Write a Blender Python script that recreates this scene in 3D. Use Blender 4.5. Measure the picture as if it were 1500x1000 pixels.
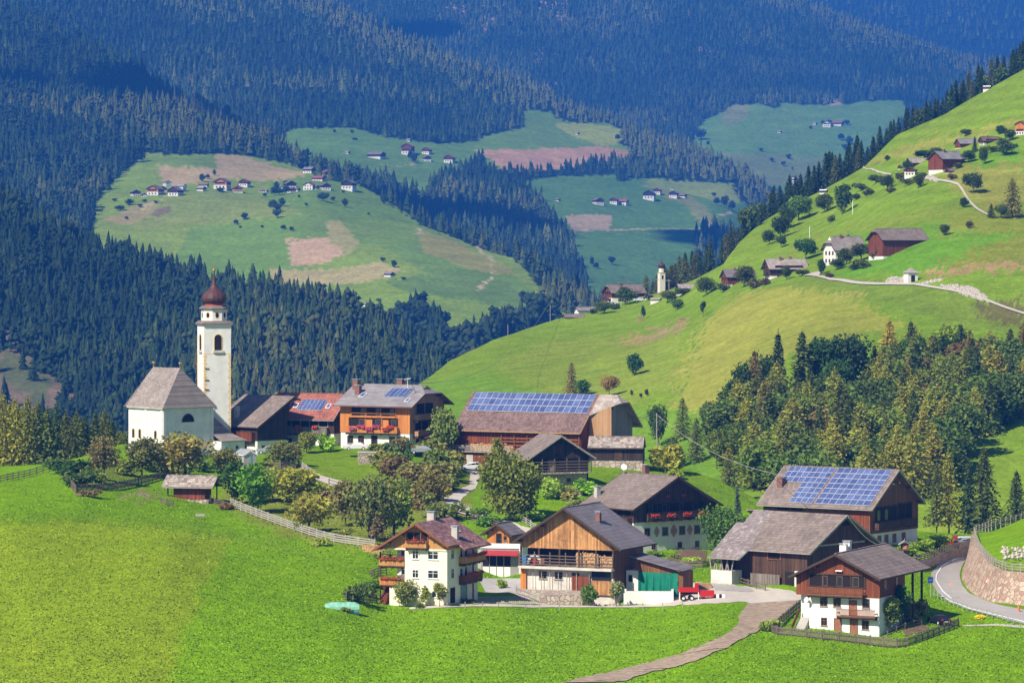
import bpy, math, random
import numpy as np
from mathutils import Vector, Matrix
R = math.radians
random.seed(11); rng = np.random.default_rng(7)
for o in list(bpy.data.objects): bpy.data.objects.remove(o)
scene = bpy.context.scene
COL = scene.collection
# ------------------------------------------------------------ camera
F = 5500.0; HX = 750.0; HY = 360.0          # focal length in photo pixels, vanishing point of the level view axis
cam_d = bpy.data.cameras.new('camera'); cam = bpy.data.objects.new('camera', cam_d); COL.objects.link(cam)
cam.location = (0, 0, 0); cam.rotation_euler = (R(90), 0, 0)
cam_d.sensor_width = 36; cam_d.lens = 36*F/1500; cam_d.shift_y = -(500-HY)/1500
cam_d.clip_start = 1; cam_d.clip_end = 40000
scene.camera = cam
# ------------------------------------------------------------ light
SUN_AZ = R(48)      # the sun stands to the left and this far towards the camera
SUN_EL = R(43)
sv = Vector((-math.cos(SUN_AZ)*math.cos(SUN_EL), -math.sin(SUN_AZ)*math.cos(SUN_EL), math.sin(SUN_EL)))
w = bpy.data.worlds.new('World'); scene.world = w; w.use_nodes = True
nt = w.node_tree; bg = nt.nodes['Background']
sky = nt.nodes.new('ShaderNodeTexSky'); sky.sky_type = 'NISHITA'; sky.sun_disc = False
sky.sun_elevation = SUN_EL; sky.sun_rotation = math.atan2(sv.x, sv.y)
sky.air_density = 1.0; sky.dust_density = 0.6; sky.altitude = 1300
nt.links.new(sky.outputs[0], bg.inputs[0]); bg.inputs[1].default_value = 0.062
sd = bpy.data.lights.new('sun', 'SUN'); sun = bpy.data.objects.new('sun', sd); COL.objects.link(sun)
sd.energy = 5.0; sd.angle = R(0.55); sd.color = (1.0, 0.90, 0.74)
sun.rotation_euler = sv.to_track_quat('Z', 'Y').to_euler(); sun.location = (-300, -100, 400)
scene.view_settings.view_transform = 'Standard'; scene.view_settings.look = 'None'
scene.view_settings.exposure = 0.70; scene.view_settings.gamma = 1
scene.render.engine = 'CYCLES'
try:
    scene.cycles.volume_bounces = 0; scene.cycles.max_bounces = 5; scene.cycles.transparent_max_bounces = 8
    scene.cycles.diffuse_bounces = 2; scene.cycles.glossy_bounces = 2
except Exception: pass

# ------------------------------------------------------------ helpers
def tag(o, label=None, cat=None, group=None, kind=None):
    if label: o['label'] = label
    if cat: o['category'] = cat
    if group: o['group'] = group
    if kind: o['kind'] = kind
    return o
def empty(name, loc, rz=0, label=None, cat=None, group=None):
    o = bpy.data.objects.new(name, None); COL.objects.link(o); o.location = loc; o.rotation_euler = (0, 0, rz)
    o.empty_display_size = 1
    return tag(o, label, cat, group)
def at(px, py, Y): return Vector(((px-HX)/F*Y, Y, (HY-py)/F*Y))
class MB:
    """collects shapes into one mesh"""
    def __init__(s): s.v = []; s.f = []; s.m = []
    def face(s, pts, mi=0):
        n = len(s.v); s.v += [tuple(p) for p in pts]; s.f.append(tuple(range(n, n+len(pts)))); s.m.append(mi)
    def box(s, x0, x1, y0, y1, z0, z1, mi=0):
        n = len(s.v)
        s.v += [(x0,y0,z0),(x1,y0,z0),(x1,y1,z0),(x0,y1,z0),(x0,y0,z1),(x1,y0,z1),(x1,y1,z1),(x0,y1,z1)]
        for q in ((0,3,2,1),(4,5,6,7),(0,1,5,4),(1,2,6,5),(2,3,7,6),(3,0,4,7)):
            s.f.append(tuple(n+i for i in q)); s.m.append(mi)
    def hexa(s, p, mi=0):
        n = len(s.v); s.v += [tuple(q) for q in p]
        for q in ((0,3,2,1),(4,5,6,7),(0,1,5,4),(1,2,6,5),(2,3,7,6),(3,0,4,7)):
            s.f.append(tuple(n+i for i in q)); s.m.append(mi)
    def bar(s, a, b, wd, ht=None, mi=0):
        a = Vector(a); b = Vector(b); ht = ht or wd
        d = (b-a)
        if d.length < 1e-6: return
        d.normalize()
        up = Vector((0,0,1)) if abs(d.z) < .95 else Vector((0,1,0))
        r = d.cross(up).normalized()*wd/2; u = r.cross(d).normalized()*ht/2
        s.hexa([a-r-u, a+r-u, b+r-u, b-r-u, a-r+u, a+r+u, b+r+u, b-r+u], mi)
    def tube(s, a, b, r0, r1=None, n=8, mi=0, cap=True):
        a = Vector(a); b = Vector(b); r1 = r0 if r1 is None else r1
        d = (b-a).normalized(); up = Vector((0,0,1)) if abs(d.z) < .95 else Vector((1,0,0))
        x = d.cross(up).normalized(); y = x.cross(d)
        k = len(s.v)
        for c, r in ((a, r0), (b, r1)):
            for i in range(n):
                t = 2*math.pi*i/n; s.v.append(tuple(c+x*math.cos(t)*r+y*math.sin(t)*r))
        for i in range(n):
            j = (i+1) % n; s.f.append((k+i, k+n+i, k+n+j, k+j)); s.m.append(mi)
        if cap:
            s.f.append(tuple(k+i for i in range(n))); s.m.append(mi)
            s.f.append(tuple(k+n+i for i in reversed(range(n)))); s.m.append(mi)
    def lathe(s, prof, n=16, c=(0,0,0), mi=0, rot=0):
        k = len(s.v)
        for r, z in prof:
            for i in range(n):
                t = 2*math.pi*i/n+rot; s.v.append((c[0]+math.cos(t)*r, c[1]+math.sin(t)*r, c[2]+z))
        for j in range(len(prof)-1):
            for i in range(n):
                a = k+j*n+i; b = k+j*n+(i+1) % n; s.f.append((a, b, b+n, a+n)); s.m.append(mi)
        s.f.append(tuple(k+i for i in reversed(range(n)))); s.m.append(mi)
        e = k+(len(prof)-1)*n; s.f.append(tuple(e+i for i in range(n))); s.m.append(mi)
    def build(s, name, mats, parent=None, smooth=False, loc=None):
        if not s.f: return None
        me = bpy.data.meshes.new(name); me.from_pydata(s.v, [], s.f)
        mats = mats if isinstance(mats, (list, tuple)) else [mats]
        for m in mats: me.materials.append(m)
        if len(mats) > 1: me.polygons.foreach_set('material_index', s.m)
        if smooth: me.polygons.foreach_set('use_smooth', [True]*len(s.f))
        me.update()
        o = bpy.data.objects.new(name, me); COL.objects.link(o)
        if parent is not None: o.parent = parent
        if loc is not None: o.location = loc
        return o
def np_mesh(name, V, T, mat, col=None, smooth=False, quads=False):
    k = 4 if quads else 3
    me = bpy.data.meshes.new(name); me.vertices.add(len(V)); me.vertices.foreach_set('co', np.ascontiguousarray(V, np.float32).ravel())
    me.loops.add(T.size); me.loops.foreach_set('vertex_index', np.ascontiguousarray(T, np.int32).ravel())
    me.polygons.add(len(T)); me.polygons.foreach_set('loop_start', np.arange(0, T.size, k, dtype=np.int32))
    me.polygons.foreach_set('loop_total', np.full(len(T), k, np.int32))
    if smooth: me.polygons.foreach_set('use_smooth', np.ones(len(T), bool))
    if col is not None:
        a = me.color_attributes.new('tint', 'FLOAT_COLOR', 'POINT')
        c = np.ones((len(V), 4), np.float32); c[:, :3] = col; a.data.foreach_set('color', c.ravel())
    me.update(calc_edges=True); me.validate()
    me.materials.append(mat)
    o = bpy.data.objects.new(name, me); COL.objects.link(o); return o
def copy_tree(o, parent=None):
    c = o.copy(); COL.objects.link(c); c.parent = parent
    for ch in list(o.children): copy_tree(ch, c)
    return c
# ------------------------------------------------------------ materials
MATS = {}
def new_mat(name, rough=.8, spec=.3):
    m = bpy.data.materials.new(name); m.use_nodes = True; b = m.node_tree.nodes['Principled BSDF']
    b.inputs['Roughness'].default_value = rough; b.inputs['Specular IOR Level'].default_value = spec
    MATS[name] = m; return m, m.node_tree, b
def N(nt, t, **k):
    n = nt.nodes.new(t)
    for a, v in k.items():
        if a.startswith('i_'): n.inputs[a[2:].replace('_', ' ')].default_value = v
        else: setattr(n, a, v)
    return n
def ramp(nt, fac, stops):
    r = nt.nodes.new('ShaderNodeValToRGB'); e = r.color_ramp.elements
    while len(e) < len(stops): e.new(.5)
    for i, (p, c) in enumerate(stops): e[i].position = p; e[i].color = (*c, 1) if len(c) == 3 else c
    nt.links.new(fac, r.inputs[0]); return r.outputs[0]
def mixc(nt, fac, a, b, mode='MIX'):
    n = nt.nodes.new('ShaderNodeMix'); n.data_type = 'RGBA'; n.blend_type = mode
    for i, v in ((0, fac), (6, a), (7, b)):
        if hasattr(v, 'links') or isinstance(v, bpy.types.NodeSocket): nt.links.new(v, n.inputs[i])
        else: n.inputs[i].default_value = (*v, 1) if isinstance(v, tuple) and len(v) == 3 else v
    return n.outputs[2]
def vscale(nt, vec, s, loc=(0,0,0), rot=(0,0,0)):
    m = nt.nodes.new('ShaderNodeMapping'); m.inputs['Scale'].default_value = s; m.inputs['Location'].default_value = loc; m.inputs['Rotation'].default_value = rot
    nt.links.new(vec, m.inputs[0]); return m.outputs[0]
def noise(nt, vec, sc, det=4, rough=.6, out=0):
    n = nt.nodes.new('ShaderNodeTexNoise'); n.inputs['Scale'].default_value = sc; n.inputs['Detail'].default_value = det; n.inputs['Roughness'].default_value = rough
    if vec is not None: nt.links.new(vec, n.inputs['Vector'])
    return n.outputs[out]
def bump(nt, b, h, strength=.4, dist=.1):
    n = nt.nodes.new('ShaderNodeBump'); n.inputs['Strength'].default_value = strength; n.inputs['Distance'].default_value = dist
    nt.links.new(h, n.inputs['Height']); nt.links.new(n.outputs[0], b.inputs['Normal'])
def sk(c, k): return tuple(min(1, x*k) for x in c)
def mat_plain(name, c, rough=.7, var=.25, sc=1.5, spec=.3, metal=0, bmp=0):
    if name in MATS: return MATS[name]
    m, nt, b = new_mat(name, rough, spec); tc = N(nt, 'ShaderNodeTexCoord').outputs['Object']
    n = noise(nt, tc, sc, 5)
    nt.links.new(ramp(nt, n, [(.25, sk(c, 1-var)), (.75, sk(c, 1+var*.6))]), b.inputs['Base Color'])
    b.inputs['Metallic'].default_value = metal
    if bmp: bump(nt, b, noise(nt, tc, sc*6, 4), bmp, .08)
    return m
def uvec(nt):
    """(x+y, x+y, z) so boards read on walls facing any way"""
    tc = N(nt, 'ShaderNodeTexCoord').outputs['Object']; s = N(nt, 'ShaderNodeSeparateXYZ'); nt.links.new(tc, s.inputs[0])
    a = N(nt, 'ShaderNodeMath', operation='ADD'); nt.links.new(s.outputs[0], a.inputs[0]); nt.links.new(s.outputs[1], a.inputs[1])
    return tc, s, a.outputs[0]
def mat_wood(name, light, dark, board=.22, horiz=False, grime=None, streak=.5):
    """boards with their own tone each, gaps between, weather streaks and grime"""
    if name in MATS: return MATS[name]
    m, nt, b = new_mat(name, .75, .2); tc, s, u = uvec(nt)
    a = s.outputs[2] if horiz else u
    d = N(nt, 'ShaderNodeMath', operation='DIVIDE'); nt.links.new(a, d.inputs[0]); d.inputs[1].default_value = board
    fl = N(nt, 'ShaderNodeMath', operation='FLOOR'); nt.links.new(d.outputs[0], fl.inputs[0])
    fr = N(nt, 'ShaderNodeMath', operation='FRACT'); nt.links.new(d.outputs[0], fr.inputs[0])
    wn = N(nt, 'ShaderNodeTexWhiteNoise', noise_dimensions='1D'); nt.links.new(fl.outputs[0], wn.inputs['W'])
    cb = N(nt, 'ShaderNodeCombineXYZ'); nt.links.new(u, cb.inputs[0]); nt.links.new(s.outputs[2], cb.inputs[2])
    st = noise(nt, vscale(nt, cb.outputs[0], (.35, 1, 5) if horiz else (5, 1, .35)), 1.3, 6, .65)
    mx = N(nt, 'ShaderNodeMath', operation='MULTIPLY_ADD'); nt.links.new(wn.outputs[0], mx.inputs[0]); mx.inputs[1].default_value = .45
    ms = N(nt, 'ShaderNodeMath', operation='MULTIPLY'); nt.links.new(st, ms.inputs[0]); ms.inputs[1].default_value = 1.0
    nt.links.new(ms.outputs[0], mx.inputs[2])
    c = ramp(nt, mx.outputs[0], [(.35, dark), (.95, light)])
    big = noise(nt, vscale(nt, cb.outputs[0], (1, 1, .6)), .45, 4, .7)
    g = grime or sk(dark, .6)
    c = mixc(nt, ramp(nt, big, [(.45, (0,0,0)), (.75, (streak,)*3)]), c, g)
    gap = ramp(nt, fr.outputs[0], [(.0, (.35,)*3), (.09, (1,)*3)])
    c = mixc(nt, 1.0, c, gap, 'MULTIPLY')
    nt.links.new(c, b.inputs['Base Color']); bump(nt, b, gap, .5, .03)
    return m
def mat_roof(name, c, row=.35, colw=.6, var=.3, rough=.75, moss=None, axis='y', spec=.25, line=.45):
    """rows of tiles, shingles or sheets: rows by height, columns along the ridge"""
    if name in MATS: return MATS[name]
    m, nt, b = new_mat(name, rough, spec)
    tc = N(nt, 'ShaderNodeTexCoord').outputs['Object']; s = N(nt, 'ShaderNodeSeparateXYZ'); nt.links.new(tc, s.inputs[0])
    cb = N(nt, 'ShaderNodeCombineXYZ'); nt.links.new(s.outputs[1 if axis == 'y' else 0], cb.inputs[0]); nt.links.new(s.outputs[2], cb.inputs[1])
    br = N(nt, 'ShaderNodeTexBrick'); nt.links.new(cb.outputs[0], br.inputs[0])
    br.inputs['Scale'].default_value = 1; br.inputs['Brick Width'].default_value = colw; br.inputs['Row Height'].default_value = row*.42
    br.inputs['Mortar Size'].default_value = .018; br.inputs['Mortar Smooth'].default_value = .3
    br.inputs['Color1'].default_value = (*sk(c, 1-var), 1); br.inputs['Color2'].default_value = (*sk(c, 1+var), 1); br.inputs['Mortar'].default_value = (*sk(c, line), 1)
    big = noise(nt, vscale(nt, tc, (.6, .6, 1.2)), .5, 6, .7)
    col = mixc(nt, 1, br.outputs[0], ramp(nt, big, [(.3, (.72,)*3), (.7, (1.2,)*3)]), 'MULTIPLY')
    if moss: col = mixc(nt, ramp(nt, noise(nt, tc, 1.1, 8, .75), [(.52, (0,0,0)), (.66, (.8,)*3)]), col, moss)
    nt.links.new(col, b.inputs['Base Color']); bump(nt, b, br.outputs['Fac'], -.5, .04)
    return m
def mat_stone(name, c1, c2, mortar, sc=.9, bmp=.8):
    if name in MATS: return MATS[name]
    m, nt, b = new_mat(name, .9, .2); tc = N(nt, 'ShaderNodeTexCoord').outputs['Object']
    w1 = mixc(nt, .12, tc, noise(nt, tc, 1.5, 3, .5, 1))
    v = N(nt, 'ShaderNodeTexVoronoi'); v.inputs['Scale'].default_value = sc; nt.links.new(w1, v.inputs['Vector'])
    e = N(nt, 'ShaderNodeTexVoronoi', feature='DISTANCE_TO_EDGE'); e.inputs['Scale'].default_value = sc; nt.links.new(w1, e.inputs['Vector'])
    sp = N(nt, 'ShaderNodeSeparateColor'); nt.links.new(v.outputs['Color'], sp.inputs[0])
    c = ramp(nt, sp.outputs[0], [(0, c1), (1, c2)])
    c = mixc(nt, 1, c, ramp(nt, noise(nt, tc, 2.5, 6, .7), [(.3, (.75,)*3), (.7, (1.15,)*3)]), 'MULTIPLY')
    c = mixc(nt, ramp(nt, e.outputs['Distance'], [(.02, (1,)*3), (.07, (0,)*3)]), c, mortar)
    nt.links.new(c, b.inputs['Base Color']); bump(nt, b, ramp(nt, e.outputs['Distance'], [(0, (0,)*3), (.12, (1,)*3)]), bmp, .08)
    return m
# ------------------------------------------------------------ terrain sheets (real depths in metres)
def vnoise(x, y, seed=0):
    """smooth value noise, vectorised"""
    xi = np.floor(x).astype(np.int64); yi = np.floor(y).astype(np.int64); fx = x-xi; fy = y-yi
    fx = fx*fx*(3-2*fx); fy = fy*fy*(3-2*fy)
    def h(a, b):
        n = (a*374761393+b*668265263+seed*974711) & 0x7fffffff
        n = ((n ^ (n >> 13))*1274126177) & 0x7fffffff
        return ((n ^ (n >> 16)) & 0xffff)/65535.0
    return (h(xi, yi)*(1-fx)+h(xi+1, yi)*fx)*(1-fy)+(h(xi, yi+1)*(1-fx)+h(xi+1, yi+1)*fx)*fy
def fbm(x, y, oct=4, seed=0):
    s = 0; a = .5; t = 0
    for o in range(oct): s = s+a*vnoise(x*2**o, y*2**o, seed+o); t += a; a *= .5
    return s/t*2-1
def inpoly(px, py, poly):
    r = np.zeros(np.shape(px), bool); n = len(poly)
    for i in range(n):
        x0, y0 = poly[i]; x1, y1 = poly[(i+1) % n]
        if y0 == y1: continue
        c = ((y0 > py) != (y1 > py)) & (px < (x1-x0)*(py-y0)/(y1-y0)+x0); r ^= c
    return r
def segdist(px, py, line):
    d = np.full(np.shape(px), 1e9)
    for (x0, y0), (x1, y1) in zip(line[:-1], line[1:]):
        dx, dy = x1-x0, y1-y0; t = np.clip(((px-x0)*dx+(py-y0)*dy)/(dx*dx+dy*dy+1e-9), 0, 1)
        d = np.minimum(d, np.hypot(px-x0-t*dx, py-y0-t*dy))
    return d
class Sheet:
    def __init__(s, pts, top, amp=1., wl=60., seed=1):
        P = np.array(pts, float); s.X = P[:, :2]/300.; s.top = top; s.amp = amp; s.wl = wl; s.seed = seed; s.dip = seed == 3
        n = len(P); D = np.linalg.norm(s.X[:, None]-s.X[None], axis=2)
        K = np.where(D > 0, D*D*np.log(D+1e-12), 0)+np.eye(n)*2e-3
        A = np.zeros((n+3, n+3)); A[:n, :n] = K; A[:n, n] = 1; A[:n, n+1:] = s.X; A[n, :n] = 1; A[n+1:, :n] = s.X.T
        s.w = np.linalg.solve(A, np.concatenate([np.log(P[:, 2]), [0, 0, 0]]))
    def Y(s, px, py):
        q = np.stack([np.asarray(px, float)/300, np.asarray(py, float)/300], -1); n = len(s.X)
        D = np.linalg.norm(q[..., None, :]-s.X, axis=-1); K = np.where(D > 0, D*D*np.log(D+1e-12), 0)
        return np.exp(K@s.w[:n]+s.w[n]+q@s.w[n+1:])
    def T(s, px): return np.interp(px, [p[0] for p in s.top], [p[1] for p in s.top])
    def g(s, px, py):
        """points on the ground that the photo pixels (px, py) look at"""
        px = np.asarray(px, float); py = np.asarray(py, float)
        Y = s.Y(px, py); x = (px-HX)/F*Y; z = (HY-py)/F*Y
        if s.dip: z = z-1.9*np.exp(-((x-10.5)/6.5)**2-((Y-563)/4.5)**2)
        return np.stack([x, Y, z+s.amp*fbm(x/s.wl+50, Y/s.wl+50, 4, s.seed)], -1)
    def p(s, px, py, dz=0): v = s.g(px, py); return Vector((v[0], v[1], v[2]+dz))
    def mesh(s, name, mat, x0, x1, dx, ybot, ny, colf, back=(8, 60., 14.), power=1.):
        xs = np.arange(x0, x1+dx, dx); t = np.linspace(0, 1, ny)**power
        tp = s.T(xs); PX = np.repeat(xs[None], ny, 0); PY = ybot+(tp-ybot)*t[:, None]
        V = s.g(PX, PY); C = colf(PX, PY, V)
        nb, bd, bz = back; rows = [V]; crow = [C]
        last = V[-1]
        for k in range(1, nb+1):      # the far side of the crest falls away
            r = last.copy(); r[:, 1] += bd*k; r[:, 2] -= bz*k**1.5; rows.append(r[None]); crow.append(C[-1:])
        V = np.concatenate(rows); C = np.concatenate(crow); h, wd = V.shape[:2]
        i = np.arange(h-1)[:, None]*wd+np.arange(wd-1)[None]; T = np.stack([i, i+1, i+1+wd, i+wd], -1).reshape(-1, 4)
        o = np_mesh(name, V.reshape(-1, 3), T, mat, C.reshape(-1, 3), smooth=True, quads=True)
        return tag(o, kind='structure')
def paint(base, polys, jit=2., seed=3, lines=(), dith=0.):
    rd = np.random.default_rng(seed)
    """own colours of meadows, fields and paths: polygons in photo pixels with slightly uneven edges"""
    def f(PX, PY, V):
        C = np.empty(PX.shape+(3,)); C[:] = base
        m = fbm(V[..., 0]/90, V[..., 1]/90, 3, seed+9)[..., None]
        C = C*(1+.13*m)
        jx = PX+jit*fbm(PX/14, PY/9, 3, seed); jy = PY+jit*.6*fbm(PX/11+31, PY/9, 3, seed+5)
        if dith: jx = jx+rd.normal(0, dith, jx.shape); jy = jy+rd.normal(0, dith*.6, jx.shape)
        for poly, c in polys:
            k = inpoly(jx, jy, poly); C[k] = np.array(c)*(1+.1*m[k])
        for ln, wd, c in lines:
            k = segdist(jx, jy, ln) < wd; C[k] = c
        return C
    return f
def ground_mat(name, sc, fine=1., bmp=.5, dist=.3, rows=0, var=.3):
    m, nt, b = new_mat(name, 1., .0); geo = N(nt, 'ShaderNodeNewGeometry').outputs['Position']
    at_ = N(nt, 'ShaderNodeAttribute', attribute_name='tint').outputs['Color']
    n1 = noise(nt, geo, sc, 8, .72); n2 = noise(nt, geo, sc*.12, 5, .6); n3 = noise(nt, vscale(nt, geo, (1, .4, 1)), sc*7, 5, .8)
    c = mixc(nt, 1, at_, ramp(nt, n1, [(.3, (1-var,)*3), (.7, (1+var,)*3)]), 'MULTIPLY')
    c = mixc(nt, 1, c, ramp(nt, n2, [(.35, (.90, .94, .8)), (.65, (1.10, 1.05, 1.05))]), 'MULTIPLY')
    c = mixc(nt, 1, c, ramp(nt, n3, [(.3, (.68, .72, .7)), (.7, (1.35, 1.28, 1.2))]), 'MULTIPLY')
    nt.links.new(c, b.inputs['Base Color'])
    ad = N(nt, 'ShaderNodeMath', operation='ADD'); nt.links.new(n1, ad.inputs[0]); nt.links.new(n3, ad.inputs[1])
    bump(nt, b, ad.outputs[0], bmp, dist)
    return m
GR = (.148, .285, .006); GR2 = (.085, .225, .010); YG = (.21, .27, .022); DRY = (.33, .29, .085); HAY = (.40, .33, .14); EARTH = (.26, .19, .14)
FORF = (.018, .03, .012)
# --- A: the village hill
topA = [(-300,690),(0,681),(80,678),(130,665),(180,650),(300,640),(420,640),(560,640),(640,648),(760,660),(860,668),(945,672),(1000,683),(1050,702),(1100,727),(1135,745),(1200,768),(1300,776),(1420,782),(1560,790),(1800,800)]
A = Sheet([(-200,1000,450),(0,1000,455),(0,900,500),(0,820,535),(0,755,575),(0,700,650),(0,681,700),(-250,690,700),(130,760,585),(130,700,640),(130,670,690),
 (250,1000,458),(250,900,500),(250,800,555),(250,762,600),(290,738,634),(200,680,685),(240,662,702),(310,655,718),
 (500,1000,465),(500,900,520),(500,840,560),(420,800,585),(540,800,590),(450,740,640),(420,690,680),(450,658,716),(377,668,711),(600,657,709),(497,657,716),(560,720,660),(620,740,640),
 (655,886,540),(567,886,543),(690,874,554),(640,820,590),(690,770,622),(745,868,560),(735,848,588),(710,700,690),(700,686,705),(770,690,692),(851,678,700),(900,674,704),(760,780,612),(800,716,661),(870,716,664),(740,850,586),
 (750,1000,472),(750,930,515),(765,868,566),(850,866,562.5),(830,863.5,568),(790,862.5,572),(880,863,570),(795,884,557),(850,885,557),(905,885,557),(955,884,560),(950,862,567),(928,812,618),(1053,803,629),(900,745,650),(980,700,690),(1050,705,695),(1080,760,660),
 (1050,1000,476),(1050,930,515),(1060,852,576),(1182,866,566),(1110,860,572),(1160,800,606),(1150,740,690),(1288,935,521),(1191,917,528),(1330,911,531),(1330,815,600),(1274,804,602),(1350,797,615),(1200,770,690),
 (1500,1000,478),(1500,930,522),(1480,890,548),(1380,850,585),(1400,822,612),(1420,784,700),(1600,800,650),(1750,1000,470),(1700,880,560),(1750,800,690)], topA, amp=.28, wl=22, seed=3)
def plan(*p): return list(p)
polysA = [
 (plan((-400,1100),(-400,752),(0,756),(120,756),(250,768),(340,782),(300,860),(262,940),(235,1100)), (.200,.29,.014)),      # paler mown half of the meadow
 (plan((-400,757),(0,757),(120,752),(260,762),(400,792),(548,838),(560,846),(400,804),(250,775),(110,764),(-400,766)), (.135,.25,.01)),   # its terrace edge
 (plan((180,724),(205,722),(235,724),(228,729),(190,731)), (.25,.22,.13)),
 (plan((318,742),(345,748),(420,790),(540,805),(600,790),(690,758),(700,700),(560,680),(430,690),(330,700)), (.19,.235,.035)),     # orchard grass
 (plan((430,660),(560,655),(600,680),(600,720),(520,715),(440,690)), (.16,.26,.018)),
 (plan((100,700),(150,680),(260,660),(262,675),(180,700),(118,712)), (.14,.19,.03)),
 (plan((860,690),(950,672),(1060,705),(1140,748),(1060,745),(960,725),(880,715)), (.145,.25,.015)),
 (plan((1195,905),(1185,890),(1170,880),(1183,872),(1200,890),(1260,915),(1320,920),(1330,925),(1240,925)), (.12,.25,.012)),
]
colA = paint(GR, polysA, jit=12, seed=2, dith=7)
gmA = ground_mat('meadow grass', .35, bmp=.55, dist=.35, var=.26)
A.mesh('ground', gmA, -420, 1920, 3.0, 1010, 150, lambda a,b,c: colA(a,b,c), back=(9, 14., 3.4))
# --- B: the right-hand hillside
topB = [(520,640),(560,612),(618,562),(660,530),(720,500),(800,474),(870,456),(930,440),(980,428),(1022,409),(1060,388),(1083,357),(1120,325),(1200,281),(1266,243),(1314,196),(1386,165),(1440,133),(1500,102),(1800,-40)]
B = Sheet([(520,700,900),(600,640,960),(600,800,800),(618,562,1140),(720,500,1240),(700,600,1020),(870,456,1330),(930,440,1350),(900,600,1000),(1000,600,945),(1000,500,1120),(900,520,1140),(1060,388,1290),(1120,325,1400),(1000,700,840),(900,800,760),
 (1200,281,1440),(1266,243,1450),(1150,400,1180),(1200,480,1010),(1150,560,930),(1200,700,820),(1200,800,745),(1300,760,770),(1300,600,900),(1300,480,1000),(1300,390,1110),(1300,300,1250),(1390,240,1290),(1386,165,1450),
 (1500,800,730),(1500,600,890),(1500,480,985),(1500,390,1070),(1500,300,1190),(1500,200,1300),(1500,102,1440),(1700,480,980),(1700,200,1300),(1750,0,1450),(1700,800,730)], topB, amp=1.6, wl=70, seed=8)
BG = (.172,.275,.022)
polysB = [
 (plan((500,700),(618,562),(700,550),(850,590),(1000,600),(1100,560),(1100,800),(500,800)), (.14,.265,.022)),
 (plan((985,600),(1000,520),(1030,470),(1080,430),(1180,415),(1240,430),(1330,480),(1200,500),(1080,560),(1060,600)), (.265,.29,.05)),
 (plan((720,540),(800,500),(900,490),(1000,480),(985,560),(930,600),(800,580)), (.20,.275,.035)),
 (plan((900,500),(950,485),(1010,470),(1000,480),(960,497),(925,508)), (.30,.26,.09)),
 (plan((935,498),(960,485),(1005,468),(1012,468),(985,484),(950,500)), (.33,.23,.16)),
 (plan((1225,345),(1300,340),(1385,330),(1500,318),(1800,290),(1800,380),(1500,380),(1345,400),(1300,405),(1230,410),(1190,408),(1290,380)), (.13,.28,.018)),
 (plan((1350,400),(1380,391),(1500,382),(1800,370),(1800,398),(1500,398),(1400,403),(1360,404)), (.34,.24,.12)),
 (plan((1375,390),(1450,362),(1500,345),(1800,320),(1800,370),(1500,383)), (.20,.24,.03)),
 (plan((1200,405),(1290,412),(1400,432),(1500,460),(1800,500),(1800,560),(1500,500),(1380,470),(1240,430),(1100,425)), (.16,.235,.03)),
 (plan((1215,432),(1260,426),(1270,432),(1240,437),(1220,437)), (.30,.31,.07)),
 (plan((1388,250),(1500,225),(1500,300),(1450,312),(1395,270),(1370,255)), (.25,.27,.05)),
 (plan((1400,240),(1500,205),(1500,235),(1440,246)), (.14,.28,.02)),
 (plan((1130,380),(1180,350),(1290,320),(1390,300),(1400,310),(1350,325),(1210,345),(1150,385)), (.19,.26,.03)),
 (plan((1400,300),(1450,312),(1500,310),(1500,345),(1370,345)), (.22,.27,.035)),
 (plan((1262,243),(1275,232),(1330,215),(1420,190),(1500,170),(1500,182),(1420,200),(1340,225),(1285,240)), (.27,.28,.055)),
 (plan((1420,445),(1500,440),(1500,480),(1440,468)), (.13,.13,.045)),
]
_cB = paint(BG, polysB, jit=12, seed=14, dith=6, lines=[([(988,600),(1000,560),(1022,490),(1035,455)], 1.6, (.10,.22,.02)), ([(978,590),(995,530)], 1.2, (.30,.27,.08))])
def colB(PX, PY, V):
    C = _cB(PX, PY, V)
    st = 1+.10*np.sin(V[..., 2]*1.35+2*fbm(V[..., 0]/60, V[..., 1]/60, 2, 5)); k = (PY < 300)[..., None]
    return np.where(k, C*st[..., None], C)
gmB = ground_mat('hillside grass', .12, bmp=.4, dist=.8, var=.24)
B.mesh('hillside', gmB, 520, 1800, 3.0, 810, 200, colB, back=(9, 26., 9.))
# --- C: wooded slope behind the church
topC = [(-300,160),(-100,245),(0,292),(140,367),(230,392),(310,414),(420,440),(500,458),(560,492),(610,525),(660,562),(720,600),(900,680)]
C_ = Sheet([(-300,640,1900),(0,660,1850),(0,500,2050),(0,292,2400),(-250,200,2500),(300,660,1880),(300,520,2050),(310,414,2260),(500,458,2200),(500,560,2020),(500,660,1880),(660,562,2080),(700,660,1900),(900,700,1900)], topC, amp=9, wl=170, seed=21)
colC = paint(FORF, [(plan((-300,440),(0,465),(30,500),(60,540),(110,575),(118,620),(60,640),(-300,640)), (.16,.125,.085)),
   (plan((0,500),(40,530),(80,560),(60,600),(0,560)), (.10,.12,.05))], jit=8, seed=4)
gmC = ground_mat('forest floor', .05, bmp=.5, dist=2., var=.35)
C_.mesh('forest_hill', gmC, -300, 900, 6, 670, 60, colC, back=(8, 90., 22.))
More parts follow.
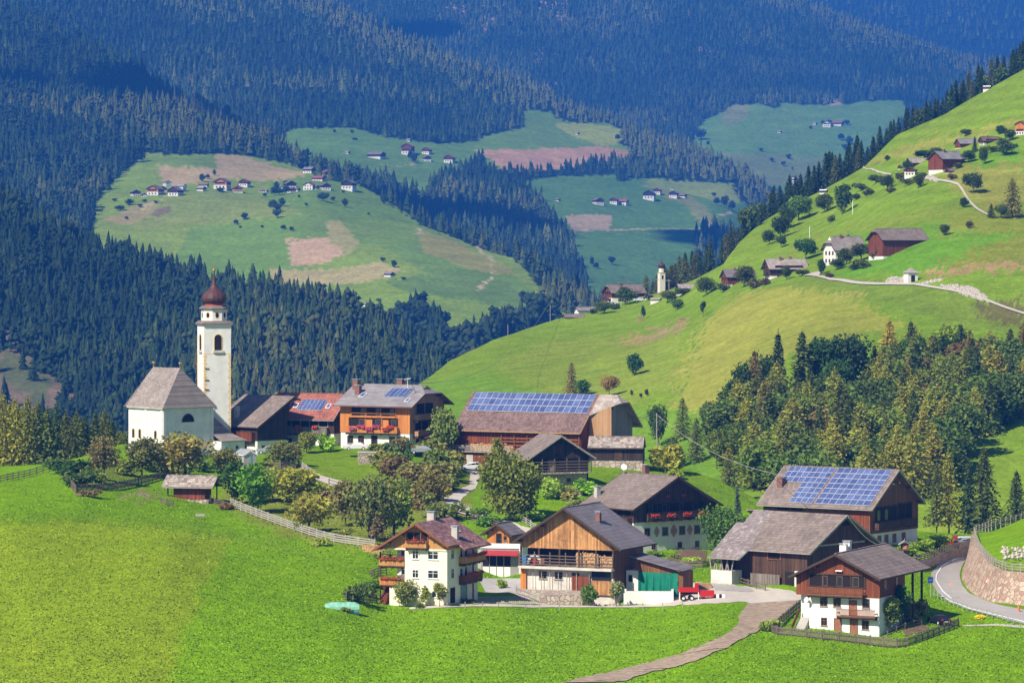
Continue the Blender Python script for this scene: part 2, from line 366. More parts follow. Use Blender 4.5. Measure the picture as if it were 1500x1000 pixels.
# --- D: hamlet hill and the wooded mountain flank it grows from
topD = [(-300,-90),(0,0),(100,52),(213,106),(267,141),(317,165),(383,198),(430,224),(483,251),(520,264),(600,308),(700,353),(800,400),(870,440),(920,470),(1100,560)]
D = Sheet([(-300,-90,5000),(0,0,4800),(-200,300,3300),(0,200,3800),(0,380,3000),(100,52,4600),(213,106,4350),(317,165,4150),(430,224,3900),(150,220,3750),(300,224,3720),(300,275,3460),(300,330,3250),(300,420,2950),(150,300,3350),(100,420,2850),
 (460,275,3500),(460,330,3230),(460,420,2920),(520,264,3650),(600,308,3480),(600,380,3050),(600,450,2780),(700,353,3300),(700,430,2880),(700,480,2700),(800,400,3100),(820,455,2800),(600,600,2350),(850,600,2350),(920,470,2900),(1100,560,2800)], topD, amp=9, wl=260, seed=31)
DG = (.20,.29,.035)
forD = [plan((-320,-110),(0,-20),(110,40),(213,96),(267,131),(317,155),(383,188),(430,214),(483,243),(520,256),(600,300),(700,345),(800,392),(870,430),(930,470),(835,460),(806,440),(776,402),(762,386),(718,366),(680,354),(612,322),(560,290),(528,272),(470,262),(455,248),(420,236),(360,226),(310,223),(215,223),(205,235),(178,250),(158,276),(137,300),(138,330),(100,360),(-320,330)),
        plan((560,515),(570,492),(600,474),(640,484),(665,512),(650,528),(625,530),(622,560),(700,545),(720,600),(540,620)),
        plan((665,525),(690,506),(722,502),(770,482),(812,472),(815,484),(760,505),(700,532))]
polysD = [(p, FORF) for p in forD] + [
 (plan((280,330),(440,315),(520,330),(400,420),(250,380)), (.155,.27,.035)),
 (plan((212,226),(300,225),(315,226),(321,244),(280,242),(200,238)), (.16,.25,.04)),
 (plan((232,240),(321,244),(311,225),(345,226),(400,240),(450,254),(445,260),(380,262),(330,258),(245,268),(235,262)), (.40,.31,.17)),
 (plan((400,262),(460,256),(530,268),(560,290),(620,325),(680,360),(740,395),(820,445),(700,440),(560,360),(440,330),(380,290)), (.15,.25,.04)),
 (plan((200,300),(330,275),(370,290),(440,305),(440,312),(280,325),(190,330)), (.22,.28,.055)),
 (plan((232,304),(250,302),(245,310),(230,316),(222,314)), (.2,.16,.09)),
 (plan((420,345),(482,345),(495,358),(505,368),(470,380),(427,382)), (.46,.33,.21)),
 (plan((475,322),(512,319),(526,355),(510,370),(482,347)), (.33,.32,.12)),
 (plan((395,386),(470,388),(560,380),(590,392),(540,403),(465,408),(398,408)), (.38,.33,.15)),
 (plan((500,320),(560,318),(612,326),(640,345),(560,360),(520,345)), (.17,.27,.04)),
 (plan((610,330),(700,370),(760,400),(700,400),(620,370)), (.27,.27,.07)),
 (plan((150,318),(200,300),(240,295),(215,315),(190,325)), (.30,.27,.11)),
 (plan((560,402),(700,395),(800,440),(790,455),(700,440),(600,425)), (.13,.22,.04)),
]
colD = paint(DG, polysD, jit=3, seed=44, dith=1.6, lines=[([(700,358),(722,385),(718,408),(698,420)], 1.1, (.45,.38,.26)), ([(612,330),(618,338),(608,343)], 1, (.45,.38,.25)), ([(205,305),(240,293),(245,285)], .9, (.42,.36,.2))])
gmD = ground_mat('far meadow', .035, bmp=.35, dist=2., var=.2)
D.mesh('hamlet_hill', gmD, -300, 1100, 4, 640, 190, colD, back=(8, 110., 30.))
# --- E: the spur beyond, with two farms' clearings
topE = [(-450,-560),(100,-260),(330,-60),(420,-30),(500,15),(600,57),(667,88),(767,118),(817,148),(867,167),(917,187),(1000,213),(1067,246),(1110,272),(1160,310),(1300,420)]
E = Sheet([(-450,-540,7600),(-450,100,5600),(100,-250,6600),(330,-50,6300),(300,200,5000),(500,15,6100),(500,150,5300),(450,230,4750),(600,225,4850),(600,300,4350),(667,88,5900),(700,380,3950),(817,148,5700),(780,200,5200),(800,290,4600),(900,290,4700),(900,430,3950),(917,187,5550),(1000,213,5500),(1000,300,4750),(1050,330,4550),(1110,272,5200),(1160,310,5100),(1100,460,4300),(1300,420,4900),(750,450,3700)], topE, amp=14, wl=380, seed=51)
forE_open = [plan((415,205),(430,192),(520,190),(560,205),(640,213),(700,208),(720,200),(716,240),(705,228),(660,250),(640,255),(620,285),(580,270),(500,255),(440,240)),
   plan((695,215),(712,198),(768,185),(768,160),(808,163),(812,172),(850,180),(890,180),(912,190),(908,212),(928,225),(925,233),(870,240),(820,248),(770,248),(730,245),(690,222)),
   plan((765,262),(790,258),(860,255),(900,253),(905,262),(950,258),(985,262),(1030,266),(1072,270),(1085,290),(1100,300),(1105,330),(1090,345),(1060,330),(1045,325),(1020,345),(1010,460),(850,460),(860,420),(850,380),(830,340),(790,285))]
def in_any(px, py, polys):
    r = np.zeros(np.shape(px), bool)
    for p in polys: r |= inpoly(px, py, p)
    return r
EG = (.12,.23,.045)
polysE = [(forE_open[0], EG), (forE_open[1], (.14,.25,.04)), (forE_open[2], (.10,.21,.045)),
 (plan((810,180),(850,180),(912,190),(908,212),(880,215),(840,200)), (.30,.36,.05)),
 (plan((695,220),(800,219),(880,216),(928,226),(925,234),(870,240),(800,249),(740,247)), (.42,.27,.16)),
 (plan((826,313),(897,311),(893,336),(838,336)), (.38,.30,.19)),
 (plan((985,262),(1072,270),(1085,290),(1070,300),(1020,285),(1000,275)), (.24,.30,.06)),
 (plan((960,275),(1000,276),(1030,300),(1050,320),(1020,318),(1005,300),(975,290)), (.2,.23,.07)),
 (plan((950,260),(1030,266),(1045,272),(1000,277),(940,272)), (.2,.27,.06)),
 (plan((1020,312),(1050,322),(1040,328),(1025,322)), (.25,.25,.1)),
]
colE = paint(FORF, polysE, jit=2, dith=1.2, seed=61, lines=[([(892,336),(950,334),(1010,333),(1030,328),(1045,318),(1070,312)], 1.0, (.40,.34,.22)), ([(560,240),(590,243),(620,232)], .8, (.3,.28,.15))])
gmE = ground_mat('far clearing', .02, bmp=.3, dist=3., var=.18)
E.mesh('mountain_spur', gmE, -450, 1300, 4, 470, 180, colE, back=(8, 150., 50.))
# --- G1, G2: the mountains closing the valley
topG = [(-500,-600),(100,-420),(400,-180),(900,-80),(1050,-45),(1150,2),(1200,22),(1290,50),(1400,80),(1500,95),(1900,140)]
G1 = Sheet([(-450,-550,10000),(-450,100,7400),(100,-400,9500),(100,200,6600),(400,-180,9000),(500,100,7200),(700,150,6800),(900,-80,8400),(850,150,6900),(1000,300,6000),(1050,-45,8200),(1100,300,6000),(1200,22,7900),(1170,130,6950),(1170,270,6200),(1330,130,6950),(1400,80,7500),(1300,300,6100),(1500,95,7400),(1500,300,6200),(1900,140,7300),(1900,300,6300)], topG, amp=22, wl=600, seed=71)
openG = plan((1012,262),(1015,205),(1030,172),(1070,150),(1110,145),(1140,150),(1150,140),(1200,140),(1215,138),(1325,133),(1330,165),(1310,185),(1280,215),(1230,240),(1180,265),(1150,285),(1100,275),(1060,240))
colG = paint(FORF, [(openG, (.13,.25,.045)), (plan((1060,150),(1100,146),(1090,170),(1060,180)), (.2,.24,.08)), (plan((1055,225),(1150,220),(1220,225),(1180,265),(1110,270)), (.17,.22,.06)),
    (plan((660,8),(690,20),(680,32),(655,18)), (.30,.22,.18)), (plan((780,0),(830,10),(835,42),(815,40),(790,20)), (.32,.24,.2)), (plan((700,30),(735,30),(730,45),(705,50)), (.26,.2,.16)),
    (plan((780,75),(795,72),(792,92),(784,90)), (.3,.22,.18)), (plan((1015,60),(1050,65),(1050,78),(1015,75)), (.24,.19,.15)), (plan((1195,125),(1215,138),(1240,140),(1225,130),(1205,120)), (.35,.27,.22)),
    (plan((790,115),(815,118),(810,130),(795,128)), (.3,.22,.18))], jit=4, seed=81)
G1.mesh('valley_mountain', gmE, -450, 1900, 6, 330, 110, colG, back=(8, 220., 80.))
topG2 = [(-600,-420),(300,-330),(900,-200),(1500,-150),(2000,-120)]
G2 = Sheet([(-600,-420,12500),(-600,200,9000),(300,-330,12500),(300,100,9300),(900,-200,12000),(900,100,9500),(1500,-150,11500),(1500,200,8700),(2000,-120,11500),(2000,200,8700),(1300,20,9800)], topG2, amp=40, wl=900, seed=91)
G2.mesh('distant_mountain', gmE, -600, 2000, 12, 200, 50, paint(FORF, [], seed=95), back=(5, 300., 90.))

# ------------------------------------------------------------ forests that read as one mass
def conifer_lp(K, m, r, seed, sharp=.45, cols=False):
    """low tree of unit height: stacked ragged skirts"""
    rg = np.random.default_rng(seed); V = []; T = []
    for k in range(K):
        f = k/K; zb = .06+.90*f; zt = min(1.0, zb+1.9/K+.03); rr = r*(1-f)**.85*(.85+.3*rg.random())+.004; a0 = rg.random()*6.28
        n0 = len(V); ox, oy = (rg.random(2)-.5)*rr*.15
        V.append((ox, oy, zt))
        for i in range(m):
            q = rr*((1.0 if i % 2 == 0 else sharp)+.6*(rg.random()-.5)); t = a0+6.283*i/m
            V.append((math.cos(t)*q, math.sin(t)*q, zb-(.035 if i % 2 == 0 else 0)+.06*rg.random()))
        for i in range(m): T.append((n0, n0+1+i, n0+1+(i+1) % m))
    return np.array(V), np.array(T)
def bushy_lp(m, seed):
    rg = np.random.default_rng(seed); V = []; T = []
    for k in range(m):
        c = np.array([rg.normal(0, .12), rg.normal(0, .12), .25+.6*rg.random()]); s = .07+.05*rg.random(); n0 = len(V)
        for d in ((1,0,0),(0,1,0),(-1,0,0),(0,-1,0),(0,0,1),(0,0,-.8)): V.append(c+np.array(d)*s*(.7+.6*rg.random()))
        for a, b in ((0,1),(1,2),(2,3),(3,0)): T.append((n0+a, n0+b, n0+4)); T.append((n0+b, n0+a, n0+5))
    return np.array(V), np.array(T)
def fol_mat(name, sc=1., transl=.0):
    m, nt, b = new_mat(name, .9, .08)
    a = N(nt, 'ShaderNodeAttribute', attribute_name='tint').outputs['Color']; geo = N(nt, 'ShaderNodeNewGeometry').outputs['Position']
    c = mixc(nt, 1, a, ramp(nt, noise(nt, geo, sc, 3, .7), [(.3, (.65,)*3), (.7, (1.3,)*3)]), 'MULTIPLY')
    nt.links.new(c, b.inputs['Base Color'])
    return m
fm_far = fol_mat('forest foliage', .25)
def forest(name, sheet, n, region, H, variants, cols, label, cat='forest', seed=5, hv=.4, dz=-1., clump=.5, crest=0.):
    """n trees on jittered spots inside the picture-space footprint; region(px,py)->mask"""
    rg = np.random.default_rng(seed); (x0, x1, y0, y1), fn = region
    sx = math.sqrt((x1-x0)*(y1-y0)/n); px, py = np.meshgrid(np.arange(x0, x1, sx*1.25), np.arange(y0, y1, sx*.8))
    px = px+(rg.random(px.shape)-.5)*sx*1.5; py = py+(rg.random(py.shape)-.5)*sx*1.0
    px = px.ravel(); py = py.ravel(); k = fn(px, py) & (py > sheet.T(px)-1); px = px[k]; py = py[k]
    P = sheet.g(px, py); P[:, 2] += dz; n = len(P)
    cl = fbm(P[:, 0]/120, P[:, 1]/160, 3, seed)
    h = H*(1+hv*(rg.random(n)*1.6-.9)+.15*cl); yaw = rg.random(n)*6.283; wd = h*(.85+.35*rg.random(n))
    crest_lit = np.clip(1-(py-sheet.T(px))/46., 0, 1)*crest  # crest trees lighter: ridge sunlight put into colour, along with yellowish larches
    ci = np.clip((.5+crest_lit+clump*cl+.45*(rg.random(n)-.5))*len(cols), 0, len(cols)-1).astype(int); Cc = np.array(cols)[ci]*(.75+.5*rg.random((n, 1)))
    vi = rg.integers(0, len(variants), n); Vs = []; Ts = []; Cs = []; off = 0
    for q, (V, T) in enumerate(variants):
        s = np.where(vi == q)[0]
        if len(s) == 0: continue
        c, sn = np.cos(yaw[s]), np.sin(yaw[s])
        X = (V[None, :, 0]*c[:, None]-V[None, :, 1]*sn[:, None])*wd[s][:, None]+P[s, 0][:, None]
        Yy = (V[None, :, 0]*sn[:, None]+V[None, :, 1]*c[:, None])*wd[s][:, None]+P[s, 1][:, None]
        Z = V[None, :, 2]*h[s][:, None]+P[s, 2][:, None]
        Vs.append(np.stack([X, Yy, Z], -1).reshape(-1, 3)); Ts.append((T[None]+np.arange(len(s))[:, None, None]*len(V)+off).reshape(-1, 3))
        Cs.append(np.repeat(Cc[s], len(V), 0)*np.tile(.72+.55*rg.random((len(V), 1)), (len(s), 1))); off += len(s)*len(V)
    o = np_mesh(name, np.concatenate(Vs), np.concatenate(Ts), fm_far, np.concatenate(Cs))
    print(name, n); return tag(o, label, cat, kind='stuff')
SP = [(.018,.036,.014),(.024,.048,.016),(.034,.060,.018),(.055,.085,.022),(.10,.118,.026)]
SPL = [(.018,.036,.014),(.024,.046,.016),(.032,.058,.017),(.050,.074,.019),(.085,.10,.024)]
v3 = [conifer_lp(4, 6, .25, s) for s in range(5)]; v2 = [conifer_lp(6, 8, .235, s+9) for s in range(6)]; v1 = [conifer_lp(10, 11, .205, s+30) for s in range(7)]
bl = [bushy_lp(34, s) for s in range(4)]
def TT(s, k=2): return lambda x, y: y > s.T(x)-k
clr = plan((-300,440),(0,470),(28,505),(60,545),(110,580),(112,615),(60,640),(-300,640))
nocl = lambda x, y: ~(inpoly(x, y, clr) & (vnoise(x/7, y/7, 3) < .82))
forest('forest', C_, 9500, ((-250, 760, 200, 665), lambda x, y: TT(C_)(x, y) & nocl(x, y)), 19, v1+v1+bl[:2], SPL, 'dark conifer forest covering the slope behind the church', seed=1, dz=-1.5)
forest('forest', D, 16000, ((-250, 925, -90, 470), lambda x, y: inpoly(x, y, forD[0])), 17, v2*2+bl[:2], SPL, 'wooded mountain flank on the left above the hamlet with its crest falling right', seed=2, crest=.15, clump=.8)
forest('forest', D, 900, ((540, 830, 440, 620), lambda x, y: in_any(x, y, forD[1:])), 24, v2+bl*2, SPL, 'valley wood below the hamlet meadows behind the village roofs', seed=3)
closedE = lambda x, y: ~in_any(x, y, forE_open)
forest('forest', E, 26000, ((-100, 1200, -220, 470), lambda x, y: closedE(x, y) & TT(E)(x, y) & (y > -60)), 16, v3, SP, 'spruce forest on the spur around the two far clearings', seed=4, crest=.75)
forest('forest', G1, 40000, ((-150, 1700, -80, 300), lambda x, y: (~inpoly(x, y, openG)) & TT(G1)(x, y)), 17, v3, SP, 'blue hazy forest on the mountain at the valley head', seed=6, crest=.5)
forest('forest', G2, 9000, ((100, 1700, -90, 200), TT(G2)), 24, v3[:3], SP, 'hazy forest on the most distant mountain', seed=7)
# ------------------------------------------------------------ materials of the village
M = {}
M['plaster'] = mat_plain('white lime plaster', (.80, .79, .76), .85, .20, .45, bmp=.15)
M['cream'] = mat_plain('cream render', (.84, .78, .64), .85, .06, .35, bmp=.1)
M['oldplaster'] = mat_plain('stained plaster', (.62, .59, .54), .9, .35, .5, bmp=.4)
M['concrete'] = mat_plain('concrete', (.46, .44, .42), .9, .22, .5, bmp=.3)
M['darkwood'] = mat_wood('dark weathered boards', (.115, .062, .040), (.035, .020, .015), .24)
M['blackwood'] = mat_wood('blackened boards', (.060, .042, .034), (.020, .014, .012), .24)
M['redwood'] = mat_wood('red brown boards', (.26, .075, .030), (.085, .026, .014), .2)
M['orangewood'] = mat_wood('new larch boards', (.62, .25, .065), (.42, .14, .035), .22, streak=.15, grime=(.30,.12,.04))
M['barnfront'] = mat_wood('sunburnt spruce boards', (.66, .35, .14), (.26, .11, .045), .26, streak=.95, grime=(.09, .04, .022))
M['tanwood'] = mat_wood('pale larch boards', (.50, .31, .16), (.36, .20, .10), .22, streak=.3, grime=(.24,.13,.07))
M['honeywood'] = mat_wood('honey boards', (.55, .29, .10), (.40, .18, .055), .2, streak=.2, grime=(.28,.12,.05))
M['palewood'] = mat_wood('grey silver boards', (.36, .29, .23), (.20, .15, .12), .24, streak=.4)
M['greywood'] = mat_wood('old grey boards', (.27, .23, .20), (.10, .08, .07), .2, streak=.4)
M['gablebrown'] = mat_wood('brown larch boards', (.24, .11, .045), (.09, .042, .022), .22, streak=.6, grime=(.07,.035,.02))
M['beam'] = mat_plain('dark beam', (.075, .045, .03), .8, .3, 2)
M['redbeam'] = mat_plain('red brown beam', (.24, .09, .04), .8, .3, 2)
M['greybeam'] = mat_plain('silver grey rail', (.36, .32, .28), .85, .35, 2)
M['fence'] = mat_plain('weathered fence wood', (.17, .13, .11), .85, .4, 2)
M['shingle'] = mat_roof('grey larch shingles', (.30, .255, .235), .5, .35, .25, .9)
M['shingle2'] = mat_roof('old rough shingles', (.34, .29, .26), .8, .5, .45, .9, moss=(.16, .13, .10))
M['slate'] = mat_roof('grey brown roof tiles', (.225, .180, .160), .8, .45, .2, .7)
M['sheet'] = mat_roof('grey sheet roof', (.27, .255, .265), .7, 1.8, .1, .55)
M['redtile'] = mat_roof('red roof tiles', (.34, .125, .095), .7, .4, .25, .7)
M['mixtile'] = mat_roof('mottled red and grey tiles', (.29, .155, .145), .7, .5, .5, .65)
M['browntile'] = mat_roof('brown roof tiles', (.19, .125, .115), .7, .4, .3, .7)
M['violet'] = mat_roof('violet grey ribbed roof', (.205, .178, .185), 1.0, 3., .08, .5, line=.3)
M['lightroof'] = mat_roof('pale patched roof', (.38, .33, .30), .9, .7, .2, .85, moss=(.24, .20, .18))
M['patchroof'] = mat_roof('patchy worn roof', (.24, .20, .20), .7, .5, .2, .8, moss=(.50, .46, .44))
M['glass'] = mat_plain('window glass', (.02, .025, .035), .12, .3, .5, spec=.6)
M['dark'] = mat_plain('dark recess', (.018, .013, .011), .95, .3, .7)  # shade inside openings put into a near-black colour; also doors and iron
M['white'] = mat_plain('white paint', (.8, .8, .78), .6, .05, 1)
M['wframe'] = mat_plain('brown window frame', (.20, .10, .05), .7, .3, 2)
M['door'] = mat_plain('red brown door', (.30, .12, .07), .7, .25, 1)
M['teal'] = mat_plain('faded teal paint', (.16, .36, .34), .6, .15, 1)
M['stone'] = mat_stone('rubble stone', (.36, .29, .24), (.55, .47, .40), (.24, .2, .17), 1.6)
M['redstone'] = mat_stone('reddish stone blocks', (.32, .20, .15), (.56, .44, .34), (.25, .2, .16), 1.5)
M['brick'] = mat_plain('chimney brick', (.22, .11, .09), .85, .3, 3)
M['metal'] = mat_plain('zinc sheet', (.62, .63, .65), .35, .1, 1, metal=.6)
M['copper'] = mat_plain('weathered red shingled dome', (.095, .042, .04), .55, .5, 1.6)
M['rooftin'] = mat_plain('red painted tin', (.42, .07, .05), .5, .2, 1)
M['gold'] = mat_plain('gilded ball', (.95, .60, .12), .25, .1, 1, metal=.9)
M['ochre'] = mat_plain('ochre quoin paint', (.80, .56, .22), .85, .2, 1.2)
M['fred'] = mat_plain('red geraniums', (.62, .04, .035), .7, .5, 4)
M['fpink'] = mat_plain('pink geraniums', (.62, .06, .20), .7, .5, 4)
M['cell'], nt_, b_ = new_mat('solar cells', .32, .35)
tc_ = N(nt_, 'ShaderNodeTexCoord').outputs['Object']
nt_.links.new(mixc(nt_, 1, (.085, .125, .28), ramp(nt_, noise(nt_, tc_, .6, 2), [(.3, (.7, .7, .8)), (.7, (1.25, 1.2, 1.15))]), 'MULTIPLY'), b_.inputs['Base Color'])
oi_ = N(nt_, 'ShaderNodeObjectInfo'); l_ = b_.inputs['Base Color'].links[0].from_socket; nt_.links.new(mixc(nt_, 1, l_, ramp(nt_, oi_.outputs['Random'], [(0, (.72, .75, .85)), (1, (1.2, 1.15, 1.1))]), 'MULTIPLY'), b_.inputs['Base Color'])
M['alu'] = mat_plain('aluminium frame', (.70, .72, .76), .45, .05, 1)
M['hay'] = mat_plain('split firewood ends', (.55, .33, .16), .9, .5, 5)
M['tarp'] = mat_plain('green tarpaulin', (.01, .20, .13), .45, .25, 1.2, bmp=.5)
M['red'] = mat_plain('red machine paint', (.50, .02, .015), .4, .15, 2)
M['blue'] = mat_plain('blue plastic', (.03, .20, .55), .4, .1, 2)
M['asphalt'] = mat_plain('asphalt', (.38, .36, .345), .95, .15, .6, bmp=.3)
M['gravel'] = mat_plain('pale gravel', (.52, .47, .41), .95, .18, .7, bmp=.5)
M['dirt'] = mat_plain('stony dirt', (.36, .275, .20), .95, .5, 1.1, bmp=.7)
M['tyre'] = mat_plain('rubber', (.02, .02, .02), .8, .2, 3)
M['fresco1'] = mat_plain('painted medallion', (.50, .30, .24), .85, .55, 3)
M['soil'] = mat_plain('garden soil', (.16, .10, .07), .95, .35, 1, bmp=.8)
M['greywall'] = mat_plain('grey render', (.30, .285, .28), .9, .2, .5)
M['blue awning'] = mat_plain('red awning cloth', (.38, .035, .04), .7, .15, 1)

def slab(mb, poly, t, mi=0):
    """planar polygon (top surface) with thickness t below it"""
    P = [Vector(p) for p in poly]; n = (P[1]-P[0]).cross(P[2]-P[0]).normalized()
    if n.z < 0: P.reverse(); n = -n
    Q = [p-n*t for p in P]; k = len(P)
    mb.face(P, mi); mb.face(list(reversed(Q)), mi)
    for i in range(k):
        j = (i+1) % k; mb.face([P[i], Q[i], Q[j], P[j]], mi)
class House:
    """local frame: gable front at y=0 facing -y, x from -W/2 to W/2, ridge along y to L, z=0 at the reference corner"""
    def __init__(s, name, label, cat, sheet, px, py, rz, W, L, hw, pitch, ref='fl', Y=None, group=None, h1=0, lower='plaster', upper=None, roof='slate', ov=.8, ovr=None, of=1., ob=.6, hip=0, hipb=0, t=.22, base=3., ridge_dx=0, edge='beam', smooth=False, front_h1=None):
        p = sheet.p(px, py) if Y is None else at(px, py, Y)
        rz = R(rz); lx = -W/2 if ref == 'fl' else W/2
        c = p-Matrix.Rotation(rz, 3, 'Z')@Vector((lx, 0, 0))
        s.o = empty(name, c, rz, label, cat, group); s.W, s.L, s.hw, s.k = W, L, hw, math.tan(R(pitch)); s.h1 = h1; s.sc = F/p.y; s.base = base
        s.zr = hw+W/2*s.k; s.of, s.ob = of, ob; s.ov = ov; s.ovr = ov if ovr is None else ovr
        if not upper: h1 = s.h1 = hw+99
        low = min(h1, hw); mb = MB(); w2 = W/2
        if h1 > hw: # plaster all the way including gables
            for (y, fl) in ((0, 1), (L, 0)):
                q = [(-w2, y, -base), (w2, y, -base), (w2, y, hw), (0, y, s.zr), (-w2, y, hw)]
                mb.face(q if fl else q[::-1])
            mb.face([(-w2,L,-base),(-w2,0,-base),(-w2,0,hw),(-w2,L,hw)]); mb.face([(w2,0,-base),(w2,L,-base),(w2,L,hw),(w2,0,hw)])
            mb.face([(-w2,0,-base),(-w2,L,-base),(w2,L,-base),(w2,0,-base)])
            mb.build('wall', M[lower], s.o)
        else:
            mb.box(-w2, w2, 0, L, -base, h1); mb.build('wall', M[lower], s.o)
            e = .10; a = w2+e; u = MB(); z0 = h1; kk = s.k
            zt = hw
            for (y, fl) in ((-e, 1), (L+e, 0)):
                q = [(-a, y, z0), (a, y, z0), (a, y, zt), (0, y, s.zr+e*kk), (-a, y, zt)]
                u.face(q if fl else q[::-1])
            u.face([(-a,L+e,z0),(-a,-e,z0),(-a,-e,zt),(-a,L+e,zt)]); u.face([(a,-e,z0),(a,L+e,z0),(a,L+e,zt),(a,-e,zt)])
            u.face([(-a,-e,z0),(-a,L+e,z0),(a,L+e,z0),(a,-e,z0)])
            u.build('boarding', M[upper], s.o)
        s.roof_obj = None
        if roof: s.roof(roof, t, hip, hipb, edge)
    def rz_at(s, x): return s.zr-abs(x)*s.k+.06
    def roof(s, mat, t, hip, hipb, edge):
        k = s.k; yf = -s.of; yb = s.L+s.ob; zr = s.zr+.08; mb = MB(); eb = MB()
        for sg, ov in ((-1, s.ov), (1, s.ovr)):
            a = s.W/2+ov; P = [(sg*a, yf, zr-a*k), (sg*a, yb, zr-a*k)]
            if hipb: P += [(sg*hipb, yb, zr-hipb*k), (0, yb-hipb*.8, zr)]
            else: P += [(0, yb, zr)]
            if hip: P += [(0, yf+hip*.8, zr), (sg*hip, yf, zr-hip*k)]
            else: P += [(0, yf, zr)]
            slab(mb, P, t)
            h0 = hip if hip else 0
            for yy, hh in ((yf-.04, hip), (yb+.04, hipb)):
                eb.bar((sg*(a+.02), yy, zr-a*k-.16), (sg*hh, yy, zr-hh*k-.16), .10, .30)
            eb.bar((sg*(a+.05), yf, zr-a*k-.14), (sg*(a+.05), yb, zr-a*k-.14), .12, .16)
        if hip:
            slab(mb, [(-hip, yf, zr-hip*k), (hip, yf, zr-hip*k), (0, yf+hip*.8, zr)], t); eb.bar((-hip, yf-.03, zr-hip*k-.1), (hip, yf-.03, zr-hip*k-.1), .1, .2)
        if hipb: slab(mb, [(-hipb, yb, zr-hipb*k), (hipb, yb, zr-hipb*k), (0, yb-hipb*.8, zr)], t)
        s.roof_obj = mb.build('roof', M[mat], s.o)
        rc = MB(); y0 = yf+hip*.8; y1 = yb-hipb*.8; n = max(3, int((y1-y0)/.45))
        for i in range(n):
            rc.box(-.13, .13, y0+(y1-y0)*i/n+.01, y0+(y1-y0)*(i+.93)/n, zr-.06, zr+.07+.02*(i % 2))
        rc.build('ridge_cap', M[mat], s.roof_obj)
        eb.build('barge_board', M[edge], s.roof_obj)
        # purlin ends under the gable overhang
        if s.of > .7:
            for x in (-s.W/2+.15, -s.W/4, 0, s.W/4, s.W/2-.15):
                if abs(x) < hip: continue
                p = MB(); p.box(x-.1, x+.1, yf+.1, .1, s.zr-abs(x)*k-t-.32, s.zr-abs(x)*k-t-.06); p.build('purlin', M['beam'], s.roof_obj)
    # u runs left to right as seen from outside, v up, d outwards
    def pt(s, f, u, v, d):
        w = s.W/2
        if f == 'f': return (-w+u, -d, v)
        if f == 'r': return (w+d, u, v)
        if f == 'l': return (-w-d, s.L-u, v)
        return (w-u, s.L+d, v)
    def fb(s, mb, f, u0, u1, v0, v1, d0, d1, mi=0):
        a = s.pt(f, u0, v0, d0); b = s.pt(f, u1, v1, d1)
        mb.box(min(a[0],b[0]), max(a[0],b[0]), min(a[1],b[1]), max(a[1],b[1]), min(a[2],b[2]), max(a[2],b[2]), mi)
    def win(s, f, u, v, w=.9, h=1.1, frame='wframe', d=.0, sill=True, bars=2, flower=None, surround=None, glass='glass', name='window'):
        """window centred at u with its bottom at v; d = how far the wall face stands out"""
        g = MB(); s.fb(g, f, u-w/2, u+w/2, v, v+h, d-.05, d+.02); wi = g.build(name, M[glass], s.o)
        fr = MB(); b = .08
        for a, c, e, q in ((u-w/2-b, u-w/2, v-b, v+h+b), (u+w/2, u+w/2+b, v-b, v+h+b), (u-w/2, u+w/2, v-b, v), (u-w/2, u+w/2, v+h, v+h+b)):
            s.fb(fr, f, a, c, e, q, d-.03, d+.06)
        for i in range(1, bars): x = u-w/2+w*i/bars; s.fb(fr, f, x-.03, x+.03, v, v+h, d, d+.045)
        if h > .9: s.fb(fr, f, u-w/2, u+w/2, v+h*.62, v+h*.62+.05, d, d+.043)
        fr.build('frame', M[frame], wi)
        if surround:
            q = MB(); c = .2
            for a0, a1, b0, b1 in ((u-w/2-c, u-w/2-b, v-c, v+h+c), (u+w/2+b, u+w/2+c, v-c, v+h+c), (u-w/2-b, u+w/2+b, v-c, v-b), (u-w/2-b, u+w/2+b, v+h+b, v+h+c)): s.fb(q, f, a0, a1, b0, b1, d-.02, d+.03)
            q.build('surround', M[surround], wi)
        if sill:
            q = MB(); s.fb(q, f, u-w/2-.15, u+w/2+.15, v-b-.07, v-b, d-.02, d+.16); q.build('sill', M['white' if frame == 'white' else 'greybeam'], wi)
        if flower: s.flowers(f, u-w/2-.05, u+w/2+.05, v-.05, d+.1, flower, wi)
        return wi
    def flowers(s, f, u0, u1, v, d, mat, parent=None, size=.085, dens=16):
        mb = MB(); s.fb(mb, f, u0, u1, v-.22, v-.02, d, d+.2, 1)
        n = max(6, int((u1-u0)*dens*2)); 
        for i in range(n):
            u = random.uniform(u0-.05, u1+.05); vv = v+random.uniform(-.28, .28); dd = d+random.uniform(.0, .34); c = Vector(s.pt(f, u, vv, dd)); r = size*random.uniform(.7, 1.4)
            mi = 0 if random.random() < .72 else 2
            A_ = Vector((random.uniform(-1,1), random.uniform(-1,1), random.uniform(-1,1))).normalized()*r; B_ = A_.cross(Vector((random.uniform(-1,1), random.uniform(-1,1), random.uniform(-1,1)))).normalized()*r
            C_v = A_.cross(B_).normalized()*r
            for sg in (1, -1): mb.face([c-A_, c-B_, c+C_v*sg]+[], mi); mb.face([c-B_, c+A_, c+C_v*sg], mi); mb.face([c+A_, c+B_, c+C_v*sg], mi); mb.face([c+B_, c-A_, c+C_v*sg], mi)
        return mb.build('flower_box', [M[mat], M['wframe'], M['leafgreen']], parent or s.o)
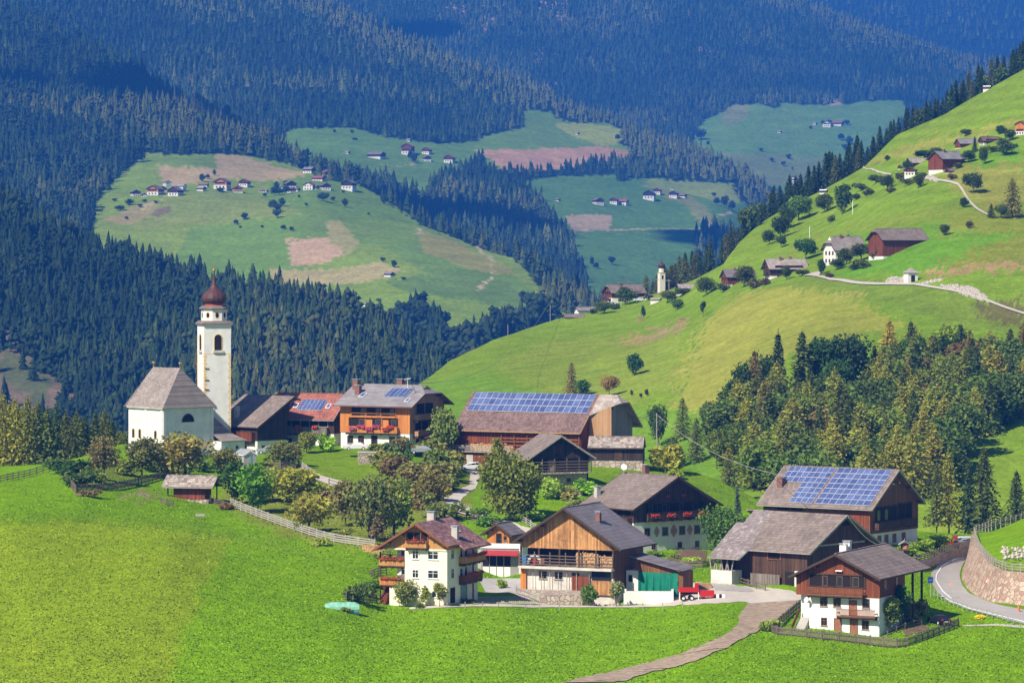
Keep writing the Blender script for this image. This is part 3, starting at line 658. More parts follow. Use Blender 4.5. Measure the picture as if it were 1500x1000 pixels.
    def doorp(s, f, u, v, w=1., h=2.05, mat='door', d=0, frame='wframe'):
        g = MB(); s.fb(g, f, u-w/2, u+w/2, v, v+h, d-.05, d+.03); o = g.build('door', M[mat], s.o)
        fr = MB()
        for a, c, e, q in ((u-w/2-.1, u-w/2, v, v+h+.1), (u+w/2, u+w/2+.1, v, v+h+.1), (u-w/2, u+w/2, v+h, v+h+.1)): s.fb(fr, f, a, c, e, q, d-.03, d+.07)
        fr.build('frame', M[frame], o); hd = MB(); s.fb(hd, f, u+w/2-.2, u+w/2-.08, v+1., v+1.06, d+.03, d+.09); hd.build('handle', M['metal'], o); return o
    def rect(s, name, mat, f, u0, u1, v0, v1, d0=-.05, d1=.03, parent=None):
        g = MB(); s.fb(g, f, u0, u1, v0, v1, d0, d1); return g.build(name, M[mat], parent or s.o)
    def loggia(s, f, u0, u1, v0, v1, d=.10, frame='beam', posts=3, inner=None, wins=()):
        """gallery as a flat near-black sheet, its inner shade put into colour, with posts"""
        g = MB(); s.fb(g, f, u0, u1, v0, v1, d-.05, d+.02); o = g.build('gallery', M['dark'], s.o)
        fr = MB()
        s.fb(fr, f, u0-.1, u1+.1, v1, v1+.14, d, d+.14); s.fb(fr, f, u0-.1, u1+.1, v0-.1, v0, d, d+.14)
        for i in range(posts+1):
            x = u0+(u1-u0)*i/posts; s.fb(fr, f, x-.07, x+.07, v0, v1, d, d+.12)
        fr.build('post_frame', M[frame], o)
        for (u, v, w, h) in wins:
            q = MB(); s.fb(q, f, u-w/2, u+w/2, v, v+h, d+.02, d+.045, 0); s.fb(q, f, u-w/2+.07, u+w/2-.07, v+.07, v+h-.07, d+.045, d+.05, 1); q.build('window', [M['wframe'], M['glass']], o)
        return o
    def balcony(s, f, u0, u1, v0, v1, depth=1.1, mat='honeywood', d=0, style='boards', flower=None, posts=(), roofz=None, top='beam', fdens=14):
        """floor slab, railing of boards or balusters, optional flower row; posts carry it or run up to the eave"""
        fl = MB(); s.fb(fl, f, u0, u1, v0-.18, v0, d-.02, d+depth); o = fl.build('balcony', M[top], s.o)
        r = MB(); h = v1-v0
        n = max(2, int((u1-u0)/.16))
        if style == 'boards':
            for i in range(n):
                a = u0+(u1-u0)*i/n; s.fb(r, f, a, a+(u1-u0)/n*.93, v0-.1, v1-.08, d+depth-.06, d+depth-.03+.01*(i % 2))
            for q in (u0, u1-.05): s.fb(r, f, q, q+.05, v0-.1, v1-.08, d, d+depth-.06)
        else:
            for i in range(n):
                a = u0+(u1-u0)*i/n; s.fb(r, f, a, a+.075, v0+.1, v1-.08, d+depth-.08, d+depth-.03)
            s.fb(r, f, u0, u1, v0, v0+.12, d+depth-.1, d+depth-.01)
            for q in (u0, u1-.06): s.fb(r, f, q, q+.06, v0+.4, v0+.55, d, d+depth-.08)
        s.fb(r, f, u0-.03, u1+.03, v1-.08, v1, d+depth-.14, d+depth+.02)
        r.build('railing', M[mat], o)
        if flower: s.flowers(f, u0+.15, u1-.15, v1+.08, d+depth, flower, o, dens=fdens)
        b = MB(); nb = max(2, int((u1-u0)/1.8))
        for i in range(nb+1): x = u0+.1+(u1-u0-.2)*i/nb; s.fb(b, f, x-.07, x+.07, v0-.42, v0-.18, d, d+depth-.1)
        s.fb(b, f, u0+.05, u1-.05, v0-.3, v0-.185, d+depth-.3, d+depth-.16)
        b.build('bracket', M['beam'], o)
        for x, z0, z1 in posts:
            q = MB(); s.fb(q, f, x-.09, x+.09, z0, z1, d+depth-.24, d+depth-.07); q.build('post', M[top], o)
        return o
    def chimney(s, x, y, w=.7, d=.7, h=1.6, mat='brick', cap='metal', name='chimney'):
        z = s.rz_at(x); mb = MB(); mb.box(x-w/2, x+w/2, y-d/2, y+d/2, z-1.1, z+h); o = mb.build(name, M[mat], s.roof_obj or s.o)
        c = MB(); c.box(x-w/2-.1, x+w/2+.1, y-d/2-.1, y+d/2+.1, z+h+.18, z+h+.26)
        for a in (-1, 1):
            for b in (-1, 1): c.box(x+a*w*.38-.04, x+a*w*.38+.04, y+b*d*.38-.04, y+b*d*.38+.04, z+h-.02, z+h+.2)
        c.build('chimney_cap', M[cap], o); return o
    def onroof(s, sg, q, y, up=.1):
        """point on the slope: q metres down from the ridge measured along x"""
        return Vector((sg*q, y, s.zr+.08-q*s.k+up))
    def panels(s, sg, cells, y0, y1, q0, q1, nc, nr, skip=lambda c, r: False, name='solar_panel', gap=.08, mat='cell'):
        for r in range(nr):
            for c in range(nc):
                if skip(c, r): continue
                ya, yb = y0+(y1-y0)*c/nc+gap/2, y0+(y1-y0)*(c+1)/nc-gap/2; qa, qb = q0+(q1-q0)*r/nr+gap/2, q0+(q1-q0)*(r+1)/nr-gap/2
                mb = MB(); P = [s.onroof(sg, qa, ya, .16), s.onroof(sg, qa, yb, .16), s.onroof(sg, qb, yb, .16), s.onroof(sg, qb, ya, .16)]
                slab(mb, P, .05, 1); b = .03
                Q = [s.onroof(sg, qa+b, ya+b, .175), s.onroof(sg, qa+b, yb-b, .175), s.onroof(sg, qb-b, yb-b, .175), s.onroof(sg, qb-b, ya+b, .175)]
                n = (Q[1]-Q[0]).cross(Q[2]-Q[0])
                mb.face(Q if n.z > 0 else Q[::-1], 0)
                mb.build(name, [M[mat], M['alu']], s.roof_obj)
    def skylight(s, sg, q, y, w=.9, h=1.2):
        mb = MB(); P = [s.onroof(sg, q-h/2, y-w/2, .16), s.onroof(sg, q-h/2, y+w/2, .16), s.onroof(sg, q+h/2, y+w/2, .16), s.onroof(sg, q+h/2, y-w/2, .16)]; slab(mb, P, .12, 1)
        Q = [s.onroof(sg, q-h/2+.14, y-w/2+.14, .18), s.onroof(sg, q-h/2+.14, y+w/2-.14, .18), s.onroof(sg, q+h/2-.14, y+w/2-.14, .18), s.onroof(sg, q+h/2-.14, y-w/2+.14, .18)]
        n = (Q[1]-Q[0]).cross(Q[2]-Q[0]); mb.face(Q if n.z > 0 else Q[::-1], 0)
        mb.build('skylight', [M['cell'], M['alu']], s.roof_obj)
    def rails(s, f, u0, u1, v0, v1, n, d=.6, mat='greybeam', posts=4, name='rack'):
        mb = MB()
        for i in range(n): v = v0+(v1-v0)*(i+.5)/n; s.fb(mb, f, u0, u1, v-.06, v+.06, d, d+.08)
        for i in range(posts+1): u = u0+(u1-u0)*i/posts; s.fb(mb, f, u-.07, u+.07, v0-.3, v1+.3, d-.1, d)
        return mb.build(name, M[mat], s.o)
    def woodpile(s, f, u0, u1, v0, v1, d=.05, name='firewood', rag=.25):
        mb = MB(); n = int((u1-u0)*(v1-v0)*9)
        s.fb(mb, f, u0, u1, v0, v1-rag-.1, d, d+.12)
        for i in range(n):
            u = random.uniform(u0, u1); v = random.uniform(v0, v1-.1-rag*random.random()); q = random.uniform(.1, .28)
            s.fb(mb, f, u-.12, u+.12, v, v+.16, d, d+q)
        return mb.build(name, M['hay'], s.o)
M['leafgreen'] = mat_plain('flower leaves', (.05, .10, .02), .8, .4, 4)
# ------------------------------------------------------------ FRONT ROW
# three-storey cream house at the meadow edge
h = House('cream_house', 'three-storey cream house with larch gable, mottled red roof and flower balconies at the meadow edge', 'house', A, 655, 886, -21, 9.0, 12.0, 9.0, 31, 'fr', h1=7.95, lower='cream', upper='honeywood', roof=None, ov=2.2, ovr=.7, of=1.2, ob=.7)
h.o.children[0].hide_render = False
def drop(o): bpy.data.objects.remove(o)
drop([c for c in h.o.children if c.name.startswith('wall')][0])
mb = MB(); mb.box(-2.1, 4.5, 0, 12, -3, 7.95); mb.box(-4.4, -2.1, 2.6, 12, -3, 7.95); mb.box(-4.5, -2.1, .0, 2.6, -3, 2.45); mb.build('wall', M['cream'], h.o)
k = h.k; zr = h.zr+.08; mb = MB(); eb = MB()
slab(mb, [(-6.7,-1.2,zr-6.7*k),(-6.7,12.7,zr-6.7*k),(0,12.7,zr),(0,-1.2,zr)], .22)
slab(mb, [(5.2,-1.2,zr-5.2*k),(5.2,2.6,zr-5.2*k),(6.3,2.6,zr-6.3*k),(6.3,12.7,zr-6.3*k),(0,12.7,zr),(0,-1.2,zr)], .22)
h.roof_obj = mb.build('roof', M['mixtile'], h.o)
eb.bar((-6.7,-1.24,zr-6.7*k-.15),(0,-1.24,zr-.15),.1,.3); eb.bar((5.2,-1.24,zr-5.2*k-.15),(0,-1.24,zr-.15),.1,.3)
eb.bar((5.27,-1.2,zr-5.2*k-.14),(5.27,2.6,zr-5.2*k-.14),.12,.16); eb.bar((6.37,2.6,zr-6.3*k-.14),(6.37,12.7,zr-6.3*k-.14),.12,.16); eb.bar((-6.77,-1.2,zr-6.7*k-.14),(-6.77,12.7,zr-6.7*k-.14),.12,.16)
eb.build('barge_board', M['redbeam'], h.roof_obj)
for x in (-5.6, -4.3, -2.2, 0, 2.2, 4.3): mb = MB(); mb.box(x-.1, x+.1, -1.1, .1, h.zr-abs(x)*k-.55, h.zr-abs(x)*k-.28); mb.build('purlin', M['redbeam'], h.roof_obj)
mb = MB(); mb.box(-4.6, 4.62, -.16, 0, 7.8, 8.02); mb.build('cornice', M['cream'], h.o)
for u, w_ in ((4.07, .85), (6.82, 1.5)):
    for v in (6.6, 3.87): h.win('f', u, v, w_, 1.05, 'white', bars=2)
h.win('f', 7.0, 1.15, .6, .8, 'white', bars=1)
for v in (4.0, 6.75): h.win('f', 1.3, v, 1.0, 1.2, 'white', d=-2.6, bars=1)
h.loggia('f', 2.8, 6.05, 9.15, 10.3, .10, 'redbeam', 3); h.balcony('f', 2.8, 6.05, 8.2, 9.15, .7, 'honeywood', .1, flower='fred')
h.balcony('f', -1.6, 2.35, 5.45, 6.45, 1.2, 'honeywood', -1.0, flower='fred', posts=[(-1.4, .0, 5.4), (-1.4, 6.4, 7.4)], fdens=18)
h.balcony('f', -1.5, 2.0, 2.65, 3.65, 1.2, 'orangewood', -1.0, flower='fred', posts=[(-1.4, -1, 2.5)])
for v in (6.6, 3.8): h.win('r', 2.0, v, 1.0, 1.25, 'white', bars=2)
for v in (6.0, 3.2):
    h.win('r', 5.4, v, .9, 1.7, 'white', bars=1); h.doorp('r', 7.2, v-.2, .9, 2.0, 'glass', frame='white')
h.balcony('r', 4.5, 12.2, 5.7, 6.7, 1.2, 'honeywood', 0, flower='fred'); h.balcony('r', 4.5, 11.0, 3.0, 4.0, 1.2, 'redwood', 0, flower='fred', posts=[(7.5, -.5, 9.)])
h.doorp('r', 2.0, .1, 2.0, 2.3, 'dark', frame='cream'); h.doorp('r', 6.4, .1, 2.2, 2.3, 'teal')
h.chimney(-.5, 6.2, 1.1, .8, 1.3, 'concrete'); h.chimney(3.9, 4.6, .9, .8, 1.5, 'concrete'); h.skylight(1, 2.6, 8.2)
st = MB()
for i in range(9): st.box(-6.0, -4.9, 1.6-.28*i, 1.9-.28*i, -1.6, 2.5-.27*(i+1))
st.build('stairs', M['redwood'], h.o)
# garage block with red awning
h = House('garage_block', 'low grey garage with dark doors under a red awning beside the cream house', 'garage', A, 761, 846, -12, 6.2, 5.0, 4.6, 0.01, 'fr', Y=590, lower='greywall', roof=None)
mb = MB(); mb.box(-3.2, 3.2, -.15, 5.2, 4.6, 4.95); mb.build('flat_roof', M['plaster'], h.o)
for i in range(4):
    u = .8+i*1.15; h.rect('door', 'dark', 'f', u-.5, u+.5, 1.7, 3.4, -.04, .03); h.rect('door_panel', 'white', 'f', u-.48, u+.48, .05, 1.7, -.04, .04)
mb = MB(); slab(mb, [(-2.6, -.05, 4.25), (3.1, -.05, 4.25), (3.1, -1.7, 3.6), (-2.6, -1.7, 3.6)], .06); mb.build('awning', M['blue awning'], h.o)
mb = MB(); mb.box(3.1, 3.6, -.2, 5.2, -3, 4.8); mb.build('wall', M['plaster'], h.o)
mb = MB(); mb.box(-3.9, -3.1, .4, 5.2, -3, 4.2); mb.build('wall', M['concrete'], h.o)
gp = h
h = House('garden_house', 'tiny larch garden house with brown roof on the terrace above the red awning', 'shed', A, 746, 799, -25, 3.9, 4.2, 2.2, 33, 'fr', Y=598, lower='orangewood', roof='violet', ov=.8, of=.8, ob=.4, base=.6)
h.doorp('f', 2.1, 0, .9, 1.9, 'dark'); h.win('r', 2.2, .9, 1., .7); h.win('f', 3.2, .9, .45, .6, bars=1)
# central barn
h = House('hay_barn', 'big barn with sunburnt orange board gable, open gallery and green tarpaulin lean-to', 'barn', A, 900, 866, -25, 15.4, 11.0, 7.45, 32.5, 'fr', Y=562, h1=6.1, lower='dark', upper='barnfront', roof='violet', ov=.6, ovr=1.7, of=1.5, ob=1.2, edge='beam')
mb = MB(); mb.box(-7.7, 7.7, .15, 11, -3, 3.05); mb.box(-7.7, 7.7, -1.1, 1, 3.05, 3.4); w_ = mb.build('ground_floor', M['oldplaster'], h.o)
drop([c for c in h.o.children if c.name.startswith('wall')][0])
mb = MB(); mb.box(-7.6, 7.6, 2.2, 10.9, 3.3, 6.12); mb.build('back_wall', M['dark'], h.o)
mb = MB(); mb.box(7.5, 7.72, 0, 11, -.5, 6.2); mb.build('side_wall', M['gablebrown'], h.o)
for x in (-7.6, -4.6, -1.2, 2.0, 4.8, 7.6): mb = MB(); mb.box(x-.12, x+.12, -.3, -.06, 3.4, 6.1); mb.build('post', M['beam'], h.o)
h.rails('f', 0, 15.4, 3.5, 5.3, 4, d=.75, mat='fence', posts=6); h.woodpile('f', 8.9, 12.6, 3.45, 5.85, d=-.6); h.woodpile('f', 12.9, 15.2, 3.4, 5.5, d=-.5)
h.rect('barrel', 'blue', 'f', .35, 1.0, 3.7, 4.9, -.3, .3); h.rect('crate', 'red', 'f', 2.1, 2.9, 3.6, 4.5, -.3, .3); h.rect('crate', 'redbeam', 'f', 3.3, 4.0, 3.6, 4.6, -.3, .3)
mb = MB()
for i in range(20):
    t = i/19*math.pi; u = 2.4+1.0*math.cos(t); z = 3.8+1.15*math.sin(t); t2 = (i+1)/19*math.pi
    if i < 19: mb.bar(h.pt('f', u, z, .35), h.pt('f', 2.4+1.0*math.cos(t2), 3.8+1.15*math.sin(t2), .35), .22, .4)
mb.build('hose_reel', M['white'], h.o)
for u in (3.6, 6.2, 9.0): h.win('f', u, 1.55, 1.2, 1.0, 'greybeam', d=-.13, bars=2)
h.rect('boarding', 'orangewood', 'f', .0, .9, -1.5, 3.0, .0, .2); h.rect('door', 'redwood', 'f', 8.5, 11.4, -.2, 2.1, -.12, .25); h.rect('window', 'glass', 'f', 11.7, 14.8, 1.6, 3.0, -.12, .1); h.rect('boarding', 'barnfront', 'f', 11.7, 15.2, -.6, 1.55, -.12, .2)
for u in (2.2, 3.6, 5.0, 6.4, 7.8, 9.4, 11.5): mb = MB(); mb.box(-7.7+u-.04, -7.7+u+.04, -.5, -.42, -.5, 3.1); mb.build('pipe', M['greybeam'], h.o)
h.rect('hatch', 'barnfront', 'f', 6.6, 8.2, 7.4, 8.9, .1, .16)
mb = MB(); mb.box(-7.0, 1.5, -2.2, -.8, -3, -.1); mb.build('stone_plinth', M['stone'], h.o)
h.chimney(3.6, 3.4, .7, .7, 1.3, 'brick')
# its lean-to with the tarpaulin front
mb = MB(); slab(mb, [(8.6, 3.2, 5.2), (17.4, 3.0, 3.25), (17.4, 8.4, 3.3), (8.6, 8.4, 5.3)], .16); mb.build('lean_to_roof', M['violet'], h.o)
mb = MB(); mb.face([(9.9, 3.9, 2.7), (16.4, 3.9, 2.7), (16.4, 3.9, 3.3), (9.9, 3.9, 4.75)]); mb.box(16.4, 17.2, 3.9, 7.8, -2, 3.0); mb.build('lean_to_boarding', M['gablebrown'], h.o)
mb = MB(); n = 40
for i in range(n):
    x0 = 10.0+6.4*i/n; x1 = 10.0+6.4*(i+1)/n; f_ = lambda x: 3.72+.16*math.sin(x*5)+.1*math.sin(x*11+1)
    mb.face([(x0, f_(x0), -.5), (x1, f_(x1), -.5), (x1, f_(x1)*.3+2.62, 2.75), (x0, f_(x0)*.3+2.62, 2.75)])
mb.build('tarpaulin', M['tarp'], h.o)
mb = MB(); mb.box(7.9, 10.0, 4.0, 7.6, -3, 2.9); mb.build('annex_wall', M['plaster'], h.o); mb = MB(); mb.box(8.3, 8.9, 3.93, 4.0, 1.2, 2.2); mb.build('annex_window', M['glass'], h.o)
# front-right chalet
h = House('farmhouse', 'white farmhouse with dark red boarded gable, carved balconies and porch behind the picket fence', 'house', A, 1288, 933, -26, 12.25, 10.0, 8.35, 26, 'fr', h1=5.4, lower='plaster', upper='redwood', roof='slate', ov=.75, ovr=.6, of=1.2, ob=9.5, edge='beam')
drop([c for c in h.o.children if c.name.startswith('wall')][0])
mb = MB(); mb.box(-4.3, 6.12, 0, 10, -3, 5.4); mb.box(-6.0, -4.3, 1.2, 10, -3, 5.4); mb.build('wall', M['plaster'], h.o)
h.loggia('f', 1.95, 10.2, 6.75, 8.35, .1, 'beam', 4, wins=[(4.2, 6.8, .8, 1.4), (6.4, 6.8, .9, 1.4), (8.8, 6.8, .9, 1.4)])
h.balcony('f', 1.95, 10.2, 5.55, 6.65, 1.1, 'redbeam', .1, 'balusters', top='beam')
h.rect('awning_lamp', 'white', 'f', 5.9, 6.9, 8.9, 9.05, .1, .5)
for u in (4.0, 6.0, 10.3): h.win('f', u, 4.0, .95, 1.15, surround=None)
h.doorp('f', 8.35, 2.75, 1.0, 2.1, 'door'); h.balcony('f', 6.3, 12.0, 2.7, 3.75, 1.1, 'redbeam', 0, 'balusters', top='beam')
h.win('f', 4.05, 1.3, .75, .95); h.win('f', 10.2, 1.0, .9, 1.1); h.doorp('f', 6.1, .15, .95, 2.1, 'door'); h.doorp('f', 8.5, .05, 1.0, 2.2, 'door')
for u in (2.2, 6.8): h.win('r', u, 6.6, .9, 1.1, d=.1)
h.win('r', 7.6, 3.6, .9, 1.4); h.win('r', 3.0, 3.7, .9, 1.1)
for x, y in ((-4.5, 18.6), (5.6, 15.0), (5.6, 18.8), (0, 18.8)): mb = MB(); mb.box(x-.14, x+.14, y-.14, y+.14, -1, 8.3); mb.build('porch_post', M['beam'], h.o)
mb = MB(); mb.box(-5.6, 5.7, 10.1, 14.4, -1, 4.3); mb.build('porch_wall', M['redwood'], h.o); mb = MB(); mb.box(5.7, 5.8, 10.8, 13, 0, 2.6); mb.build('porch_door', M['dark'], h.o)
h.chimney(-.9, 4.6, 1.0, .8, 1.2, 'plaster'); h.chimney(-.9, 6.0, 1.0, .8, 1.5, 'plaster')
mb = MB(); mb.lathe([(.02, .0), (.3, .06), (.42, .16)], 14, (0, 0, 0)); d_ = mb.build('satellite_dish', M['white'], h.o); d_.location = (-4.45, -.5, 4.7); d_.rotation_euler = (R(70), 0, R(-20))
st = MB()
for i in range(10): st.box(-5.9+.0, -4.4, -2.4+.3*i, -2.1+.3*i, -1.5, .22*(i+1))
st.build('stairs', M['concrete'], h.o)
mb = MB(); mb.bar((-6.0, -2.3, 1.0), (-6.0, .6, 3.2), .08, .6); mb.build('stair_rail', M['redwood'], h.o)
# ------------------------------------------------------------ SECOND ROW
h = House('old_farmhouse', 'farmhouse with dark wooden upper floors and painted medallions on its white ground floor', 'house', A, 928, 812, 38, 17.6, 12.6, 7.9, 27.4, 'fl', h1=5.2, lower='plaster', upper='darkwood', roof='slate', ov=1.0, of=1.1, ob=.6, edge='beam')
h.loggia('f', 2.4, 15.1, 6.75, 8.15, .1, 'beam', 5, wins=[(3.6, 6.8, .9, 1.2), (6.6, 6.8, .9, 1.2), (10.2, 6.8, .9, 1.2), (13.4, 6.8, .9, 1.2)])
h.balcony('f', 2.2, 15.3, 5.6, 6.7, 1.0, 'darkwood', .1, top='beam')
for u in (3.6, 7.1, 10.5, 14.0): h.flowers('f', u-.85, u+.85, 6.2, 1.2, 'fred', dens=20, size=.12)
for u in (7.2, 10.6): h.win('f', u, 9.4, .75, .8, d=.1, flower='fpink')
for u in (2.9, 6.8, 10.5, 13.8): h.win('f', u, 2.9, 1.0, 1.15, surround='greybeam')
for u in (4.3, 10.0, 13.8): h.win('f', u, .7, .75, .8)
for i, u in enumerate((5.0, 8.7, 12.2)):
    mb = MB(); r_ = (.55, .8) if i != 1 else (.7, .95); n = 20
    for j in range(n):
        a0, a1 = j*2*math.pi/n, (j+1)*2*math.pi/n; k0 = 1+.12*math.cos(4*a0); k1 = 1+.12*math.cos(4*a1)
        c0 = h.pt('f', u, 3.5, .03)
        P = [h.pt('f', u, 3.5, .03), h.pt('f', u+math.cos(a0)*r_[0]*k0, 3.5+math.sin(a0)*r_[1]*k0, .02), h.pt('f', u+math.cos(a1)*r_[0]*k1, 3.5+math.sin(a1)*r_[1]*k1, .02)]
        mb.face(P)
        P = [h.pt('f', u, 3.5, .045), h.pt('f', u+math.cos(a0)*r_[0]*.5, 3.5+math.sin(a0)*r_[1]*.5, .04), h.pt('f', u+math.cos(a1)*r_[0]*.5, 3.5+math.sin(a1)*r_[1]*.5, .04)]
        mb.face(P, 1)
    mb.build('painted_medallion', [M['fresco1'], M['tanwood']], h.o)
h.loggia('l', 3, 12.2, 6.0, 7.2, .1, 'beam', 5); h.balcony('l', 3, 12.3, 5.0, 6.0, .9, 'darkwood', .1, top='beam'); h.flowers('l', 8.6, 9.8, 6.2, 1.0, 'fred')
h.chimney(1.2, 8.8, .9, .8, 1.9, 'brick', 'concrete'); h.chimney(-7.0, 11.6, .8, .8, 1.5, 'concrete')
mb = MB(); mb.tube((-.5, 12.6, h.zr-.5), (-.5, 12.6, h.zr+2.1), .04); pl_ = mb.build('mast', M['metal'], h.roof_obj)
mb = MB(); mb.lathe([(.03, 0), (.4, .08), (.55, .2)], 14); d_ = mb.build('satellite_dish', M['white'], pl_); d_.location = (-.7, 12.3, h.zr+1.0); d_.rotation_euler = (R(75), 0, R(-25))
# middle barn on the right
h = House('long_barn', 'long brown barn with patched grey roof and sagging white hose on its gable', 'barn', A, 1182, 863, 50, 18.0, 10.4, 5.9, 28, 'fl', h1=.4, lower='plaster', upper='darkwood', roof=None, ov=.9, of=1.2)
k = h.k; zr = h.zr+.08; mb = MB()
slab(mb, [(-9.9,-1.2,zr-9.9*k),(-9.9,10.2,zr-9.9*k),(0,13.0,zr),(0,-1.2,zr)], .22); slab(mb, [(9.9,-1.2,zr-9.9*k),(9.9,17.5,zr-9.9*k),(0,18.0,zr),(0,-1.2,zr)], .22)
h.roof_obj = mb.build('roof', M['slate'], h.o)
mb = MB(); slab(mb, [(-9.9,10.2,zr-9.9*k),(-12.3,10.4,zr-12.3*k),(-12.3,16.2,zr-12.3*k),(-3.4,17.4,zr-3.4*k),(-3.4,16.0,zr-3.4*k),(0,16.4,zr),(0,13.0,zr)], .22); mb.build('patched_roof', M['patchroof'], h.o)
eb = MB(); eb.bar((-9.9,-1.24,zr-9.9*k-.15),(0,-1.24,zr-.15),.1,.3); eb.bar((9.9,-1.24,zr-9.9*k-.15),(0,-1.24,zr-.15),.1,.3); eb.bar((-9.96,-1.2,zr-9.9*k-.14),(-9.96,10.2,zr-9.9*k-.14),.12,.16); eb.bar((-12.36,10.4,zr-12.3*k-.14),(-12.36,16.2,zr-12.3*k-.14),.12,.16); eb.bar((-9.9,10.2,zr-9.9*k-.14),(-12.3,10.3,zr-12.3*k-.14),.12,.2)
eb.build('barge_board', M['greybeam'], h.roof_obj)
mb = MB(); mb.box(-11.6,-2, 12.2, 16.2, -3, 2.2); mb.build('wall', M['oldplaster'], h.o); h.rect('wall_panel', 'plaster', 'l', 8.2, 10.3, -2, 2.6, 0, .12); h.rect('door', 'dark', 'l', 6.4, 8.0, -2, 2.4, 0, .12); mb = MB(); mb.box(-9, 9, 10.4, 16.0, -3, 5.2); mb.build('back_boarding', M['blackwood'], h.o)
for i in range(8): y = 12.3+i*.55; mb = MB(); mb.bar((-11.5, y, 2.2), (-11.5, y+(.3 if i % 2 else -.3), 3.8), .14); mb.build('brace', M['greybeam'], h.o)
h.loggia('l', 3.2, 5.6, 4.2, 5.2, .1, 'redbeam', 1); h.rect('window', 'dark', 'f', 8.7, 11.0, 9.0, 10.0, .08, .13); h.rect('tie_beam', 'greybeam', 'f', 2.5, 15, 6.2, 6.45, .1, .2)
h.rect('door', 'blackwood', 'l', 8.3, 9.6, -.5, 2.4, -.05, .06)
h.rect('board_gate', 'greywood', 'l', .3, 5.8, -1.2, 1.9, .6, .7)
mb = MB(); n = 14
for i in range(n):
    f_ = lambda t: (t*9.7, -1.32, zr-.35-t*9.7*k-.9*math.sin(t*math.pi)**1)
    mb.tube(f_(i/n), f_((i+1)/n), .05, n=5)
mb.build('hose', M['white'], h.o)
# solar barn on the right
h = House('solar_barn', 'tall brown barn carrying two blue solar arrays at the edge of the wood', 'barn', A, 1274, 803, 56, 16.3, 19.6, 6.95, 33, 'fl', h1=2.3, lower='plaster', upper='gablebrown', roof='slate', ov=1.0, of=1.0, ob=.8, edge='greybeam')
Lr = 19.6+1.8; q0, q1 = .45, 8.6
ya = lambda a: 20.4-Lr*a
for (a0, a1, b0, b1, nc, nr) in ((.487, .958, .04, .94, 8, 7), (.062, .465, .04, .43, 8, 3), (.262, .465, .43, .94, 4, 4)):
    h.panels(-1, None, ya(a1), ya(a0), b0*9.1, b1*9.1, nc, nr, gap=.045)
h.chimney(-4.6, 18.4, 1.2, 1.0, 1.1, 'brick', 'brick')
h.loggia('f', 1.6, 8.9, 4.3, 6.4, .1, 'darkwood', 3, wins=[(2.8, 4.3, 1.1, 1.7), (5.4, 4.3, 1.1, 1.7)]); h.loggia('f', 9.4, 14.0, 4.3, 6.6, .1, 'darkwood', 2); h.balcony('f', 1.2, 14.2, 3.3, 4.2, 1.0, 'darkwood', .1, top='beam')
for u in (3.2, 5.6, 8.3, 11.5): h.win('f', u, .6, 1.1, 1.2)
h.rect('beam', 'beam', 'f', 5.0, 9.0, 10.1, 10.25, .1, .3); h.rect('lamp', 'ochre', 'f', 7.0, 7.8, 9.9, 10.1, .3, .4); h.rect('lamp', 'ochre', 'f', 9.3, 9.7, 10.0, 10.2, .3, .4)
h.loggia('l', 2.5, 7.5, 5.6, 6.1, .1, 'redbeam', 2); h.rect('boarding', 'redwood', 'l', 15.2, 19.5, 3.1, 6.2, .1, .16)
# ------------------------------------------------------------ UPPER VILLAGE
h = House('chalet', 'big orange larch chalet with flower-hung galleries, white ground floor and solar collectors', 'house', A, 600, 656, 62, 13.2, 15.1, 8.5, 25, 'fl', Y=710, h1=2.7, lower='plaster', upper='orangewood', roof='sheet', ov=1.5, of=1.4, ob=.8, hip=3.2, edge='brick')
gb = MB(); e_ = .13
gb.face([(-6.6-.02, -e_, 2.7), (6.6+.1, -e_, 2.7), (6.7, -e_, 8.5), (0, -e_, h.zr), (-6.62, -e_, 8.5)]); gb.build('gable_boarding', M['tanwood'], h.o)
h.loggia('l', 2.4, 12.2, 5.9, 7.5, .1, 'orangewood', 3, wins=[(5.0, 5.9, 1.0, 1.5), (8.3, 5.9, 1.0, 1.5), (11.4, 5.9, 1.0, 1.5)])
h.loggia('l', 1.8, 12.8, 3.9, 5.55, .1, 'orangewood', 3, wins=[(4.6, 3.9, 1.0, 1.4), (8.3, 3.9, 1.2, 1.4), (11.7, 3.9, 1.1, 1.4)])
h.rect('wall_panel', 'orangewood', 'l', 5.5, 7.0, 3.9, 5.2, .12, .14); h.rect('wall_panel', 'orangewood', 'l', 9.3, 10.6, 3.9, 5.2, .12, .14)
h.rect('rail', 'orangewood', 'l', 2.4, 12.2, 6.35, 6.55, .2, .3); h.rect('rail', 'orangewood', 'l', 2.4, 12.2, 5.6, 5.85, .2, .4)
h.balcony('l', 1.6, 12.9, 2.75, 3.85, 1.0, 'orangewood', .1, top='beam')
for u, c_ in ((3.4, 'fpink'), (5.2, 'fpink'), (7.0, 'fpink'), (8.5, 'fpink'), (10.6, 'fred'), (11.5, 'fred')): h.flowers('l', u-.7, u+.7, 3.5+.4*((u > 5) & (u < 6)) + (.4 if u in (8.5, 11.5) else 0), 1.15, c_, dens=24, size=.15)
for u in (2.1, 4.5, 11.3, 13.0): h.win('l', u, .7, 1.15, 1.3, flower='fred' if u in (4.5, 11.3) else None)
h.doorp('l', 7.4, 0, 1.2, 2.1, 'dark')
h.loggia('f', 2.2, 8.8, 6.3, 8.3, .13, 'tanwood', 2); h.balcony('f', 1.2, 12.8, 5.2, 6.3, 1.1, 'tanwood', .13, top='beam')
h.loggia('f', 1.6, 9.6, 3.3, 4.9, .13, 'tanwood', 3); h.balcony('f', 1.2, 12.8, 2.2, 3.2, 1.1, 'tanwood', .13, top='beam'); h.win('f', 3, .6, 1, 1.2)
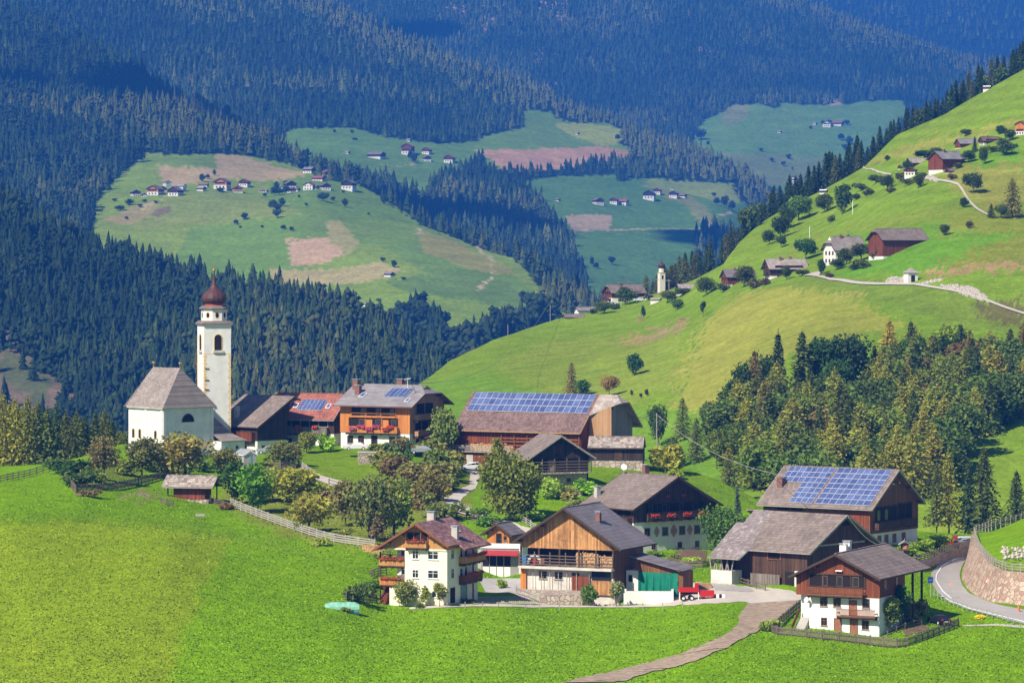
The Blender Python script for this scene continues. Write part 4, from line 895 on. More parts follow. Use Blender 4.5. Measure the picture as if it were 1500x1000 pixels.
h.chimney(-1.6, 14.6, 1.1, 1.1, 1.5, 'brick'); h.chimney(-3.6, 13.0, 1.0, 1.0, 1.4, 'brick'); h.chimney(.9, 6.2, 1.2, 1.2, 1.3, 'brick')
h.panels(-1, None, 1.9, 6.7, 1.6, 5.0, 5, 1, name='solar_collector'); h.skylight(-1, 5.9, .9); h.skylight(-1, 4.3, 11.6, 1.2, 1.6)
h = House('red_farmhouse', 'farmhouse with brick-red tiled roof and grey board gallery joined to the orange chalet', 'house', A, 489, 658, 66, 11.6, 15.0, 6.3, 35, 'fl', Y=720, h1=3.0, lower='plaster', upper='darkwood', roof='redtile', ov=1.0, of=.4, ob=.5, edge='greybeam')
h.loggia('l', 2.0, 13.8, 4.3, 5.7, .1, 'greybeam', 6); h.balcony('l', 1.5, 14.0, 3.0, 4.2, 1.0, 'greywood', .1, top='beam')
for u in (8.0, 11.6): h.flowers('l', u-.5, u+.5, 4.25, 1.1, 'fred', size=.16, dens=22)
for u in (2.6, 5.4, 9.2, 12.6): h.win('l', u, 1.0, .9, .9, flower='fred' if u < 8 else None)
h.panels(-1, None, 3.3, 8.6, 1.8, 4.6, 6, 1, name='solar_collector'); h.skylight(-1, 3.4, 9.4); h.skylight(-1, 3.4, 2.4); h.skylight(-1, 1.4, 12.6)
h = House('grey_farmhouse', 'grey-roofed farmhouse with dark timber loft squeezed between church tower and red-roofed house', 'house', A, 377, 668, 45, 7.4, 13.0, 5.9, 31, 'fl', Y=712, h1=2.9, lower='plaster', upper='blackwood', roof=None)
k = h.k; z0_ = h.hw-.8*k+.1; mb = MB(); slab(mb, [(-4.5,-1.0,z0_),(-4.5,13.6,z0_),(4.9,13.6,z0_+9.4*k),(4.9,-1.0,z0_+9.4*k)], .22); slab(mb, [(4.9,-1.0,z0_+9.4*k),(4.9,13.6,z0_+9.4*k),(6.6,13.6,z0_+8.3*k),(6.6,-1.0,z0_+8.3*k)], .22); h.roof_obj = mb.build('roof', M['slate'], h.o)
mb = MB(); mb.bar((-4.5,-1.04,z0_-.15),(4.9,-1.04,z0_+9.4*k-.15),.1,.35); mb.build('barge_board', M['beam'], h.roof_obj)
mb = MB(); mb.face([(-3.7,-.08,5.6),(3.7,-.08,5.6),(4.6,-.08,z0_+9.0*k),(-3.7,-.08,z0_+.5)]); mb.build('gable_boarding', M['blackwood'], h.o)
mb = MB(); mb.box(-2.3, -1.5, 7.6, 8.4, 6, 9.2); mb.build('chimney', M['concrete'], h.roof_obj)
h.balcony('l', 4.5, 12.4, 2.9, 4.6, .9, 'redwood', .1, top='beam'); h.win('l', 9.5, .9, .9, .9, flower='fred'); h.win('f', 1.5, 1.0, .8, .9); h.doorp('f', 5.6, 0, 1.3, 2.0, 'redwood')
# upper solar barn
h = House('long_solar_barn', 'long dark barn with three rows of blue solar panels above the gravel drive', 'barn', A, 851, 674, 62, 14.4, 26.6, 5.9, 40, 'fl', Y=700, h1=.5, lower='stone', upper='redwood', roof=None, of=0)
k = h.k; zr = h.zr+.08; mb = MB(); a_ = 8.2
for sg in (-1, 1): slab(mb, [(sg*a_, -.3, zr-a_*k), (sg*a_, 26.9, zr-a_*k), (0, 26.9, zr), (0, -.3, zr)], .25)
h.roof_obj = mb.build('roof', M['browntile'], h.o)
mb = MB(); slab(mb, [(0,-.3,zr+.02),(-4.6,-.3,zr-4.6*k+.02),(-1.7,-5.6,zr-1.7*k),(0,-4.0,zr)], .22); slab(mb, [(0,-.3,zr+.02),(0,-4.0,zr),(1.7,-5.6,zr-1.7*k),(7.4,-5.6,zr-7.4*k),(7.4,-.3,zr-7.4*k)], .22); slab(mb, [(-1.7,-5.6,zr-1.7*k),(1.7,-5.6,zr-1.7*k),(0,-4.0,zr)], .22)
mb.build('extension_roof', M['lightroof'], h.o)
mb = MB(); mb.bar((-8.2,-.34,zr-8.2*k-.15),(0,-.34,zr-.15),.1,.32); mb.bar((-8.26,-.3,zr-8.2*k-.12),(-8.26,26.9,zr-8.2*k-.12),.1,.2); mb.bar((1.7,-5.64,zr-1.7*k-.15),(7.4,-5.64,zr-7.4*k-.15),.1,.4); mb.bar((-1.7,-5.64,zr-1.7*k-.1),(1.7,-5.64,zr-1.7*k-.1),.1,.3); mb.build('barge_board', M['tanwood'], h.roof_obj)
mb = MB(); zl = lambda x: zr-abs(x)*k-.25
mb.face([(-4.0,0,-2),(-3.3,-4.4,-2),(-3.3,-4.4,zl(2.1)),(-4.0,0,zl(4.1))][::1]); mb.build('side_boarding', M['tanwood'], h.o)
mb = MB(); mb.face([(-3.3,-4.4,-2),(5.6,-4.4,-2),(5.6,-4.4,zl(5.6)),(0,-4.4,zl(0)),(-3.3,-4.4,zl(3.3)+.0)]); mb.face([(5.6,-4.4,-2),(5.6,0,-2),(5.6,0,zl(5.6)),(5.6,-4.4,zl(5.6))]); mb.build('gable_boarding', M['palewood'], h.o)
h.panels(-1, None, .3, 26.0, .15, 4.2, 20, 3, gap=.045)
h.rect('hay_rack', 'redbeam', 'l', 9.5, 26.3, 3.0, 3.2, .3, .5); h.rails('l', 10, 26.4, .9, 4.2, 5, d=.5, mat='redbeam', posts=6); h.woodpile('l', 2.2, 12.5, 1.3, 2.9, d=.3); h.rect('window', 'dark', 'l', 4, 5.6, 1.9, 2.8, .08, .12); h.woodpile('l', 20, 25, .2, 1.2, d=.2)
mb = MB(); mb.box(-10.2, -7.3, 13.5, 31.6, 1.1, 1.3); dk = mb.build('deck', M['greybeam'], h.o)
mb = MB()
for v in (1.6, 1.95, 2.3): mb.box(-10.3, -10.2, 13.3, 31.5, v-.08, v+.08)
for i in range(10): mb.box(-10.25, -10.1, 13.4+i*2, 13.52+i*2, 1.1, 2.45)
mb.build('railing', M['greybeam'], dk)
mb = MB(); mb.box(-9.6, -7.3, 13.5, 27, -4, 1.09); mb.build('lower_wall', M['redwood'], h.o); mb = MB(); mb.box(-9.66, -9.6, 21.6, 23.0, -2.2, .6); mb.build('door', M['concrete'], h.o); mb = MB(); mb.box(-9.66, -9.6, 14.6, 18.0, -2.4, .7); mb.build('gateway', M['dark'], h.o)
mb = MB(); slab(mb, [(-10.4, 26.9, 5.2), (-10.4, 32.4, 3.4), (4, 32.4, 3.4), (4, 26.9, 5.2)], .16); mb.build('lean_to_roof', M['browntile'], h.o)
mb = MB(); mb.box(-6.5, 4, 27, 31.4, -3, 2.6); mb.build('lean_to_wall', M['blackwood'], h.o); mb = MB(); mb.box(-10.0, -6.5, 27, 31.6, 1.3, 1.42)
for i in range(26): x = -9.6+3*random.random(); y = 27.4+3.8*random.random(); mb.bar((x, y, 1.3), (x+random.uniform(-1, 1), y+random.uniform(-1, 1), random.uniform(1.7, 3.0)), .12)
mb.build('stored_timber', M['hay'], h.o)
h = House('shingled_shed', 'small dark log shed with rough pale shingle roof right of the long solar barn', 'shed', A, 941, 674, 84, 4.6, 9.6, 2.7, 33, 'fl', Y=694, h1=0, lower='stone', upper='blackwood', roof='shingle2', ov=.7, of=.2, ob=.5)
h.rect('door', 'darkwood', 'l', 4.5, 5.8, 0, 1.9, .1, .15)
h = House('old_barn', 'blackened timber barn on a stone base with open slatted gallery behind the big round tree', 'barn', A, 775, 715, 22, 11.4, 7.6, 5.7, 32, 'fl', Y=664, h1=5.15, lower='dark', upper='blackwood', roof='slate', ov=.9, of=1.3, ob=.6, edge='greybeam')
mb = MB(); mb.box(-5.4, 5.4, -.06, 7.6, -3, 2.5); mb.box(-5.8, 5.8, -1.1, 0, 2.5, 2.75); mb.build('stone_base', M['stone'], h.o); h.rails('f', -.2, 11.6, 2.9, 4.9, 4, d=.95, mat='fence', posts=5); h.rails('l', 0, 7.6, 2.9, 4.9, 4, d=.3, mat='fence', posts=3, name='rack')
h.rect('door', 'palewood', 'f', 3.6, 5.0, 2.75, 4.9, -.05, .1); h.rect('hatch', 'darkwood', 'f', 4.5, 6.3, 6.0, 7.6, .1, .16); h.win('f', 7.6, 1.0, .6, .6, d=.06)
# ------------------------------------------------------------ hut on the meadow
h = House('field_hut', 'little dark red board hut with shingle roof on a stone footing in the meadow', 'hut', A, 308, 736, 76, 3.6, 7.6, 3.2, 34, 'fl', Y=636, h1=.5, lower='stone', upper='redwood', roof=None)
drop([c for c in h.o.children if c.name.startswith('boarding')][0]); drop([c for c in h.o.children if c.name.startswith('wall')][0])
mb = MB(); mb.box(-1.7, 1.7, 1.0, 6.6, .45, 3.4); mb.build('boarding', M['redwood'], h.o); mb = MB()
for i in range(26): y = .2+7.2*i/26; mb.box(-2.3+.2*random.random(), 1.8, y, y+.26, -1.5, .35+.18*random.random())
mb.build('stone_footing', M['stone'], h.o)
h.ov = h.ovr = .9; h.of = .7; h.ob = .7; h.roof('shingle2', .18, 0, 0, 'greybeam')
for x in (-1.7, 1.7):
    for y in (0, 7.6): mb = MB(); mb.box(x-.09, x+.09, y-.09, y+.09, 0, 3.4); mb.build('post', M['beam'], h.o)
# greenhouse
h = House('greenhouse', 'small glazed greenhouse in the church garden', 'greenhouse', A, 357, 681, 30, 2.6, 3.6, 1.9, 32, 'fl', Y=683, lower='metal', roof='metal', ov=.1, of=.1, ob=.1, edge='white', base=.5)
for f, L_ in (('f', 2.6), ('l', 3.6)):
    for i in range(4): h.rect('pane', 'teal' if i == 2 else 'concrete', f, L_*i/4+.06, L_*(i+1)/4-.06, .1, 1.8, 0, .02)
# ------------------------------------------------------------ church
p0 = A.p(239, 664); p0.y = 700; p0 = at(239, 662, 700); rzc = R(45); Wc, Lc, Hc = 12.2, 10.9, 8.3
c0 = p0-Matrix.Rotation(rzc, 3, 'Z')@Vector((-Wc/2, 0, 0)); ch = empty('church', c0, rzc, 'white church with steep grey shingled roof and tall onion-domed bell tower', 'church')
class HH(House):
    def __init__(s, o, W, L): s.o = o; s.W, s.L = W, L; s.roof_obj = None
hc = HH(ch, Wc, Lc)
mb = MB(); mb.box(-Wc/2, Wc/2, 0, 5.0, -3, Hc); mb.box(-Wc/2+.6, Wc/2-.6, 5.0, Lc, -3, Hc); mb.build('nave_wall', M['plaster'], ch)
e_ = .5; zr = Hc+7.2; w2 = Wc/2; mb = MB()
slab(mb, [(-w2-e_, -e_, Hc-.1), (w2+e_, -e_, Hc-.1), (0, 2.4, zr)], .18)
for sg in (-1, 1):
    slab(mb, [(sg*(w2+e_), -e_, Hc-.1), (sg*(w2+e_), 5.2, Hc-.1), (sg*(w2+.0)*1.0, 5.2, Hc+.45), (0, 5.2, zr), (0, 2.4, zr)], .18)
    slab(mb, [(sg*(w2-.1), 5.2, Hc-.1), (sg*(w2-.1), Lc+e_, Hc-.1), (0, Lc-.6, zr-.02), (0, 5.2, zr-.02)], .18)
slab(mb, [(-w2-.1, Lc+e_, Hc-.1), (w2+.1, Lc+e_, Hc-.1), (0, Lc-.6, zr-.02)], .18)
cr = mb.build('nave_roof', M['shingle'], ch)
mb = MB(); mb.bar((-w2-.3, -.3, Hc-.15), (w2+.3, -.3, Hc-.15), .3, .3); mb.bar((-w2-.3, -.3, Hc-.15), (-w2-.3, 5.2, Hc-.15), .3, .3); mb.bar((-w2+.3, 5, Hc-.15), (-w2+.3, Lc, Hc-.15), .3, .3); mb.build('cornice', M['oldplaster'], ch)
for y in (2.4, Lc-.7):
    mb = MB(); mb.tube((0, y, zr-.2), (0, y, zr+1.1), .05, .03); mb.lathe([(.02, 0), (.22, .15), (.28, .35), (.2, .55), (.02, .65)], 10, (0, y, zr+.5)); mb.build('finial', M['gold'], cr)
def arched(hc, f, u, v, w, h, mat, parent, d=.02, name='window', frame='ochre'):
    mb = MB(); n = 10; P = [hc.pt(f, u-w/2, v, d), hc.pt(f, u+w/2, v, d)]+[hc.pt(f, u+math.cos(math.pi*i/n)*w/2, v+h-w/2+math.sin(math.pi*i/n)*w/2, d) for i in range(n+1)]
    mb.face(P); o = mb.build(name, M[mat], parent)
    if frame:
        fr = MB(); Q = [(u-w/2, v)]+[(u+math.cos(math.pi*(n-i)/n)*w/2, v+h-w/2+math.sin(math.pi*(n-i)/n)*w/2) for i in range(n+1)]+[(u+w/2, v)]
        for a, b in zip(Q[:-1], Q[1:]): fr.bar(hc.pt(f, a[0], a[1], d), hc.pt(f, b[0], b[1], d), .12, .12)
        fr.build('frame', M[frame], o)
    return o
arched(hc, 'f', 6.0, 5.4, 3.0, 1.6, 'dark', ch, frame='greybeam')
for u in (1.2, 3.1, 5.0): arched(hc, 'l', u-.0, 5.3, 1.1, 1.9, 'cream', ch, d=-.56, name='blind_arch', frame=None); arched(hc, 'l', u+.3, 2.4, .8, 1.7, 'glass', ch, d=-.56)
arched(hc, 'l', 8.6, 5.3, 1.2, 1.9, 'cream', ch, name='blind_arch', frame=None); arched(hc, 'l', 8.7, 2.3, .8, 1.7, 'glass', ch)
for f, u in (('f', .3), ('f', 11.9), ('l', 5.95), ('l', 10.6)): hc.rect('pilaster', 'plaster', f, u-.3, u+.3, -1, Hc-.3, 0, .15)
# side chapel against the tower
mb = MB(); mb.box(w2-.2, w2+5.6, -2.6, 3.4, -4, 1.6); mb.build('sacristy_wall', M['plaster'], ch)
mb = MB(); slab(mb, [(w2-.4, -3.0, 1.7), (w2+6.0, -3.0, 1.7), (w2+4.2, .4, 3.2), (w2-.0, .4, 3.2)], .15); slab(mb, [(w2+6.0, -3.0, 1.7), (w2+6.0, 4.0, 1.7), (w2+4.2, 1, 3.2), (w2+4.2, .4, 3.2)], .15); slab(mb, [(w2+.0, .4, 3.2), (w2+4.6, .4, 3.2), (w2+.3, 2.6, 7.6), (w2+.0, 2.6, 7.6)], .15); mb.build('sacristy_roof', M['shingle'], ch)
mb = MB(); mb.box(w2+3.4, w2+4.0, -2.66, -2.6, .1, .7); mb.build('sacristy_window', M['glass'], ch)
# tower (kept in its own frame under the church)
tp = at(299, 658, 712); trz = R(19); TW = 5.25; tc0 = tp-Matrix.Rotation(trz, 3, 'Z')@Vector((-TW/2, 0, 0))
tw = MB(); tw.box(-TW/2, TW/2, 0, TW, -4, 23.7); tower = tw.build('tower', M['plaster'], ch)
tower.matrix_world = Matrix.Translation(tc0)@Matrix.Rotation(trz, 4, 'Z'); bpy.context.view_layer.update()
Mi = (Matrix.Translation(c0)@Matrix.Rotation(rzc, 4, 'Z')).inverted()
tower.matrix_parent_inverse = Matrix.Identity(4); tower.matrix_basis = Mi@(Matrix.Translation(tc0)@Matrix.Rotation(trz, 4, 'Z'))
ht = HH(tower, TW, TW)
for f in ('f', 'l'):
    arched(ht, f, TW/2+(.1 if f == 'f' else 0), 18.6, 1.55, 3.2, 'dark', tower, name='belfry_opening', frame='ochre')
    q = MB(); ht.fb(q, f, TW/2-.9, TW/2+1.1, 18.3, 18.75, 0, .3); q.build('sill', M['oldplaster'], tower)
    q = MB()
    for i in range(34):
        z = -.5+i*.66
        if z > 17.6: break
        for e0 in (0, 1):
            l = .55 if i % 2 else .38
            ht.fb(q, f, (0 if e0 == 0 else TW-l), (l if e0 == 0 else TW), z, z+.5, 0, .02)
    ht.fb(q, f, 0, TW, 18.0, 18.12, 0, .02); q.build('quoin', M['ochre'], tower)
for z in (15.3, 13.1, 11.3): q = MB(); ht.fb(q, 'f', .1, .9, z, z+.1, 0, .16); q.build('iron_clamp', M['dark'], tower)
q = MB(); o_ = .45
def frust(mb, w0, z0, w1, z1, c=(0, TW/2)):
    P = [(c[0]-w0, c[1]-w0, z0), (c[0]+w0, c[1]-w0, z0), (c[0]+w0, c[1]+w0, z0), (c[0]-w0, c[1]+w0, z0), (c[0]-w1, c[1]-w1, z1), (c[0]+w1, c[1]-w1, z1), (c[0]+w1, c[1]+w1, z1), (c[0]-w1, c[1]+w1, z1)]; mb.hexa(P)
frust(q, TW/2+.25, 23.5, TW/2+.25, 23.75); q.build('cornice', M['plaster'], tower)
q = MB(); frust(q, TW/2+.5, 23.78, TW/2-.25, 24.35); q.build('cornice_roof', M['slate'], tower)
q = MB(); q.lathe([(2.48, 24.2), (2.48, 26.6)], 8, (0, TW/2, 0), rot=R(22.5)); dr = q.build('drum', M['plaster'], tower)
q = MB(); q.lathe([(2.7, 26.5), (2.95, 26.6), (2.95, 26.7), (2.2, 27.2), (1.9, 27.25)], 8, (0, TW/2, 0), rot=R(22.5)); q.build('drum_roof', M['slate'], tower)
for ang in (-90, -135, -45, 180):
    a = R(ang); q = MB(); r_ = 2.48*math.cos(R(22.5))+.02; cx, cy = math.cos(a)*r_, TW/2+math.sin(a)*r_; tx, ty = -math.sin(a), math.cos(a)
    for j in range(14):
        a0, a1 = j*2*math.pi/14, (j+1)*2*math.pi/14
        for rr, mi in ((1.35, 1), (1.0, 0)):
            f_ = lambda t: (cx+math.cos(a)*(.0 if mi else .015)+tx*math.cos(t)*.33*rr, cy+math.sin(a)*(.0 if mi else .015)+ty*math.cos(t)*.33*rr, 25.4+math.sin(t)*.5*rr)
            c_ = (cx+math.cos(a)*(.0 if mi else .015), cy+math.sin(a)*(.0 if mi else .015), 25.4); q.face([c_, f_(a0), f_(a1)], mi)
    q.build('oval_window', [M['dark'], M['ochre']], tower)
q = MB(); q.lathe([(1.7, 27.5), (2.1, 27.75), (2.38, 28.15), (2.45, 28.6), (2.32, 29.1), (1.95, 29.6), (1.35, 30.1), (.85, 30.6), (.5, 31.2), (.3, 32), (.2, 32.9), (.1, 33.8)], 16, (0, TW/2, 0)); q.build('onion_dome', M['copper'], tower, smooth=False)
q = MB(); q.lathe([(1.95, 27.1), (1.8, 27.3), (1.8, 27.6)], 16, (0, TW/2, 0)); q.build('dome_collar', M['rooftin'], tower)
q = MB(); q.lathe([(.02, 33.6), (.25, 33.7), (.34, 33.95), (.25, 34.2), (.02, 34.3)], 12, (0, TW/2, 0)); q.tube((0, TW/2, 34.2), (0, TW/2, 35.5), .03); q.bar((-.3, TW/2, 35.1), (.3, TW/2, 35.1), .05); q.build('gilded_ball', M['gold'], tower)
# ------------------------------------------------------------ near trees: trunk + crown of many small leaf faces
def leafmat(name):
    m, nt, b = new_mat(name, .8, .12)
    oi = N(nt, 'ShaderNodeObjectInfo'); a = N(nt, 'ShaderNodeAttribute', attribute_name='tint').outputs['Color']
    c = mixc(nt, 1, mixc(nt, 1, oi.outputs['Color'], a, 'MULTIPLY'), (1.75, 1.65, 1.5), 'MULTIPLY')
    nt.links.new(c, b.inputs['Base Color']); tr = N(nt, 'ShaderNodeBsdfTranslucent'); nt.links.new(c, tr.inputs[0])
    mx = N(nt, 'ShaderNodeMixShader'); mx.inputs[0].default_value = .28; nt.links.new(b.outputs[0], mx.inputs[1]); nt.links.new(tr.outputs[0], mx.inputs[2])
    nt.links.new(mx.outputs[0], nt.nodes['Material Output'].inputs[0]); return m
LEAF = leafmat('leaves'); BARK = mat_plain('bark', (.13, .095, .07), .95, .35, 2, bmp=.6)
BIRCH = mat_plain('pale bark', (.42, .37, .32), .9, .4, 2)
def cards(C, S, rg, flat=0., aspect=1.5):
    """randomly turned quads: centres C, sizes S"""
    n = len(C); a = rg.normal(size=(n, 3)); a[:, 2] *= (1-flat); a /= np.linalg.norm(a, axis=1)[:, None]
    b = rg.normal(size=(n, 3)); b = np.cross(a, b); b /= np.linalg.norm(b, axis=1)[:, None]; a = a*S[:, None]*aspect*.5; b = b*S[:, None]*.5
    V = np.stack([C-a-b*.5, C-a*.1-b, C+a, C-a*.1+b], 1).reshape(-1, 3); T = np.arange(n*4).reshape(-1, 4); return V, T
def crown_mesh(name, V, T, tint):
    o = np_mesh(name, V, T, LEAF, np.repeat(tint, 4, 0), quads=True); me = o.data; bpy.data.objects.remove(o); return me
def trunk_mesh(name, segs, mat=BARK):
    mb = MB()
    for a, b, r0, r1 in segs: mb.tube(a, b, r0, r1, 7, cap=False)
    o = mb.build(name, mat, smooth=True); me = o.data; bpy.data.objects.remove(o); return me
def t_spruce(seed, H=1., wh=22, r=.17, nb=8, droop=.32, size=.034, per=6, low=.08, gap=0., pw=.8):
    """unit-height conifer: whorls of drooping boughs"""
    rg = np.random.default_rng(seed); C = []; S = []; tn = []
    for k in range(wh):
        f = (k+rg.random()*.5)/wh; z = low+(.97-low)*f; rr = r*((1-f)**pw)*(.82+.36*rg.random())+.008; a0 = rg.random()*6.28
        for i in range(nb):
            if rg.random() < gap: continue
            t = a0+6.283*(i+.5*rg.random())/nb; L_ = rr*(.7+.5*rg.random())
            for j in range(per):
                q = (j+.6)/per; zz = z-droop*L_*q*q*1.6-.004*j+.012*(rg.random()-.5); e = .012
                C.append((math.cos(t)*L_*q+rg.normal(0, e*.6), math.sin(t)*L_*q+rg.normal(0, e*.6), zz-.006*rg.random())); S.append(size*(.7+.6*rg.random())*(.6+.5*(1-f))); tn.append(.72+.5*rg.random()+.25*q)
    for z in np.linspace(.93, 1.0, 6): C.append((0, 0, z)); S.append(size*.5); tn.append(1.1)
    C = np.array(C); V, T = cards(C, np.array(S), rg, flat=.45, aspect=2.0); tn = np.array(tn)[:, None]*np.array([[1, 1, 1]])
    return crown_mesh('crown', V, T, tn), trunk_mesh('trunk', [((0,0,-.06),(0,0,.5),.014,.009),((0,0,.5),(0,0,.96),.009,.002)])
def t_broad(seed, lobes=12, n=3000, w=.38, zc=.55, hh=.42, size=.043, trunk=.02, low=.12, round_=0, mat=BARK, limbs=7, colv=.25):
    """unit-height broadleaf tree: lobes of leaves round a branching trunk"""
    rg = np.random.default_rng(seed); L_ = []
    for i in range(lobes):
        d = rg.normal(size=3); d /= np.linalg.norm(d); q = rg.random()**.4*.68
        L_.append((d[0]*w*q, d[1]*w*q, zc+d[2]*hh*q, (.40+.28*rg.random())*w, .8+.45*rg.random()))
    if round_: L_.append((0, 0, zc, w*.8, 1.))
    L_ = np.array(L_); k = rg.integers(0, len(L_), n); d = rg.normal(size=(n, 3)); d /= np.linalg.norm(d, axis=1)[:, None]
    q = (rg.random(n)**.33)*(.86+.28*rg.random(n)); R_ = L_[k, 3]
    C = L_[k, :3]+d*(R_*q)[:, None]*np.array([1, 1, hh/w*.9]); C[:, 2] = np.maximum(C[:, 2], low*(.7+.5*rg.random(n)))
    S = size*(.6+.8*rg.random(n)); V, T = cards(C, S, rg, aspect=1.3)
    tn = (L_[k, 4]*(.75+.5*rg.random(n)))[:, None]*np.stack([1+colv*(rg.random(n)-.4), np.ones(n), 1+.3*(rg.random(n)-.5)], -1)
    segs = [((0,0,-.05),(rg.normal(0,.01),rg.normal(0,.01),low+.1),trunk,trunk*.75)]; tp_ = segs[0][1]
    for i in range(min(limbs, lobes)):
        e = L_[i, :3]; mid = (np.array(tp_)+e)/2+rg.normal(0, .015, 3); segs += [(tp_, tuple(mid), trunk*.5, trunk*.3), (tuple(mid), tuple(e), trunk*.3, trunk*.1)]
    return crown_mesh('crown', V, T, tn), trunk_mesh('trunk', segs, mat)
def t_bush(seed, n=900, size=.11, w=.5, lobes=7):
    rg = np.random.default_rng(seed); L_ = np.stack([rg.normal(0, w*.38, lobes), rg.normal(0, w*.38, lobes), .25+.45*rg.random(lobes), .22+.14*rg.random(lobes), .8+.4*rg.random(lobes)], -1)
    k = rg.integers(0, lobes, n); d = rg.normal(size=(n, 3)); d /= np.linalg.norm(d, axis=1)[:, None]; C = L_[k, :3]+d*(L_[k, 3]*(.6+.5*rg.random(n)))[:, None]; C[:, 2] = np.clip(C[:, 2], .02, 1.1)
    V, T = cards(C, size*(.6+.8*rg.random(n)), rg, aspect=1.3); tn = (L_[k, 4]*(.75+.5*rg.random(n)))[:, None]*np.ones((1, 3))
    return crown_mesh('crown', V, T, tn), trunk_mesh('stem', [((0,0,-.1),(0,0,.5),.04,.02), ((0,0,.05),(.15,.1,.5),.025,.01), ((0,0,.05),(-.15,.05,.5),.025,.01)])
TPL = {
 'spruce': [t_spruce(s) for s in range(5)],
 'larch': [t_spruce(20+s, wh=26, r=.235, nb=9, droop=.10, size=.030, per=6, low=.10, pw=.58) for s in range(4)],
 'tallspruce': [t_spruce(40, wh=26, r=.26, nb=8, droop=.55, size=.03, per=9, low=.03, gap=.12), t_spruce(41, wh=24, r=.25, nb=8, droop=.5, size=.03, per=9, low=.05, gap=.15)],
 'broad': [t_broad(60+s) for s in range(4)],
 'round': [t_broad(70, 26, 11000, .47, .52, .46, .036, .025, .02, 1)],
 'apple': [t_broad(80+s, 13, 2300, .48, .54, .40, .052, .028, .16, colv=.5) for s in range(3)],
 'slim': [t_broad(90+s, 8, 700, .17, .58, .40, .05, .012, .12) for s in range(2)],
 'bush': [t_bush(100+s) for s in range(4)],
 'oval': [t_broad(110, 12, 1500, .30, .55, .42, .05, .02, .1, 1)],
 'wood': [t_broad(120+s, 10, 900, .38, .52, .42, .07, .02, .05) for s in range(2)],
}
NTREE = [0]
def tree(kind, loc, H, w=1., col=(.06, .10, .02), label='', cat='tree', group=None, var=.12, name=None, yaw=None, lean=0):
    T_ = TPL[kind]; c, t = T_[NTREE[0] % len(T_)]; NTREE[0] += 1
    nm = name or {'spruce': 'spruce_tree', 'tallspruce': 'spruce_tree', 'larch': 'larch_tree', 'bush': 'bush', 'apple': 'fruit_tree'}.get(kind, 'tree')
    e = empty(nm, loc, random.uniform(0, 6.28) if yaw is None else yaw, label, cat, group); e.scale = (H*w, H*w, H); e.rotation_euler.x = lean
    for nn, me in (('crown', c), ('stem' if kind == 'bush' else 'trunk', t)):
        o = bpy.data.objects.new(nn, me); COL.objects.link(o); o.parent = e
        if nn == 'crown':
            k = random.uniform(1-var, 1+var); o.color = (*[min(1, x*k*random.uniform(.94, 1.06)) for x in col], 1)
    return e
cSP = (.040, .068, .020); cSP2 = (.065, .090, .020); cLA = (.175, .185, .028); cLB = (.22, .18, .035); cBR = (.055, .115, .016); cOL = (.115, .15, .025); cYG = (.14, .22, .02); cBRN = (.135, .10, .035); cDK = (.032, .070, .016)
def px_tree(sheet, px, py, hpx, wpx, kind, col, label, group=None, cat='tree', dz=-.15, wf=None, **k):
    p = sheet.p(px, py, dz); s = F/p.y; H = hpx/s
    base_w = {'spruce': .34, 'larch': .47, 'tallspruce': .5, 'broad': .74, 'round': .92, 'apple': .82, 'slim': .36, 'bush': .95, 'oval': .55, 'wood': .74}[kind]
    return tree(kind, p, H, (wpx/s)/(H*base_w), col, label, cat, group, **k)
# forest right of the village, each tree by itself
G1_ = 'trees of the mixed wood behind the right-hand barns'
woodL = {'spruce': 'dark green spruce standing in the mixed wood behind the right-hand barns', 'larch': 'olive yellow larch standing in the mixed wood behind the right-hand barns', 'broad': 'leafy broadleaf tree standing in the mixed wood behind the right-hand barns'}
rg_ = np.random.default_rng(5)
def fill(sheet, poly, step, fn, seed, ymin=None):
    rg = np.random.default_rng(seed); P = np.array(poly); x0, y0 = P.min(0); x1, y1 = P.max(0); out = []
    for y in np.arange(y0, y1, step*.62):
        for x in np.arange(x0, x1, step):
            a = x+(rg.random()-.5)*step*1.2; b = y+(rg.random()-.5)*step*.6
            if inpoly(np.array([a]), np.array([b]), poly)[0]: out.append((a, b))
    for a, b in sorted(out, key=lambda q: q[1]): fn(a, b, rg)
    return len(out)
def wood(a, b, rg):
    if 1232 < a < 1262 and 585 < b < 665: return
    r = rg.random(); warm = vnoise(np.array([a/60]), np.array([b/45]), 5)[0]
    if r < .24: k, col, H = 'spruce', (cSP2 if rg.random() < .6 else cSP), 15
    elif r < .62: k, col, H = 'larch', ((.19, .20, .034) if warm > .45 else (.13, .165, .03)), 14
    else: k, col, H = 'broad', ((.07, .12, .022) if warm > .5 else cBRN if rg.random() < .15 else (.12, .17, .028)), 11.5
    H *= rg.uniform(.8, 1.15); p = B.p(a, b, -.3)
    z_ = 'at the upper edge of' if b < 600 else 'in the lowest rows of' if b > 700 else 'on the right flank of' if a > 1380 else 'on the left flank of' if a < 1170 else 'in the heart of'
    tone = {'spruce': 'dark green spruce', 'larch': 'olive yellow larch' if col[0] > .14 else 'green larch', 'broad': 'brown-tinged broadleaf tree' if col == cBRN else 'leafy broadleaf tree'}[k]
    tree(k, p, H, rg.uniform(1.0, 1.25)*(1.2 if k != 'broad' else 1.3), col, '%s %s %s the mixed wood behind the right-hand barns' % ('tall' if H > 14.8 else 'middle-sized' if H > 11.3 else 'low', ('slightly darker ' if (int(a) % 2) else '')+tone if False else tone, z_), 'tree', G1_)
